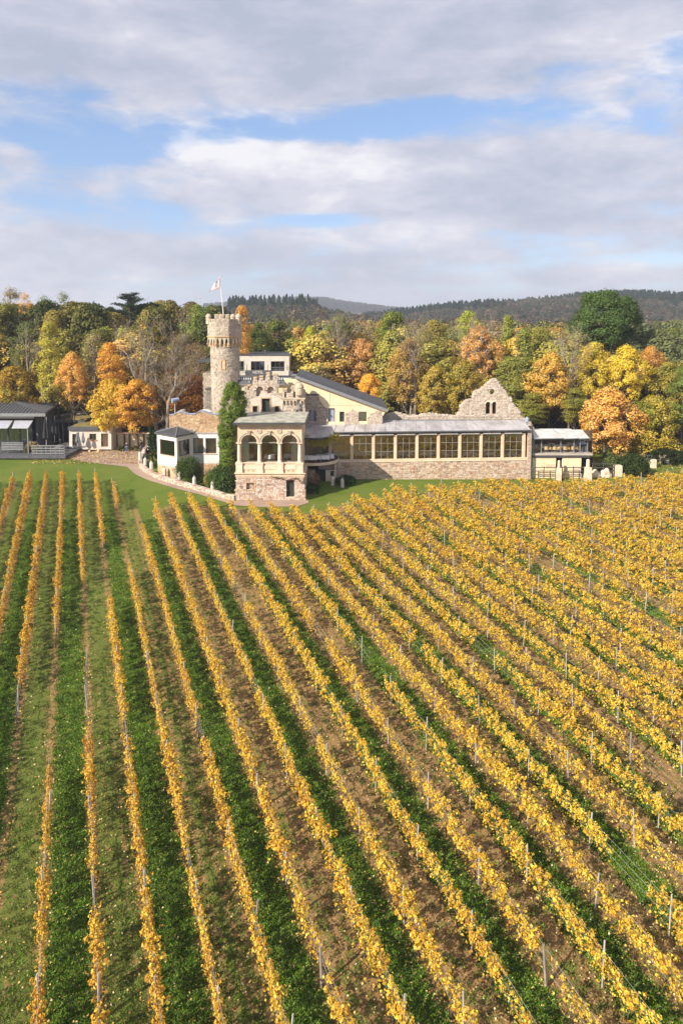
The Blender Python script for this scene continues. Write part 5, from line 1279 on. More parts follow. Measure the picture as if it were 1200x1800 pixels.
mb = MB(); mb.box((g.x-.8, g.y, g.z+.72), (g.x+.8, g.y+2.4, g.z+.78)); mb.build('table_top', M_white, t)
for dx in (-.7, -.25, .25, .7):
    for dy in (.1, 2.2): mb = MB(); mb.box((g.x+dx-.05, g.y+dy, g.z), (g.x+dx+.05, g.y+dy+.1, g.z+.719)); mb.build('leg', M_white, t)
for i, (x, y, r, h, lb) in enumerate([(116,790,.5,1.0,'pale tall round barrel planter at the end of the terrace railing'),(47,792,.45,.75,'pale rounded pot left of the feather grass'),(11,788,.5,1.0,'grey terrace planter at the left end of the slatted railing')]):
    g = G(x, y); t = empty('planter', g, lb, 'planter'); mb = MB(); mb.lathe(g, [(r*.75,0),(r,h*.5),(r*.95,h*.9),(r*1.05,h),(r*.85,h),(r*.8,h*.85)], 12); mb.build('pot', M_kerbstone, t, smooth=True)
    mb = MB(); mb.lathe(g, [(r*.82,h*.84),(.01,h*.9)], 12); mb.build('soil', M_vinewood, t)
def bistro(px, py, Y, z, lb, kind='table', m=None, rz=0):
    p = P(px, py, Y); x = p.x
    if kind == 'table':
        t = empty('terrace_table', (x, Y, z), lb, 'table'); mb = MB(); mb.lathe((x, Y, z), [(.5,.70),(.5,.74)], 12); mb.build('table_top', m or M_grey_metal, t); mb = MB(); mb.tube([(x,Y,z),(x,Y,z+.7)], .04, 6); mb.lathe((x,Y,z), [(.28,0),(.28,.03)], 8); mb.build('pedestal', M_dark_metal, t)
    return t
for i, (x, Y) in enumerate([(25,YQ-4.5),(52,YQ-5),(70,YQ-6),(103,YQ-5),(108,YQ-3),(8,YQ-5)]):
    bistro(x, 780, Y, ZT, ['grey bistro table under the right awning','grey bistro table at the awning corner','grey bistro table behind the slatted railing near the terrace middle','grey bistro table between the black parasols and railing','grey bistro table near the kitchen windows','grey bistro table under the left awning'][i])
t = empty('signpost', G(107, 801), 'thin dark lamp post standing on the court edge by the lawn', 'lamp post'); g = G(107, 801); mb = MB(); mb.tube([g, g+Vector((0,0,2.3))], .05, 6); mb.build('pole', M_dark_metal, t); mb = MB(); mb.lathe(g+Vector((0,0,2.3)), [(.06,0),(.14,.05),(.14,.2),(.01,.26)], 8); mb.build('lamp_head', M_dark_metal, t)

# ---------------------------------------------------------------- terrace restaurant, right
YZ = 88.6
tr = empty('terrace_restaurant', P(985, 838, YZ), 'open dining terrace with pale glass awnings above cream wall panels, right of the gallery', 'terrace')
def terrace():
    pl = lambda n, mb, m, **k: mb.build(n, m, tr, **k)
    x0 = P(934.5, 800, YZ).x; x1 = P(1041, 800, YZ).x; zf = P(985, 797.5, YZ).z; zt = P(985, 755, YZ+4).z
    mb = MB(); mb.pbox(934.5, 797.5, 1041, 800.5, YZ-.1, 7); pl('floor_slab', mb, M_kerbstone)
    mb = MB(); mb.pbox(934.6, 800.6, 1036, 804.5, YZ-.02, .4); pl('slab_beam', mb, M_dark_metal)
    for a, b in ((934.8,976),(987.5,1020.5)): mb = MB(); mb.pbox(a, 804.5, b, 845, YZ+.1, .3); pl('cream_panel', mb, M_cream)
    for (a, b, c, d) in ((959,816,976,823),(1007,820,1020,829)):
        mb = MB(); mb.pbox(a, b, c, d, YZ+.06, .038); pl('pale_repair_patch', mb, M_sand)
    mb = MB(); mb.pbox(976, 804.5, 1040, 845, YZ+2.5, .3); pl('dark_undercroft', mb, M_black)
    mb = MB(); mb.pbox(934.6, 757, 1040, 797, YZ+6.6, .3); pl('rear_wall', mb, M_int_dark)
    # awnings, each its own glass sheet
    for a, b, c, d in ((934.5,938,969,990.5),(969.4,990.8,1003,1017),(1003.4,1017.3,1022,1036)):
        p, q = P(a, 753.5 if a < 1000 else 755, YZ+4.5), P(c, 753.5 if a < 1000 else 755, YZ+4.5); r, s = P(b-.3, 771.5, YZ-.3), P(d, 770.5, YZ-.3); dn = Vector((0,0,-.07))
        mb = MB(); mb.add([p,q,s,r,p+dn,q+dn,s+dn,r+dn], [(0,3,2,1),(4,5,6,7),(3,7,6,2),(2,6,5,1),(0,4,7,3)]); w = pl('glass_awning', mb, M_rglass)
        mb = MB(); mb.tube([p+Vector((0,0,.04)), r+Vector((0,0,.04))], .05, 4); mb.tube([r, s], .07, 6); sub('awning_bar', mb, M_grey_metal, w)
    for x in (936, 951, 985, 1008, 1019, 1032):
        mb = MB(); mb.pbox(x-.7, 770, x+.7, 797.4, YZ+.3, .12); pl('steel_post', mb, M_grey_metal)
    mb = MB(); mb.pbox(934.6, 771, 1034, 773, YZ+.1, .15); pl('awning_beam', mb, M_dark_metal)
    for k in range(9):
        a = P(934.8+k*11.2, 797, YZ+.2); b = P(934.8+(k+1)*11.2-.5, 786, YZ+.2)
        if k in (8,): continue
    return zf
ZZ = terrace()
def make_chair():
    t = empty('wicker_chair', (0,0,0), '', 'chair', 'wicker chairs on the dining terrace'); mb = MB(); mb.box((-.24,-.24,.40), (.24,.24,.48)); mb.build('seat', M_wicker, t, loc=(0,0,0))
    mb = MB(); n = 8; vs = []
    for k in range(n+1):
        a = PI*(.0+1.0*k/n); 
        for r, z in ((.27,.40),(.30,.86-.18*abs(2*k/n-1)**3)): vs.append((r*math.cos(a), r*math.sin(a), z))
        for r, z in ((.24,.40),(.27,.86-.18*abs(2*k/n-1)**3)): vs.append((r*math.cos(a), r*math.sin(a), z))
    mb.add(vs, [(k*4, k*4+4, k*4+5, k*4+1) for k in range(n)]+[(k*4+2, k*4+3, k*4+7, k*4+6) for k in range(n)]+[(k*4+1, k*4+5, k*4+7, k*4+3) for k in range(n)]); mb.build('backrest', M_wicker, t, loc=(0,0,0))
    for sx in (-1,1):
        for sy in (-1,1): mb = MB(); mb.tube([(sx*.2,sy*.2,0),(sx*.2,sy*.2,.4)], .025, 4); mb.build('leg', M_dark_metal, t, loc=(0,0,0))
    return t
chair0 = make_chair(); ORD = ['first','second','third','fourth','fifth','sixth','seventh','eighth','ninth','tenth','eleventh','twelfth','thirteenth','fourteenth','fifteenth','sixteenth']
CH = [(944,.9,0),(949,2.3,2.6),(959,.8,3.0),(964.5,1.0,.2),(971,2.2,1.2),(974,.8,3.3),(979,.9,-.1),(992,.8,3.0),(997,1.1,.3),(1003,2.4,1.8),(1007,.8,2.9),(1012,1.0,.1),(1018,2.3,1.0)]
for i, (x, dy, rz) in enumerate(CH):
    p = P(x, 790, YZ+dy); lb = 'wicker chair on the dining terrace, %s from the left' % ORD[i]; loc = (p.x, YZ+dy, ZZ)
    if i == 0: chair0.location = loc; chair0['label'] = lb; chair0.rotation_euler = (0,0,rz)
    else: copy_thing(chair0, lb, loc, rz)
for i, (x, dy) in enumerate([(954,1.2),(985,1.3),(1015,1.5),(968,3.4),(1000,3.5)]):
    bistro(x, 790, YZ+dy, ZZ, 'light table on the dining terrace, ' + ['front row at the left','front row in the middle','front row at the right','back row at the left','back row at the right'][i], m=M_zinc)
t = empty('waste_bin', P(1028, 797, YZ+1), 'dark grey bin at the right end of the dining terrace', 'bin'); p = P(1028, 790, YZ+1); mb = MB(); mb.box((p.x-.35, YZ+1, ZZ), (p.x+.35, YZ+1.6, ZZ+.85)); mb.build('bin_body', M_slate, t); mb = MB(); mb.box((p.x-.38, YZ+.96, ZZ+.852), (p.x+.38, YZ+1.64, ZZ+.92)); mb.build('bin_lid', M_dark_metal, t)
t = empty('grey_parasol', P(1020, 797, YZ+2), 'small grey-blue open parasol at the right of the dining terrace', 'parasol'); p = P(1020, 778, YZ+2); mb = MB(); mb.lathe((p.x, p.y, p.z), [(.85,-.12),(.5,.12),(.02,.25)], 10); mb.build('canopy', M_bluegrey, t); mb = MB(); mb.tube([(p.x,p.y,ZZ),(p.x,p.y,p.z+.1)], .03, 5); mb.build('pole', M_grey_metal, t)
# stone gate pillars, boulders and rails in front
def pillar(name, px, ptop, pbot, w, label, m=None, knob=False, lean=0, Y=None):
    g = G(px, pbot) if Y is None else on_ground(P(px, pbot, Y).x, Y); Y = g.y; h = (P(px, ptop, Y).z-g.z); ww = w/sc(Y, 820); t = empty(name, g, label, 'stone pillar'); r = random.Random(int(px))
    mb = MB(); n = 5; hb = h*(.68 if knob else 1)
    prof = []
    for k in range(n+1):
        f = k/n; e = ww/2*(1-.12*f)+r.uniform(-.03,.03); prof.append((e, f*hb))
    vs = []
    for e, z in prof: vs += [(g.x-e+lean*z, g.y-e*.8, g.z+z-.2), (g.x+e+lean*z, g.y-e*.8, g.z+z-.2), (g.x+e+lean*z, g.y+e*.8, g.z+z-.2), (g.x-e+lean*z, g.y+e*.8, g.z+z-.2)]
    mb.add(vs, [(k*4+j, k*4+(j+1) % 4, k*4+4+(j+1) % 4, k*4+4+j) for k in range(n) for j in range(4)]+[(n*4, n*4+1, n*4+2, n*4+3)]); mb.build('shaft', m or M_sand_light, t)
    if knob: mb = MB(); mb.lathe((g.x, g.y, g.z+hb-.22), [(ww*.28,0),(ww*.26,h-hb),(ww*.2,h-hb+.1),(.01,h-hb+.15)], 10); mb.build('finial', m or M_sand_light, t)
    return g
pillar('stone_pillar', 981, 808, 837.5, 9, 'weathered sandstone pillar with round finial between the cream panels', knob=True, Y=87.6)
pillar('stone_pillar', 1032, 806, 838, 12, 'broad weathered sandstone pillar with slim finial at the terrace corner', knob=True, Y=87.5)
pillar('stone_pillar', 1084.5, 815, 837, 13, 'squat weathered sandstone pillar left of the dark hedge')
pillar('stone_pillar', 1147, 805, 822, 9, 'sandstone gate pillar at the far lane, right of the hedge')
pillar('stone_pillar', 1166, 798, 813, 15, 'square block of stone under the green tree at far right', m=M_ruin)
pillar('stone_post', 1018, 812, 822, 3, 'thin white stone stump under the orange tree')
def boulder(px, py, r, label, s):
    g = G(px, py); me = bpy.data.meshes.new('boulder'); import bmesh; bm = bmesh.new(); bmesh.ops.create_icosphere(bm, subdivisions=3, radius=1)
    for v in bm.verts:
        n = mnoise.noise(v.co*1.3+Vector((s,0,0)))*.45+mnoise.noise(v.co*4+Vector((s,0,0)))*.08; v.co = v.co*(1+n); v.co = Vector((v.co.x*r, v.co.y*r*.7, v.co.z*r*.85))
    bm.to_mesh(me); bm.free(); me.materials.append(M_sand_light); o = link('boulder', me, loc=(g.x, g.y, g.z+r*.45)); tag(o, label, 'boulder')
boulder(1043, 838, .75, 'angular pale boulder beside the broad sandstone pillar', 3); boulder(1063, 838, .8, 'rounded pale boulder between the boulder and squat pillar', 7)
def field_rail(px0, px1, py, label, nr=3, Y=None):
    a, b = (G(px0, py), G(px1, py)) if Y is None else (on_ground(P(px0, py, Y).x, Y), on_ground(P(px1, py, Y).x, Y)); t = empty('field_rail', a, label, 'railing')
    for k in range(nr): mb = MB(); z = .75+.48*k; mb.tube([a+Vector((0,0,z)), b+Vector((0,0,z+.02))], .055, 6); mb.build('rail', M_dark_metal, t)
    for f in (0, .5, 1): p = a.lerp(b, f); mb = MB(); mb.tube([p, p+Vector((0,0,1.85))], .06, 6); mb.build('post', M_dark_metal, t)
field_rail(934, 976, 838, 'dark three-bar railing in front of the left cream panel', 3, 87.7); field_rail(987, 1026, 838, 'dark three-bar railing in front of the right cream panel', 3, 87.7); field_rail(1040, 1078, 838, 'dark three-bar railing behind the two boulders'); field_rail(1130, 1144, 822, 'short dark railing at the far lane gate')
field_rail(1178, 1240, 813, 'dark field railing under the green tree at the right edge', 2)
# ---------------------------------------------------------------- trees
def crown_mesh(form, seed, n_leaf, size, mat_=None, dens=None):
    """crown in metres; canonical total height 20, half-width about 4"""
    rng = np.random.default_rng(seed); C = []; Nn = []; centers = []
    if form == 'round':   nc, prof, z0, z1, R = 135, lambda t: math.sin(PI*min(1, t*.9+.1))**.55, 4.5, 20, 4.4
    elif form == 'tall':  nc, prof, z0, z1, R = 125, lambda t: math.sin(PI*min(1, t*.86+.14))**.7, 3.0, 20, 3.4
    elif form == 'cone':  nc, prof, z0, z1, R = 85, lambda t: (1-t)**.75*.95+.08, 2.5, 20, 3.6
    elif form == 'low':   nc, prof, z0, z1, R = 150, lambda t: math.sin(PI*min(1, t*.78+.22))**.6, 7.0, 20, 5.5
    elif form == 'thin':  nc, prof, z0, z1, R = 60, lambda t: math.sin(PI*min(1, t*.85+.15))**.6, 4.0, 20, 3.8
    elif form == 'dense': nc, prof, z0, z1, R = 210, lambda t: math.sin(PI*min(.97, t*.84+.10))**.6, 10.0, 20, 5.0
    elif form == 'fir':   nc, prof, z0, z1, R = 110, lambda t: (1-t)**.9+.03, 1.5, 20, 3.4
    lob = rng.uniform(0, 6.28, 4)
    while len(centers) < nc:
        t = rng.uniform(0, 1)**(.85 if form != 'dense' else 1.0); a = rng.uniform(0, 2*PI)
        r = prof(t)*R*(.82+.22*math.sin(3*a+lob[0]+t*4)+.10*math.sin(5*a+lob[1]-t*7))*(1 if form == 'dense' else rng.uniform(.35, 1.06)**.6)
        r *= .93; z = z0+(z1-z0-.8)*t
        centers.append((r*math.cos(a), r*math.sin(a), z))
    per = n_leaf//nc
    for c in centers:
        k = int(per*rng.uniform(.6, 1.4)); rad = rng.uniform(.7, 1.25)*(1.0 if form != 'dense' else 1.05)*(.7 if form in ('fir',) else 1)
        d = rng.normal(0, 1, (k, 3)); d[:, 2] = d[:, 2]*.75+.25; d /= np.linalg.norm(d, axis=1)[:, None]
        rr = rad*rng.uniform(.45, 1.08, k)[:, None]**.6 if form != 'thin' else rad*1.3*rng.uniform(.1, 1.1, k)[:, None]
        if form == 'fir': d[:, 2] -= .35*np.hypot(d[:, 0], d[:, 1])
        C.append(np.array(c)+d*rr*np.array([1.05, 1.05, .95])); out = np.array([c[0], c[1], 0.0]); out = out/(np.linalg.norm(out)+1e-6)
        Nn.append(d+out*.5+np.array([0, 0, .35]))
    C = np.concatenate(C); Nn = np.concatenate(Nn)
    V = leafquads(C, Nn, size, rng, .8, .45); return quads(V, mat_ or M_leaf, form+'_crown'), centers
def trunk_mesh(form, centers, seed, m, thick=.28):
    r = random.Random(seed); mb = MB(); H = 17 if form != 'low' else 14
    pts = [(0, 0, -.5)]; x = y = 0
    for k in range(1, 8): x += r.uniform(-.15, .15); y += r.uniform(-.15, .15); pts.append((x, y, H*k/7))
    mb.tube(pts, [thick*(1-.11*k) for k in range(8)], 8)
    for c in r.sample(centers, min(34, len(centers))):
        z = max(1.5, c[2]-r.uniform(2.5, 5)); k = min(6, int(z/H*7)); p = Vector(pts[k]).lerp(Vector(pts[k+1]), z/H*7-k) if k < 7 else Vector(pts[-1])
        c = Vector(c); m1 = p.lerp(c, .5)+Vector((0, 0, -.3+r.uniform(-.3,.3)))
        mb.tube([p, m1, c], [thick*.36, thick*.22, thick*.07], 5)
    return mb.mesh(m, True)
LIB = {}
for form, n, size, seeds in (('round', 12500, .30, (1, 2, 3)), ('tall', 10500, .28, (4, 5)), ('cone', 9500, .28, (6, 7)), ('low', 15000, .31, (8, 9, 15)), ('thin', 3600, .27, (10, 11, 12)), ('dense', 32000, .26, (13,)), ('fir', 5200, .36, (14,))):
    for s in seeds:
        me, cs = crown_mesh(form, s, n, size); LIB.setdefault(form, []).append((me, trunk_mesh(form, cs, s, M_bark if form != 'thin' else M_bark_pale)))
LIMIT = 1
def tree(form, px, ptop, hw, Y, color, green, label, name='broadleaf_tree', pbot=None, var=None, rz=None):
    X = P(px, ptop+40, Y).x; zt = P(px, ptop, Y).z; z0 = terrain(X, Y); H = zt-z0; R = hw/sc(Y)
    lib = LIB[form]; cm, tm = lib[(var if var is not None else int(px*7+Y)) % len(lib)]; base = {'round':3.9,'tall':3.1,'cone':3.0,'low':4.9,'thin':3.7,'dense':4.6,'fir':3.2}[form]
    if pbot is None and form in ('round','low','tall','thin'): pbot = min(ptop+hw*{'round':3.6,'low':2.75,'tall':5.5,'thin':3.8}[form], 745)
    t = empty(name, (X, Y, z0), label, 'tree'); s = Vector((R/base, R/base, H/20)); rz = (px*.37+Y*.11) % 6.28 if rz is None else rz
    t.rotation_euler = (0, 0, rz)
    o = link('trunk', tm, t, loc=(0,0,0)); o.scale = (max(s.x, .6), max(s.y, .6), s.z)
    if pbot:      # crown starts higher than the canonical one: squeeze it between two heights
        zb = P(px, pbot, Y).z; c0, c1 = {'round':4,'tall':2.5,'cone':2.,'low':6.2,'thin':3.3,'dense':9.4,'fir':1}[form], 20.2
        k = (zt-zb)/(c1-c0); o = link('crown', cm, t, loc=(0, 0, (zb-z0)-c0*k)); o.scale = (s.x, s.y, k)
    else: o = link('crown', cm, t, loc=(0,0,0)); o.scale = s
    o.color = (*[min(.92, c*k) for c, k in zip(color, (1.12, 1.18, 1.08))], 1-green*.6)
    return t
GO=(.24,.22,.045); OL=(.34,.26,.06); YG_=(.46,.38,.05); YE=(.66,.42,.035); YO=(.68,.34,.035); OR=(.70,.38,.085); RU=(.46,.20,.05); BR=(.30,.18,.07); DG=(.10,.13,.035); GR=(.20,.24,.045); TW=(.34,.26,.13); GOLD=(.62,.37,.06); GG=(.23,.24,.10)
T = [ # form, px, top, half width, distance, colour, green share, label, crown bottom
 ('thin',22,502,26,140,TW,.0,'tall thin twiggy tree with bare top at the far left skyline',None),
 ('thin',45,512,16,136,OR,.0,'slender orange-brown tree at the far left skyline',None),
 ('round',12,530,42,127,GO,.5,'broad olive green tree at the far left edge',None),
 ('round',52,562,30,119,DG,.6,'dark green tree above the dark restaurant roof',None),
 ('thin',80,516,26,137,GG,.2,'thin grey-green tree on the skyline, left of the cedar',None),
 ('thin',112,510,22,141,GG,.2,'thin upright grey-green tree with the highest spiky top',None),
 ('tall',88,562,25,111,YG_,.35,'tall narrow yellow-green tree hanging over the restaurant roof',705),
 ('tall',96,542,32,122,OL,.2,'olive-yellow tree behind the narrow yellow-green one',None),
 ('low',128,618,27,108.5,OR,.0,'bright orange maple between restaurant and yellow trees',706),
 ('low',28,640,55,113,(.40,.24,.03),.45,'low dark yellow beech behind the restaurant roof',None),
 ('round',142,535,36,127,OL,.4,'olive rounded tree on the skyline behind the orange maple',None),
 ('fir',166,527,11,150,DG,.3,'small dark pine tip on the skyline left of the cedar',None),
 ('round',200,545,38,130,OL,.35,'olive brown tree below the cedar',None),
 ('round',176,575,32,119,(.20,.19,.05),.5,'shaded olive tree between the orange maple and the bare trees',None),
 ('thin',165,585,32,113,TW,.2,'thin brownish tree with pale branches behind the orange maple',None),
 ('round',268,545,38,128,YE,.35,'golden yellow tree on the skyline left of the tower',None),
 ('round',238,600,34,121,DG,.5,'dark green tree behind the left bare tree',None),
 ('tall',193,600,24,110,YO,.1,'tall yellow-orange tree at the court, upper crown',705),
 ('low',197,662,40,106.5,YE,.28,'bright yellow court tree nearest the annex door',759),
 ('low',240,664,42,106.0,YO,.25,'bright yellow-orange court tree behind the two walkers',759),
 ('round',305,640,26,119,RU,.0,'rust red tree glimpsed behind the right bare tree',None),
 ('low',335,655,42,113,(.50,.20,.035),.1,'rust orange tree low behind the ochre rubble wall',None),
 ('round',318,590,28,123,(.22,.2,.05),.4,'olive tree behind the right bare tree',None),
 ('round',352,530,38,127,GR,.3,'fresh green tree on the skyline just left of the tower',None),
 ('thin',345,600,34,116,BR,.0,'brown thin-leaved tree left of the tower shaft',None),
 ('tall',425,535,19,114,(.66,.34,.07),.1,'tall orange tree directly right of the tower head',None),
 ('round',455,565,26,124,DG,.5,'dark green tree behind the hotel block, left',None),
 ('round',486,560,32,130,(.09,.12,.05),.7,'deep green rounded tree behind the hotel block',None),
 ('thin',525,560,30,140,GG,.1,'grey-green thinning tree right of the hotel block',None),
 ('tall',546,572,17,121,(.50,.46,.04),.25,'slim bright yellow-green tree right of the hotel block',None),
 ('tall',523,600,15,118,(.40,.20,.04),.2,'slim orange-brown tree at the right side of the hotel',None),
 ('round',573,608,30,126,(.42,.22,.06),.2,'orange-brown tree behind the pale bare trunks',None),
 ('thin',560,640,34,112,TW,.3,'low brownish thicket tree above the slate slope',None),
 ('round',597,555,24,121,(.20,.24,.04),.3,'green-topped tree on tall pale bare trunks',603),
 ('thin',652,560,25,134,TW,.0,'grey twiggy tree right of the green-topped tree',None),
 ('low',634,592,30,119,(.62,.34,.12),.0,'soft orange tree above the slate slope',None),
 ('low',648,655,26,109,(.80,.42,.03),.1,'bright golden maple just above the slate slope end',722),
 ('round',690,545,36,124,(.22,.24,.05),.4,'large olive green tree in the middle of the skyline',None),
 ('tall',672,560,22,128,OL,.4,'olive tree touching the left of the large olive one',None),
 ('low',712,600,40,112.5,(.46,.29,.07),.15,'ochre brown tree behind the ruined wall, left part',None),
 ('thin',722,590,30,111,(.40,.26,.11),.0,'thin ochre tree with pale twigs above the ruined wall',None),
 ('round',762,560,36,127,OL,.35,'olive yellow tree behind the ochre ones',None),
 ('round',742,575,26,121,(.34,.27,.06),.3,'pale olive tree at the centre right skyline',None),
 ('low',765,640,38,109,(.45,.31,.05),.3,'golden olive tree low behind the ruined wall',None),
 ('round',824,543,27,130,(.38,.40,.04),.3,'fresh yellow-green tree on the skyline above the ruined gable',None),
 ('thin',795,570,28,121,GG,.1,'grey-green tree with pale limbs left of the big orange one',None),
 ('low',840,570,36,116,(.72,.40,.12),.05,'broad orange tree with white limbs above the ruined gable',None),
 ('low',815,630,40,108.5,(.40,.28,.045),.4,'golden green tree left of the ruined gable',None),
 ('cone',892,552,20,124,(.27,.28,.05),.2,'pointed olive green tree, left of a pair right of the gable',None),
 ('cone',921,574,26,117,(.25,.26,.05),.2,'pointed olive green tree, right of a pair right of the gable',None),
 ('tall',898,625,36,110,(.27,.26,.05),.3,'dense olive tree directly behind the ruined gable slope',None),
 ('round',950,570,32,123,(.28,.25,.05),.3,'olive yellow tree left of the giant evergreen',None),
 ('round',976,572,22,127,(.50,.27,.05),.1,'orange-topped tree on the skyline left of the giant evergreen',None),
 ('low',966,616,40,106.5,GOLD,.22,'tall golden orange tree above the dining terrace',None),
 ('tall',935,690,26,104,(.30,.27,.04),.5,'yellow-green tree beside the right end of the ruined gable',None),
 ('thin',1012,580,32,118,(.33,.29,.12),.1,'silvery thin-leaved tree below the giant evergreen',None),
 ('dense',1061,508,51,121,(.085,.135,.034),.0,'giant rounded dark evergreen towering over the autumn trees',612),
 ('low',1040,598,38,109,(.62,.46,.04),.15,'bright yellow tree below the giant evergreen, left half',None),
 ('low',1098,605,36,107,(.70,.50,.03),.1,'brightest lemon yellow tree below the giant evergreen, right half',None),
 ('round',1128,575,36,140,(.12,.15,.07),.6,'muted green rounded tree right of the giant evergreen',None),
 ('round',1180,572,36,146,(.12,.14,.06),.6,'muted green tree at the right edge skyline',None),
 ('low',1143,606,30,115,(.56,.28,.06),.05,'rusty orange tree between lemon yellow tree and right edge',None),
 ('low',1172,632,42,109,(.34,.26,.04),.35,'olive gold tree at the right edge',None),
 ('low',1066,678,54,100,(.74,.41,.09),.05,'large salmon orange maple in front, right of the dining terrace',800),
 ('low',1148,692,48,101.5,(.46,.32,.035),.55,'large green and gold maple in front at the right',803),
 ('tall',1200,640,26,106,GR,.4,'green leafy tree cut by the right picture edge',None),
 ('round',1010,680,26,104,(.30,.26,.04),.5,'shaded green-gold tree behind the salmon maple, left side',None),
 ('low',1240,600,50,112,OL,.3,'olive tree just outside the right picture edge',None),
 ('round',-30,540,50,122,OL,.4,'olive tree just outside the left picture edge',None)]
for f, px, pt, hw, Y, col, gr_, lb, pb in T:
    nm = {'fir':'pine_tree','dense':'giant_evergreen','cone':'poplar_tree'}.get(f, 'broadleaf_tree')
    if 'maple' in lb: nm = 'maple_tree'
    tree(f, px, pt, hw, Y, col, gr_, lb, nm, pb)

# ---- bare trees with drawn limbs
def bare_tree(limbs, Y, label, seed, tw=520, leafc=(.30,.22,.10), nleaf=3500, m=None, r0=.34, spread=1.0, up=.5):
    r = random.Random(seed); rng = np.random.default_rng(seed); b = limbs[0][0]; base = P(b[0], b[1], Y); base = Vector((base.x, Y, terrain(base.x, Y)))
    t = empty('bare_tree', base, label, 'tree'); mb = MB(); tips = []
    twm = MB(); ends = []
    for li, L in enumerate(limbs):
        pts = []; off = 0
        for i, (x, y) in enumerate(L):
            q = P(x, y, Y); off += r.uniform(-.4, .4) if i else 0; q.y += off*(1 if i else 0); pts.append(q)
        if li == 0: pts[0] = base-Vector((0,0,.3))
        n = len(pts); ra = r0*(1 if li == 0 else .55); mb.tube(pts, [ra*(1-.75*i/(n-1)) for i in range(n)], 7)
        for i in range(1, n):
            for _ in range(3): f = r.random(); ends.append((pts[i-1].lerp(pts[i], f), (pts[i]-pts[i-1]).normalized(), ra*(1-.75*(i-1+f)/(n-1))))
        ends.append((pts[-1], (pts[-1]-pts[-2]).normalized(), ra*.3))
    def grow(p, d, rad, depth, L):
        q = p; pts = [p]
        for k in range(3):
            d = (d+Vector((r.uniform(-.5,.5), r.uniform(-.5,.5), r.uniform(-.15,.5)))*.45).normalized(); q = q+d*L/3; pts.append(q)
        (mb if rad > .04 else twm).tube(pts, [rad, rad*.8, rad*.6, rad*.4], 4 if rad > .03 else 3, cap=False); tips.append(q)
        if depth > 0:
            for _ in range(r.choice((2, 3))):
                f = r.choice((1, 2, 3)); dd = (d+Vector((r.uniform(-1,1)*spread, r.uniform(-1,1)*spread, r.uniform(-.3,.9)))*.8).normalized(); grow(pts[f], dd, max(rad*.6, .012), depth-1, L*.72)
    for p, d, rad in ends:
        a = Vector((r.uniform(-1,1), r.uniform(-1,1), r.uniform(0, 1)*up*2)).normalized(); grow(p, (d*.5+a).normalized(), min(rad*.5, .08), 3, r.uniform(1.6, 2.8))
    mb.build('trunk', m or M_bark_pale, t, smooth=True); twm.build('twigs', m or M_bark_pale, t)
    if nleaf:
        tip = np.array([list(x) for x in tips]); C = tip[rng.integers(0, len(tip), nleaf)]+rng.normal(0, .35, (nleaf, 3)); V = leafquads(C, rng.normal(0, 1, (nleaf, 3)), .16, rng)
        o = link('withered_leaves', quads(V, M_leaf), t); o.color = (*leafc, 1)
    return t
bare_tree([[(281,765),(275,745),(268,720),(259,700),(258,680),(260,655),(261,640),(268,620),(275,600)], [(262,706),(250,690),(238,670),(230,648),(224,625),(212,615)], [(260,662),(272,650),(281,655),(290,668)], [(260,672),(270,666),(278,676),(284,690)], [(262,642),(254,628),(246,612)]], 107.5, 'leafless tree with forked pale trunk, left of the two behind the white garden room', 31, leafc=(.30,.21,.09), nleaf=3000)
bare_tree([[(293,765),(296,735),(298,708),(304,690),(310,678),(311,655),(309,630),(303,615)], [(300,700),(316,692),(330,683),(338,665)], [(308,688),(300,668),(293,648),(298,643)], [(311,660),(320,648),(330,635)], [(310,640),(318,615),(322,590)]], 106.5, 'leafless brown-twigged tree, right of the two behind the white garden room', 32, leafc=(.30,.19,.09), nleaf=4200)
bare_tree([[(594,700),(595,680),(597,655),(597,630),(595,605),(592,580)], [(597,650),(590,625),(583,600),(578,585)], [(597,660),(605,630),(610,605),(620,592)], [(596,640),(602,610),(604,580)], [(594,665),(580,632),(572,626)]], 118.5, 'tall pale bare trunks rising above the slate slope', 33, nleaf=900, r0=.32, leafc=(.32,.24,.10))
bare_tree([[(835,740),(837,700),(838,660),(836,620),(840,590)], [(837,640),(850,620),(862,606)], [(838,650),(822,625),(812,600)], [(838,632),(845,600),(846,580)]], 114.2, 'white-limbed bare tree in the broad orange crown above the gable', 34, nleaf=500, r0=.26, leafc=(.6,.3,.07))
bare_tree([[(51,700),(50,660),(46,620),(44,600)], [(50,665),(53,640),(56,615)]], 115, 'thin pale dead trunk behind the dark restaurant', 35, nleaf=300, r0=.2)
bare_tree([[(730,700),(730,660),(729,625),(731,600)], [(730,640),(738,615),(742,600)], [(730,650),(720,625),(716,608)]], 110.5, 'small pale dead tree above the ruined wall', 36, nleaf=600, r0=.22)
bare_tree([[(1000,740),(1000,690),(1001,650),(1003,625)], [(1001,665),(1012,640),(1020,625)], [(1001,660),(990,635),(985,620)]], 105.8, 'silvery branched tree beside the golden tree over the terrace', 37, nleaf=900, leafc=(.4,.36,.14), r0=.22)

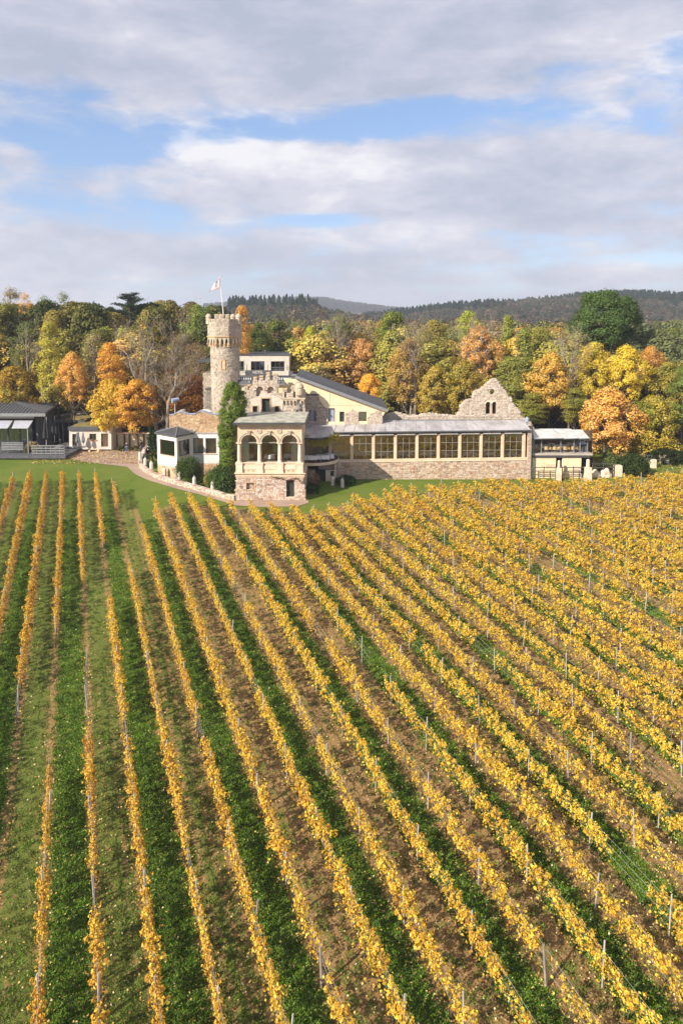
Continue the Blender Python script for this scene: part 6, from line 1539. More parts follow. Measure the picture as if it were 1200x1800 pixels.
# ---- cedar with flat layered boughs
def cedar():
    Y = 138; X = P(228, 540, Y).x; z0 = terrain(X, Y); zt = P(228, 515, Y).z; t = empty('cedar_tree', (X, Y, z0), 'flat-topped dark cedar standing above the skyline at left', 'tree'); rng = np.random.default_rng(5); r = random.Random(6)
    mb = MB(); mb.tube([(X, Y, z0), (X, Y, zt-.5)], [.5, .12], 8); C = []
    for k in range(26):
        f = k/26; z = zt-.4-8.5*f; L = (1.2+3.6*min(1, f*2.6))*r.uniform(.7, 1.1); a = r.uniform(0, 2*PI) if k % 2 else r.choice((0, PI))+r.uniform(-.5,.5); e = Vector((X+L*math.cos(a), Y+L*math.sin(a), z+.5*r.random()))
        mb.tube([(X, Y, z-.8), e], [.12, .03], 5); n = 330
        s = rng.uniform(.15, 1.05, n)[:, None]; C.append(np.array([X, Y, z-.3])+(np.array(e)-np.array([X, Y, z-.5]))*s+rng.normal(0, 1, (n, 3))*np.array([.45, .45, .12]))
    mb.build('trunk', M_bark, t); C = np.concatenate(C); o = link('crown', quads(leafquads(C, np.tile([0, 0, 1.], (len(C), 1)), .28, rng), M_leaf), t); o.color = (.045, .075, .04, 1)
cedar()

# ---- shrubs
def blobshrub(name, px, pbot, ptop, hw, color, label, cat='shrub', n=5000, size=.14, shape='ball', Y=None, depth=None, green=0.0, lift=0, seed=None):
    g = G(px, pbot) if Y is None else Vector((P(px, pbot, Y).x, Y, terrain(P(px, pbot, Y).x, Y)))
    Y = g.y; s = sc(Y, pbot); R = hw/s; H = P(px, ptop, Y).z-g.z; D = depth or R; rng = np.random.default_rng(seed or int(px*3+pbot)); nc = max(14, n//90); C = []; Nn = []
    for _ in range(nc):
        d = rng.normal(0, 1, 3); d[2] = abs(d[2])*.9; d /= np.linalg.norm(d)
        if shape == 'ball': c = np.array([d[0]*R*.8, d[1]*D*.8, H*(.36+.5*d[2]*1.0)])if rng.random() < .7 else np.array([d[0]*R*.85, d[1]*D*.85, H*rng.uniform(.06,.5)])
        elif shape == 'spire': t = rng.random(); w = (1-t)**.6*.75; a = rng.uniform(0, 2*PI); c = np.array([R*w*math.cos(a), D*w*math.sin(a), H*(.04+.92*t)])
        elif shape == 'column': t = rng.random(); a = rng.uniform(0, 2*PI); w = .7*(.75+.25*math.sin(9*t+a)); c = np.array([R*w*math.cos(a), D*w*math.sin(a), H*(.02+.93*t)])
        k = n//nc; q = rng.normal(0, 1, (k, 3)); q /= np.linalg.norm(q, axis=1)[:, None]; cr = min(R, D, H*.5)*(.42 if shape == 'ball' else .4)*rng.uniform(.7,1.2)
        C.append(c+q*cr*rng.uniform(.5,1.05,(k,1))); Nn.append(q+np.array([0,0,.3]))
    C = np.concatenate(C); Nn = np.concatenate(Nn); ok = C[:, 2] > -.1; C = C[ok]; Nn = Nn[ok]
    t = empty(name, g+Vector((0,0,lift)), label, cat); o = link('foliage', quads(leafquads(C, Nn, size, rng), M_leaf), t, loc=(0,0,0)); o.color = (*color, 1-green)
    mb = MB(); r = random.Random(int(px))
    for k in range(5): a = r.uniform(0, 6.28); mb.tube([(0,0,-.2), (R*.3*math.cos(a), D*.3*math.sin(a), H*.5)], [.06,.02], 5)
    mb.build('stem', M_bark, t, loc=(0,0,0)); return t
SH = [('round_bush',331.5,846,802,22,(.075,.12,.025),'big round dark green bush in front of the white garden room','ball',9000,.13),
 ('laurel_shrub',392,862,816,24,(.08,.14,.03),'large glossy laurel shrub left of the pavilion','ball',9000,.17),
 ('autumn_shrub',367,858,832,9,(.30,.24,.04),'small yellow-green shrub at the left of the laurel','ball',2500,.12),
 ('low_hedge',402,865,856,14,(.065,.11,.02),'low green hedge at the foot of the pavilion, left side','ball',3000,.10),
 ('low_hedge',352,856,846,14,(.05,.085,.018),'low ground-cover bush between the round bush and laurel','ball',2500,.10),
 ('low_hedge',549,864,851,17,(.055,.11,.018),'clipped low hedge right of the pavilion base','ball',4000,.10),
 ('low_hedge',607,852,835,21,(.05,.10,.016),'clipped low hedge right of the round bay','ball',6000,.10),
 ('dead_shrub',545,853,826,17,(.36,.20,.11),'brown withered shrub under the round bay','ball',2600,.11),
 ('dead_shrub',408,862,833,8,(.20,.11,.07),'brown twiggy shrub against the pavilion corner','ball',1200,.10),
 ('cypress',266,796,748,7,(.028,.060,.020),'slim dark cypress left of the white garden room, farther one','spire',4200,.14),
 ('cypress',273,812,755,6,(.028,.060,.020),'slim dark cypress touching the white garden room','spire',4200,.14),
 ('garden_shrub',270,822,810,10,(.06,.10,.025),'low green plants in the bed beside the path bend','ball',2200,.10),
 ('garden_shrub',262,808,799,8,(.07,.10,.03),'low bush between the white posts at the court corner','ball',1800,.10),
 ('garden_shrub',218,792,783,14,(.10,.11,.04),'low planting at the foot of the court trees','ball',2600,.10),
 ('garden_shrub',242,792,783,13,(.16,.13,.04),'low autumn planting behind the right walker','ball',2200,.10),
 ('feather_grass',60,800,776,13,(.42,.32,.16),'tuft of pale feather grass on the lawn edge','ball',5000,.16),
 ('garden_shrub',72,801,790,9,(.09,.12,.03),'dark green mound right of the feather grass','ball',2600,.10),
 ('garden_shrub',48,787,768,9,(.10,.14,.05),'olive green potted shrub left of the feather grass','ball',2600,.11),
 ('lavender_shrub',8,803,794,14,(.20,.20,.15),'grey lavender mound at the far left lawn edge','ball',2600,.10),
 ('evergreen_bush',80,722,696,22,(.05,.12,.03),'bright green rhododendron behind the restaurant roof, left of maple','ball',4500,.22),
 ('evergreen_bush',108,722,700,14,(.05,.12,.03),'green bush behind the restaurant roof under the orange maple','ball',3000,.22),
 ('evergreen_bush',141,722,710,9,(.06,.13,.03),'small bright green bush behind the kitchen roofs','ball',1500,.2),
 ('dark_hedge',1112,836,797,24,(.055,.085,.02),'dark hedge mass between the two maples at right','ball',8000,.18),
 ('leafy_bush',1072,830,795,17,(.13,.16,.04),'grey-green leafy bush behind the squat pillar','ball',4000,.17),
 ('dark_hedge',1172,812,790,34,(.03,.045,.014),'shaded hedge below the green and gold maple','ball',6000,.2),
 ('wall_creeper',606,0,0,0,0,'','',0,0)]
for s in SH[:-1]:
    nm, px, pb, pt, hw, col, lb, shp, n, size = s
    if nm == 'evergreen_bush': blobshrub(nm, px, pb, pt, hw, col, lb, 'bush', n, size, shp, Y=116 if px < 120 else 120)
    else: blobshrub(nm, px, pb, pt, hw, col, lb, 'shrub', n, size, shp)
# the big ivy-clad conifer between garden room and pavilion
def ivy():
    Y = 84.2; prof = [(822,400,11),(800,401,15),(780,400,16),(765,399,17),(750,402,20),(735,406,24),(720,409,27),(705,412,26),(692,411,23),(682,409,17),(676,407,9)]
    x0 = P(400, 822, Y).x; z0 = terrain(x0, Y); t = empty('ivy_column', (x0, Y, z0), 'tall bright green ivy-clad evergreen between the garden room and pavilion', 'tree'); rng = np.random.default_rng(8); C = []; Nn = []
    for i in range(290):
        py = rng.uniform(674, 826); a = rng.uniform(0, 2*PI); rr = rng.uniform(.55, 1)**.5
        cx = lerp_tab([(p[0], p[1]) for p in prof[::-1]], py); hw = lerp_tab([(p[0], p[2]) for p in prof[::-1]], py); q = P(cx, py, Y); R = hw/sc(Y)
        c = np.array([q.x+(R*rr-.25)*math.cos(a)*.95, Y+min(R,1.6)*rr*math.sin(a), q.z]); k = 105; d = rng.normal(0, 1, (k, 3)); d /= np.linalg.norm(d, axis=1)[:, None]
        C.append(c+d*rng.uniform(.25,.55)*rng.uniform(.5,1.1,(k,1))); Nn.append(d+np.array([.4*math.cos(a), .4*math.sin(a), .4]))
    V = leafquads(np.concatenate(C), np.concatenate(Nn), .17, rng); o = link('foliage', quads(V, M_leaf), t); o.color = (.17,.25,.035,1)
    mb = MB(); a = P(401, 822, Y); mb.tube([(a.x, Y, z0-.2), (P(403,760,Y).x, Y, P(403,760,Y).z), (P(410,700,Y).x, Y, P(410,700,Y).z)], [.35,.28,.1], 8); mb.build('trunk', M_bark, t)
ivy()
# creepers on pavilion base and in the bay
def creeper(pts, Y, n, size, color, label, spread=.25):
    rng = np.random.default_rng(len(label)); C = []
    t = empty('creeper', P(*pts[0], Y), label, 'climbing plant'); mb = MB(); mb.tube([P(a, b, Y-.05) for a, b in pts], .035, 5); mb.build('stem', M_vinewood, t)
    for (a, b), (c, d) in zip(pts, pts[1:]):
        for k in range(n//(len(pts)-1)): f = rng.random(); q = P(a+(c-a)*f, b+(d-b)*f, Y-.1); C.append([q.x+rng.normal(0, spread), q.y+rng.normal(0, .05), q.z+rng.normal(0, spread)])
    C = np.array(C); o = link('foliage', quads(leafquads(C, np.tile([0, -1., .4], (len(C), 1)), size, rng), M_leaf), t); o.color = (*color, 1)
creeper([(477,838),(490,840),(502,844),(512,843),(520,840),(531,846)], YP-.12, 90, .12, (.18,.08,.05), 'thin brown creeper over the pavilion base door', .12)
creeper([(536,768),(548,776),(562,779),(575,776),(590,768)], YL-2.7, 900, .17, (.40,.34,.03), 'yellow-green creeper hanging under the eave of the round bay', .28)
creeper([(606,729),(612,731),(622,734)], YR-.4, 60, .15, (.12,.18,.04), 'green tuft of creeper on the low ruined wall', .2)
blobshrub('small_conifer', 756, 742, 716, 7, (.035,.075,.02), 'small dark green conifer rising behind the low ruined wall', 'shrub', 2200, .16, 'spire', Y=97)
blobshrub('garden_shrub', 612, 735, 722, 6, (.07,.12,.03), 'small green bush behind the left end of the ruined wall', 'shrub', 1200, .16, 'ball', Y=99)
t = empty('garden_arch', G(400, 866), 'thin white garden hoop arch left of the pavilion', 'arch'); g = G(400, 864)
mb = MB(); mb.tube([g+Vector((-.6+0,0,0)), g+Vector((-.6,0,1.3)), g+Vector((-.5,0,1.75)), g+Vector((-.1,0,2.1)), g+Vector((.4,0,2.15))], .04, 6); mb.build('hoop', M_white, t)

# ---------------------------------------------------------------- woodland behind, one mass
def gn_scatter(name, pts, scales, rots, tints, src, zs=None, kind='stuff'):
    n = len(pts); me = bpy.data.meshes.new(name); me.vertices.add(n); me.vertices.foreach_set('co', np.array(pts, dtype=np.float32).ravel())
    for nm, typ, arr in (('sc', 'FLOAT_VECTOR', scales), ('rt', 'FLOAT_VECTOR', rots)):
        a = me.attributes.new(nm, typ, 'POINT'); a.data.foreach_set('vector', np.array(arr, dtype=np.float32).ravel())
    a = me.attributes.new('tint', 'FLOAT_COLOR', 'POINT'); a.data.foreach_set('color', np.array(tints, dtype=np.float32).ravel())
    o = link(name, me, kind=kind); ng = bpy.data.node_groups.new(name, 'GeometryNodeTree'); ng.interface.new_socket('Geometry', in_out='INPUT', socket_type='NodeSocketGeometry'); ng.interface.new_socket('Geometry', in_out='OUTPUT', socket_type='NodeSocketGeometry')
    N = ng.nodes; L = ng.links; gi = N.new('NodeGroupInput'); go = N.new('NodeGroupOutput'); mp = N.new('GeometryNodeMeshToPoints'); ip = N.new('GeometryNodeInstanceOnPoints'); oi = N.new('GeometryNodeObjectInfo'); oi.inputs['Object'].default_value = src; oi.transform_space = 'ORIGINAL'
    a1 = N.new('GeometryNodeInputNamedAttribute'); a1.data_type = 'FLOAT_VECTOR'; a1.inputs['Name'].default_value = 'sc'; a2 = N.new('GeometryNodeInputNamedAttribute'); a2.data_type = 'FLOAT_VECTOR'; a2.inputs['Name'].default_value = 'rt'
    L.new(gi.outputs[0], mp.inputs[0]); L.new(mp.outputs[0], ip.inputs['Points']); L.new(oi.outputs['Geometry'], ip.inputs['Instance']); L.new(a1.outputs['Attribute'], ip.inputs['Scale'])
    e2r = N.new('FunctionNodeEulerToRotation'); L.new(a2.outputs['Attribute'], e2r.inputs[0]); L.new(e2r.outputs[0], ip.inputs['Rotation']); L.new(ip.outputs[0], go.inputs[0])
    md = o.modifiers.new('scatter', 'NODES'); md.node_group = ng; return o
def src_object(name, me, X, Y, color, label, scale, cat='tree'):    # a real tree at the woodland edge lends its crown to the mass behind it
    o = link(name, me, loc=(X, Y, terrain(X, Y))); o.scale = scale; o.color = (*color, 1); tag(o, label, cat); return o
def far_crown(form, seed, n, size):
    me, cs = crown_mesh(form, seed, n, size, M_leaf_i); return me
hidden = {}
me_e = far_crown('low', 54, 9000, .38); me_e2 = far_crown('round', 55, 9000, .36)
me_n = far_crown('round', 56, 5000, .5)
me_b1 = far_crown('round', 51, 1500, .85); me_b2 = far_crown('low', 52, 1500, .9); me_f = far_crown('fir', 53, 1300, .8)
rg = np.random.default_rng(77)
def wood(name, region, n, src_me, tint_fn, hr, wr, aspect=1, jitter=None):
    pts = []; scs = []; rts = []; tin = []
    y0, y1, xf = region; k = 0
    while len(pts) < n and k < n*6:
        k += 1; y = y0+(y1-y0)*rg.random()**1.0; half = y*.56+14; x = rg.uniform(-half, half)*1.0
        if xf and not xf(x, y): continue
        px = 600+FPX*x/y
        h = rg.uniform(*hr); w = rg.uniform(*wr); pts.append((x, y, terrain(x, y)-.5)); scs.append((w/4.4, w/4.4, h/20)); rts.append((0, 0, rg.uniform(0, 6.28)))
        c = tint_fn(px, y, x); tin.append((*c, 1))
    src = bpy.data.objects.new(name+'_source', src_me)
    return gn_scatter(name, pts, scs, rts, tin, src)
def pick(*cs):
    def f(px, y, x):
        c = cs[rg.integers(0, len(cs))]; k = rg.uniform(.75, 1.25)
        if px > 1080 and y < 300 and len(cs) > 4: c = (.16,.18,.07)
        return tuple(v*k for v in c)
    return f
near_t = pick((.26,.22,.07),(.30,.22,.08),(.17,.17,.06),(.32,.20,.08),(.20,.19,.08),(.26,.20,.10))
mid_t = pick((.14,.13,.055),(.12,.10,.06),(.17,.13,.06),(.09,.11,.045),(.15,.11,.07))
far_t = pick((.10,.09,.06),(.11,.085,.06),(.08,.085,.05),(.13,.10,.07),(.07,.085,.045))
fir_t = pick((.022,.045,.028),(.028,.052,.030),(.02,.038,.026))
warm_t = pick((.46,.36,.07),(.56,.40,.07),(.34,.33,.06),(.42,.37,.07),(.62,.38,.08))
wood('woodland_edge', (117, 134, lambda x, y: not (-.22 < x/y < -.07 and y < 124)), 190, me_e, warm_t, (11, 19), (4.0, 6.0))
wood('woodland_edge', (119, 140, lambda x, y: not (-.22 < x/y < -.07 and y < 124)), 190, me_e2, warm_t, (12, 19.5), (3.4, 5.0))
wood('woodland_near', (130, 260, None), 1000, me_n, near_t, (9, 20.5), (3.4, 6.0))
wood('woodland_left', (124, 200, lambda x, y: x/y < -.17), 260, me_e, pick((.14,.14,.035),(.20,.17,.04),(.08,.10,.03)), (18, 25), (3.8, 5.5))
wood('woodland_mid', (240, 480, None), 1900, me_b2, mid_t, (10, 20), (3.8, 6.6))
wood('hill_woodland', (400, 960, None), 5200, me_b1, far_t, (13, 18), (5, 7))
wood('hill_conifers', (560, 640, lambda x, y: -.165 < x/y < -.035), 330, me_f, fir_t, (14, 26), (2.8, 5.0))
def conif(x, y):
    a = mnoise.noise((x*.006, y*.006, 3.3)); return x/y > .03 and a > .06
wood('ridge_conifers', (640, 930, conif), 1500, me_f, fir_t, (17, 23), (3.6, 5))
wood('ridge_top_conifers', (872, 930, lambda x, y: x/y > .10), 420, me_f, fir_t, (16, 21), (4, 5.5))
wood('far_hill_woodland', (1900, 2340, lambda x, y: -.2 < x/y < .2), 3600, me_f, pick((.04,.05,.045),(.07,.06,.05)), (16, 24), (6, 9))
# ---------------------------------------------------------------- vineyard
rv = np.random.default_rng(11)
def vine_mesh(seed, n, fill=1.0, top=1.62, wid=.17):
    """one grapevine, 1.25 m of row: stem, canes and leaves; the row runs along local Y"""
    rng = np.random.default_rng(seed); r = random.Random(seed); mb = MB()
    mb.tube([(0,0,-.1),(.03,.02,.35),(-.02,0,.75)], [.035,.028,.024], 5); mb.tube([(-.02,0,.75),(.0,.3,.82),(0,.6,.8)], [.018,.014,.008], 4); mb.tube([(-.02,0,.75),(.0,-.3,.82),(0,-.6,.8)], [.018,.014,.008], 4)
    for k in range(7):
        y = -.55+k*.18; mb.tube([(0,y*.95,.79),(r.uniform(-.1,.1),y+r.uniform(-.1,.1),1.2),(r.uniform(-.18,.18),y+r.uniform(-.15,.15),top-r.uniform(0,.25))], [.007,.005,.003], 3, cap=False)
    nc = 26; C = []; Nn = []
    for _ in range(nc):
        y = rng.uniform(-.66, .66); z = .68+(top-.68)*rng.uniform(0, 1)**.75; x = rng.normal(0, wid*.75)
        if rng.random() > fill: continue
        k = int(n/nc*rng.uniform(.5, 1.5)); d = rng.normal(0, 1, (k, 3)); d /= np.linalg.norm(d, axis=1)[:, None]
        C.append(np.array([x, y, z])+d*rng.uniform(.08,.20)*rng.uniform(.4,1.1,(k,1))); nn = d.copy(); nn[:, 0] += np.sign(x)*.5; nn[:, 2] += .35; Nn.append(nn)
    k = n//14; C.append(np.stack([rng.normal(0, wid*1.2, k), rng.uniform(-.66, .66, k), rng.uniform(.35, .9, k)], 1)); Nn.append(rng.normal(0, 1, (k, 3)))
    V = leafquads(np.concatenate(C), np.concatenate(Nn), .10*rng.uniform(.6,1.35,sum(len(c) for c in C)), rng, .85, .35); nv = len(mb.v); lv = V.reshape(-1, 3)
    vs = np.concatenate([np.array(mb.v, dtype=float), lv]); faces = list(mb.f)+[(nv+4*i, nv+4*i+1, nv+4*i+2, nv+4*i+3) for i in range(len(V))]
    me = bpy.data.meshes.new('grapevine'); me.from_pydata(vs.tolist(), [], faces); me.materials.append(M_vinewood); me.materials.append(M_vleaf); me.polygons.foreach_set('material_index', [0]*len(mb.f)+[1]*len(V)); me.update(); return me
def vleaf():
    m, t, out = newmat('vine_leaves'); g = t.new('ShaderNodeNewGeometry'); r = g.outputs['Random Per Island']; oi = t.new('ShaderNodeObjectInfo')
    n = t.noise(g.outputs['Position'], .9, 3, .6)
    f = t.math('ADD', t.math('MULTIPLY', r, .74), t.math('MULTIPLY', n, .28))
    f = t.math('ADD', f, t.math('MULTIPLY', t.math('SUBTRACT', oi.outputs['Random'], .5), .14), clamp=True)
    yellow = t.ramp(f, [(.0,(.34,.15,.05)), (.16,(.54,.30,.07)), (.34,(.76,.47,.045)), (.54,(.88,.64,.065)), (.76,(.90,.75,.16)), (.88,(.56,.52,.08)), (1,(.84,.74,.36))])
    rust = t.ramp(f, [(.0,(.28,.12,.04)), (.25,(.52,.25,.06)), (.5,(.72,.40,.06)), (.75,(.80,.52,.07)), (1,(.84,.64,.22))])
    sp = t.new('ShaderNodeSeparateColor'); t.l.new(oi.outputs['Color'], sp.inputs[0]); c = t.mix(sp.outputs[0], yellow, rust)
    wn = t.new('ShaderNodeTexWhiteNoise', noise_dimensions='1D'); t.l.new(r, wn.inputs['W']); h = t.new('ShaderNodeHueSaturation'); t.l.new(c, h.inputs['Color']); t.l.new(t.math('ADD', .56, t.math('MULTIPLY', wn.outputs[0], .62)), h.inputs['Value'])
    d = t.new('ShaderNodeBsdfDiffuse'); s = t.new('ShaderNodeBsdfTranslucent'); mx = t.new('ShaderNodeMixShader'); mx.inputs[0].default_value = .32
    t.l.new(h.outputs[0], d.inputs[0]); t.l.new(h.outputs[0], s.inputs[0]); t.l.new(d.outputs[0], mx.inputs[1]); t.l.new(s.outputs[0], mx.inputs[2]); t.l.new(mx.outputs[0], out.inputs[0]); return m
M_vleaf = vleaf()
VM = {'full': [vine_mesh(100+i, 560, .95, 1.60+.05*(i % 3), .13) for i in range(7)], 'wide': [vine_mesh(120+i, 560, .88, 1.58+.08*(i % 3), .165) for i in range(7)], 'sparse': [vine_mesh(140+i, 260, .6, 1.45, .13) for i in range(4)], 'bare': [vine_mesh(160+i, 30, .15, 1.3, .10) for i in range(3)]}
def post_mesh(h, r, m): mb = MB(); mb.tube([(0,0,-.3),(0,0,h)], [r, r], 6); return mb.mesh(m)
PM = post_mesh(1.88, .034, M_post); PM2 = post_mesh(1.85, .055, M_bark_pale)
def hedgeY(n, py):     # distance at which the hedge (1 m above ground) of a row shows at this picture height
    lo, hi = 8., 110.
    for _ in range(30):
        m = (lo+hi)/2; x = ROWC+ROWS*n-ROWK*m
        if project(x, m, terrain(x, m)+1.1)[1] > py: lo = m
        else: hi = m
    return lo
TOPS = {-6:838,-5:838,-4:838,-3:833,-2:834,-1:832,0:832,1:835,2:850,3:925,4:886,5:873,6:875,7:880,8:882,9:887,10:889,11:894,12:894,13:893,14:888}
GAPS = { # picture heights between which a row carries no leaves ('b' = bare stems stay)
 -2:[(1185,1250,'b'),(1250,1900,'')], -1:[(1090,1120,'b'),(1120,1345,''),(1478,1546,'b'),(1655,1700,'s')], 0:[(1010,1150,''),(1150,1275,'b'),(1430,1470,'s'),(1510,1625,'b'),(1745,1800,'b')],
 1:[(946,1055,''),(1260,1300,'b')], 2:[(887,985,''),(1140,1170,'s'),(1490,1525,'b')], 3:[(1000,1012,'s'),(1245,1292,'b')], 4:[(1545,1560,'s'),(1690,1720,'b')], 5:[(1190,1210,'b')], 6:[(1350,1380,'s'),(1720,1760,'s')], 7:[(985,1000,'s')], 9:[(1160,1190,'')]}
PN = ['first','second','third','fourth','fifth','sixth','seventh','eighth','ninth','tenth','eleventh','twelfth','thirteenth','fourteenth','fifteenth','sixteenth','seventeenth','eighteenth','nineteenth','twentieth']
def ordinal(k):
    if k <= 20: return PN[k-1]
    tens, u = divmod(k, 10); tn = {2:'twenty',3:'thirty',4:'forty',5:'fifty'}[tens]
    if u == 0: return {2:'twentieth',3:'thirtieth',4:'fortieth',5:'fiftieth'}[tens]
    return tn+'-'+PN[u-1]
ang = math.atan(ROWK)        # rows lean left as they recede
WIREM = {}
pitch_row = math.atan(.0656/math.sqrt(1+ROWK**2))
nrow = 0
for n in range(-7, 46):
    xf = lambda y: ROWC+ROWS*n-ROWK*y
    # upper end from the edge of the field
    if n in TOPS: yt = hedgeY(n, TOPS[n])
    else:
        yt = 100
        for _ in range(200):
            if yt < vine_edge(xf(yt))-.3: break
            yt -= .3
        yt -= (n % 3)*.35
    yb = 13.0; vis = []
    y = yb; step = 1.25/math.sqrt(1+ROWK**2+.0043)
    while y < yt:
        px, py = project(xf(y), y, terrain(xf(y), y)+1)
        if -90 < px < 1290 and py < 1900: vis.append(y)
        y += step
    if len(vis) < 4: continue
    nrow += 1; ya, yz = vis[0], vis[-1]; x0 = xf(yz); left = n <= 3
    look = 'narrow rusty yellow vine row' if n <= 5 else 'golden yellow vine row' if n <= 16 else 'bright yellow bushy vine row'
    row = empty('vine_row', (x0, yz, terrain(x0, yz)), '%s, %s from the left along the upper edge of the vineyard' % (look, ordinal(nrow)), 'vine row', 'rows of grapevines in the vineyard')
    gaps = [(hedgeY(n, b), hedgeY(n, a), k) for a, b, k in GAPS.get(n, [])]
    rr = random.Random(1000+n); state = 0; weak = 0
    for i, y in enumerate(vis):
        y += rr.uniform(-.05, .05); kind = 'full' if n <= 6 else ('full' if rr.random() < .35 else 'wide' if rr.random() < .88 else 'sparse')
        hit = [g for g in gaps if g[0] <= y <= g[1]]
        if hit:
            k = hit[0][2]
            if k == '': continue
            kind = 'bare' if k == 'b' else 'sparse'
        elif n > 5:
            if weak > 0:
                weak -= 1; kind = rr.choice(('sparse', 'bare', 'sparse', 'none'))
                if kind == 'none': continue
            elif rr.random() < .055 and y < 84: weak = rr.choice((1, 1, 2, 3, 4))
        else:
            if rr.random() < .05: kind = 'sparse'
        x = xf(y); me = VM[kind][rr.randrange(len(VM[kind]))]
        o = bpy.data.objects.new('grapevine', me); COL.objects.link(o); o.parent = row
        o.location = Vector((x, y, terrain(x, y)))-Vector(row.location)
        o.rotation_euler = (pitch_row*(1 if i % 2 else -1), 0, ang+(0 if i % 2 else PI)); s = rr.uniform(.9, 1.08)
        vg = mnoise.noise((y*.16, n*3.7, 1.5)); hz = rr.uniform(.86, 1.06)*(1+.22*vg); s *= 1+.45*vg; o.scale = (s*(.92 if left else rr.uniform(.85, 1.2)*(1+.5*sstep((y-45)/30)*(n > 9))), 1.02, hz)
        rust = .80-.06*(n+2)+rr.uniform(-.22,.22); o.color = (min(1, max(.22+.35*mnoise.noise((y*.1, n*1.3, 7)), rust)+rr.uniform(-.08, .16)), 0, 0, 1)
    # posts every five metres of row, one at each end
    stepP = 4.6/math.sqrt(1+ROWK**2); y = yz+.35; off = rr.uniform(0, 1)
    while y > ya:
        if not any(g[0] < y < g[1] and g[2] == '' for g in gaps):
            x = xf(y); o = bpy.data.objects.new('trellis_post', PM if rr.random() < .85 else PM2); COL.objects.link(o); o.parent = row; o.location = Vector((x, y, terrain(x, y)))-Vector(row.location); o.rotation_euler = (rr.gauss(0,.035), rr.gauss(0,.035), 0); o.scale = (1, 1, rr.uniform(.88, 1.06))
        y -= stepP
    segs = []; e = yz+.35; cur = e
    for g in sorted([g for g in gaps if g[2] == ''], key=lambda g: -g[1]): segs.append((cur, g[1])); cur = g[0]
    segs.append((cur, ya))
    for h in (.75, 1.15, 1.5):
        mb = MB()
        for a, b in segs:
            if a-b < 1: continue
            k = max(1, int((a-b)/8)); mb.tube([(xf(a+(b-a)*j/k), a+(b-a)*j/k, terrain(xf(a+(b-a)*j/k), a+(b-a)*j/k)+h) for j in range(k+1)], .0065, 3, cap=False)
        if mb.v: mb.build('trellis_wire', M_wire, row)

# ---- grass tufts in the green alleys, leaf litter everywhere
def tuft(seed, n=26, h=.16, R=.16):
    rng = np.random.default_rng(seed); a = rng.uniform(0, 2*PI, n); r = R*np.sqrt(rng.random(n)); b = np.stack([r*np.cos(a), r*np.sin(a), np.zeros(n)-.02], 1)
    d = rng.normal(0, 1, (n, 3)); d[:, 2] = abs(d[:, 2])+.8; d /= np.linalg.norm(d, axis=1)[:, None]; t = b+d*(h*rng.uniform(.5, 1.2, n))[:, None]; s = np.cross(d, rng.normal(0, 1, (n, 3))); s /= np.linalg.norm(s, axis=1)[:, None]; w = .016
    V = np.stack([b-s*w, b+s*w, t+s*w*.6, t-s*w*.6], 1); return quads(V, M_leaf_i, 'tuft')
rg2 = np.random.default_rng(5); pts = []; scs = []; rts = []; tin = []
while len(pts) < 52000:
    y = 13+60*rg2.random()**1.5; half = y*.53+2; x = rg2.uniform(-half, half); u = (x+ROWK*y-ROWC)/ROWS; fr = (u/2) % 1; d = abs(fr-.25)
    green = d > .265; left = (x+ROWK*y) < 6
    if y > vine_edge(x): continue
    if not green and rg2.random() > (.16 if not left else .42): continue
    if abs(((u+.5) % 1)-.5) < .10 and rg2.random() > .25: continue
    pts.append((x, y, terrain(x, y)+.05*mnoise.noise((x*.15, y*.15, 0)))); s = rg2.uniform(.6, 1.3)*(.75 if not green else 1); scs.append((s*1.2, s*1.2, s*.8)); rts.append((rg2.normal(0,.12), rg2.normal(0,.12), rg2.uniform(0, 6.28)))
    k = rg2.uniform(.6, 1.5); c = (.125*k, .205*k, .022*k) if green or rg2.random() < .3 else (.16*k, .18*k, .04*k); tin.append((*c, 1))
src = bpy.data.objects.new('grass_tuft', tuft(3)); gn_scatter('alley_grass', pts, scs, rts, tin, src)
N = 60000; y = 13+72*rg2.random(N)**1.6; x = rg2.uniform(-1, 1, N)*(y*.53+2); u = (x+ROWK*y-ROWC)/ROWS; k = np.round(u); near = rg2.random(N) < .62; x = np.where(near, x+(k-u)*ROWS*.0+((k+rg2.normal(0, .17, N))-u)*ROWS, x)
ok = np.array([yy < vine_edge(xx)-.2 for xx, yy in zip(x, y)]); x = x[ok]; y = y[ok]; u = (x+ROWK*y-ROWC)/ROWS
keep = ~((u < -2.2) & (rg2.random(len(u)) < .8)) & ~((u < 5) & (rg2.random(len(u)) < .35)); x = x[keep]; y = y[keep]
z = np.array([terrain(a, b)+.05*mnoise.noise((a*.15, b*.15, 0)) for a, b in zip(x, y)])+.03+rg2.random(len(x))*.05
V = leafquads(np.stack([x, y, z], 1), np.tile([0, 0, 1.], (len(x), 1)), .085, rg2, .85, .45)
mlit, t_, out_ = newmat('fallen_leaf'); g_ = t_.new('ShaderNodeNewGeometry')
principled(t_, out_, t_.ramp(g_.outputs['Random Per Island'], [(0,(.16,.08,.035)), (.35,(.32,.18,.06)), (.6,(.52,.34,.10)), (.8,(.66,.46,.14)), (1,(.74,.62,.38))]), .8, 0, .2)
tag(link('fallen_leaves', quads(V, mlit)), kind='stuff')
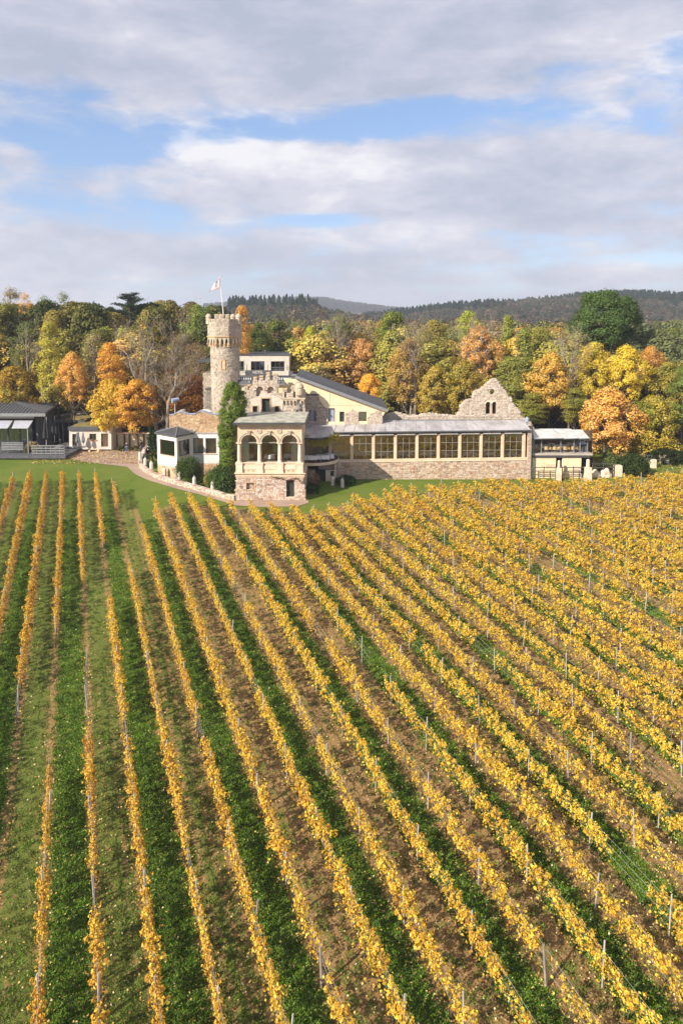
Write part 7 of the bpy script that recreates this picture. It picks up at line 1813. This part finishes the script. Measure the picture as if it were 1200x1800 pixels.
# leaves on lawn and court under the trees
N = 5200; px_ = rg2.uniform(150, 290, N); 
x = np.concatenate([rg2.uniform(-45, -26, 3000), rg2.uniform(20, 52, 4200)]); y = np.concatenate([rg2.uniform(96, 105, 3000), rg2.uniform(85, 99, 4200)]); ok = [not (a > 26 and a < 33.5 and b > 88.5) for a, b in zip(x, y)]; x = x[ok]; y = y[ok]
z = np.array([terrain(a, b) for a, b in zip(x, y)])+.09; V = leafquads(np.stack([x, y, z], 1), np.tile([0, 0, 1.], (len(x), 1)), .16, rg2, .85, .35); tag(link('lawn_leaves', quads(V, mlit)), kind='stuff')

# ---------------------------------------------------------------- people
def person(loc, face, label, top, legs, stride=.18, arm=.15, s=1.0, bag=False, hair=M_hair):
    t = empty('person', loc, label, 'person', rz=face); t.scale = (s, s, s)
    def skin(name, verts, edges, rad, m, sub_=2, root=0):
        me = bpy.data.meshes.new(name); me.from_pydata(verts, edges, []); me.materials.append(m); o = link(name, me, t, loc=(0,0,0)); md = o.modifiers.new('skin', 'SKIN')
        sv = me.skin_vertices[0].data
        for v, r in zip(sv, rad): v.radius = r if isinstance(r, tuple) else (r, r)
        sv[root].use_root = True; md.use_smooth_shade = True; sd_ = o.modifiers.new('sub', 'SUBSURF'); sd_.levels = sd_.render_levels = sub_
        dg = bpy.context.evaluated_depsgraph_get(); me2 = bpy.data.meshes.new_from_object(o.evaluated_get(dg)); o.modifiers.clear(); o.data = me2; return o
    # facing -Y; x right
    f, a = stride, arm
    body = skin('body', [(0,0,.95),(0,0,1.15),(0,0,1.38),(0,.0,1.48),(0,-.01,1.56),(0,-.015,1.64),(0,-.01,1.73),
        (.17,0,1.40),(.23,a*.5,1.14),(.24,a,.90),(.245,a+.01,.82),(-.17,0,1.40),(-.23,-a*.5,1.14),(-.24,-a,.90),(-.245,-a-.01,.82),
        (.09,0,.88),(.10,-f*.5,.50),(.10,-f*.9,.09),(.10,-f*.9-.13,.04),(-.09,0,.88),(-.10,f*.4,.50),(-.10,f*1.1,.10),(-.10,f*1.1-.12,.05)],
        [(0,1),(1,2),(2,3),(3,4),(4,5),(5,6),(2,7),(7,8),(8,9),(9,10),(2,11),(11,12),(12,13),(13,14),(0,15),(15,16),(16,17),(17,18),(0,19),(19,20),(20,21),(21,22)],
        [.11,.11,.12,.055,.055,.085,.07,.055,.042,.032,.032,.055,.042,.032,.032,.085,.06,.042,.035,.085,.06,.042,.035], M_skin)
    skin('jacket', [(0,0,.92),(0,0,1.15),(0,0,1.38),(.18,0,1.40),(.24,a*.5,1.13),(.245,a,.90),(-.18,0,1.40),(-.24,-a*.5,1.13),(-.245,-a,.90)], [(0,1),(1,2),(2,3),(3,4),(4,5),(2,6),(6,7),(7,8)], [(.17,.13),(.15,.125),(.16,.12),.075,.062,.052,.075,.062,.052], top)
    skin('trousers', [(0,0,.93),(.09,0,.86),(.10,-f*.5,.50),(.10,-f*.9,.11),(-.09,0,.86),(-.10,f*.4,.50),(-.10,f*1.1,.13)], [(0,1),(1,2),(2,3),(0,4),(4,5),(5,6)], [(.15,.12),.105,.078,.062,.105,.078,.062], legs)
    mb = MB(); mb.lathe((0,.015,1.60), [(.095,-.04),(.105,.04),(.095,.11),(.06,.155),(.001,.17)], 12); mb.build('hair', hair, t, smooth=True, loc=(0,0,0))
    mb = MB()
    for sx in (-1, 1):
        mb.box((sx*.033-.012,-.10,1.640), (sx*.033+.012,-.092,1.650)); 
    mb.box((-.010,-.115,1.60), (.010,-.09,1.635)); mb.box((-.022,-.10,1.578), (.022,-.09,1.585)); mb.build('face_features', M_hair, t, loc=(0,0,0))
    mb = MB()
    for sx, yy in ((.10,-f*.9),(-.10,f*1.1)): mb.box((sx-.045, yy-.19, 0), (sx+.045, yy+.06, .085))
    mb.build('shoes', M_blackcloth, t, loc=(0,0,0))
    for sx, yy in ((.245, a), (-.245, -a)):
        mb = MB()
        for k in range(4): mb.tube([(sx-.0+.0, yy-.03+k*.018, .82), (sx, yy-.035+k*.02, .77), (sx*.97, yy-.035+k*.02, .735+.01*abs(k-1.5))], [.011,.010,.008], 5)
        mb.tube([(sx, yy-.03, .84), (sx*.95, yy-.06, .80), (sx*.93, yy-.065, .775)], [.012,.011,.008], 5); mb.build('fingers', M_skin, t, loc=(0,0,0))
    if bag: mb = MB(); mb.box((-.12,.14,1.0), (.12,.26,1.35)); mb.build('backpack', M_navy, t, loc=(0,0,0))
    return t
g = G(223.5, 795.5); person(g, -.25, 'person in a dark navy jacket and blue jeans standing in the court', M_navy, M_jeans, .06, .04)
g = G(249, 793); person(g, .9, 'person in black jacket and jeans walking beside the court bed, backpack on', M_blackcloth, M_jeans, .24, .14, bag=True)

# ---------------------------------------------------------------- haze
def haze():
    m = bpy.data.materials.new('haze'); m.use_nodes = True; t = NT(m.node_tree); t.n.clear(); out = t.new('ShaderNodeOutputMaterial'); v = t.new('ShaderNodeVolumePrincipled')
    v.inputs['Color'].default_value = (.80,.86,.98,1); v.inputs['Density'].default_value = .00028; v.inputs['Anisotropy'].default_value = 0.1; t.l.new(v.outputs[0], out.inputs['Volume'])
    mb = MB(); mb.box((-2750, -200, -25), (2750, 3750, 130)); mb.build('haze', m, kind='stuff')
haze()
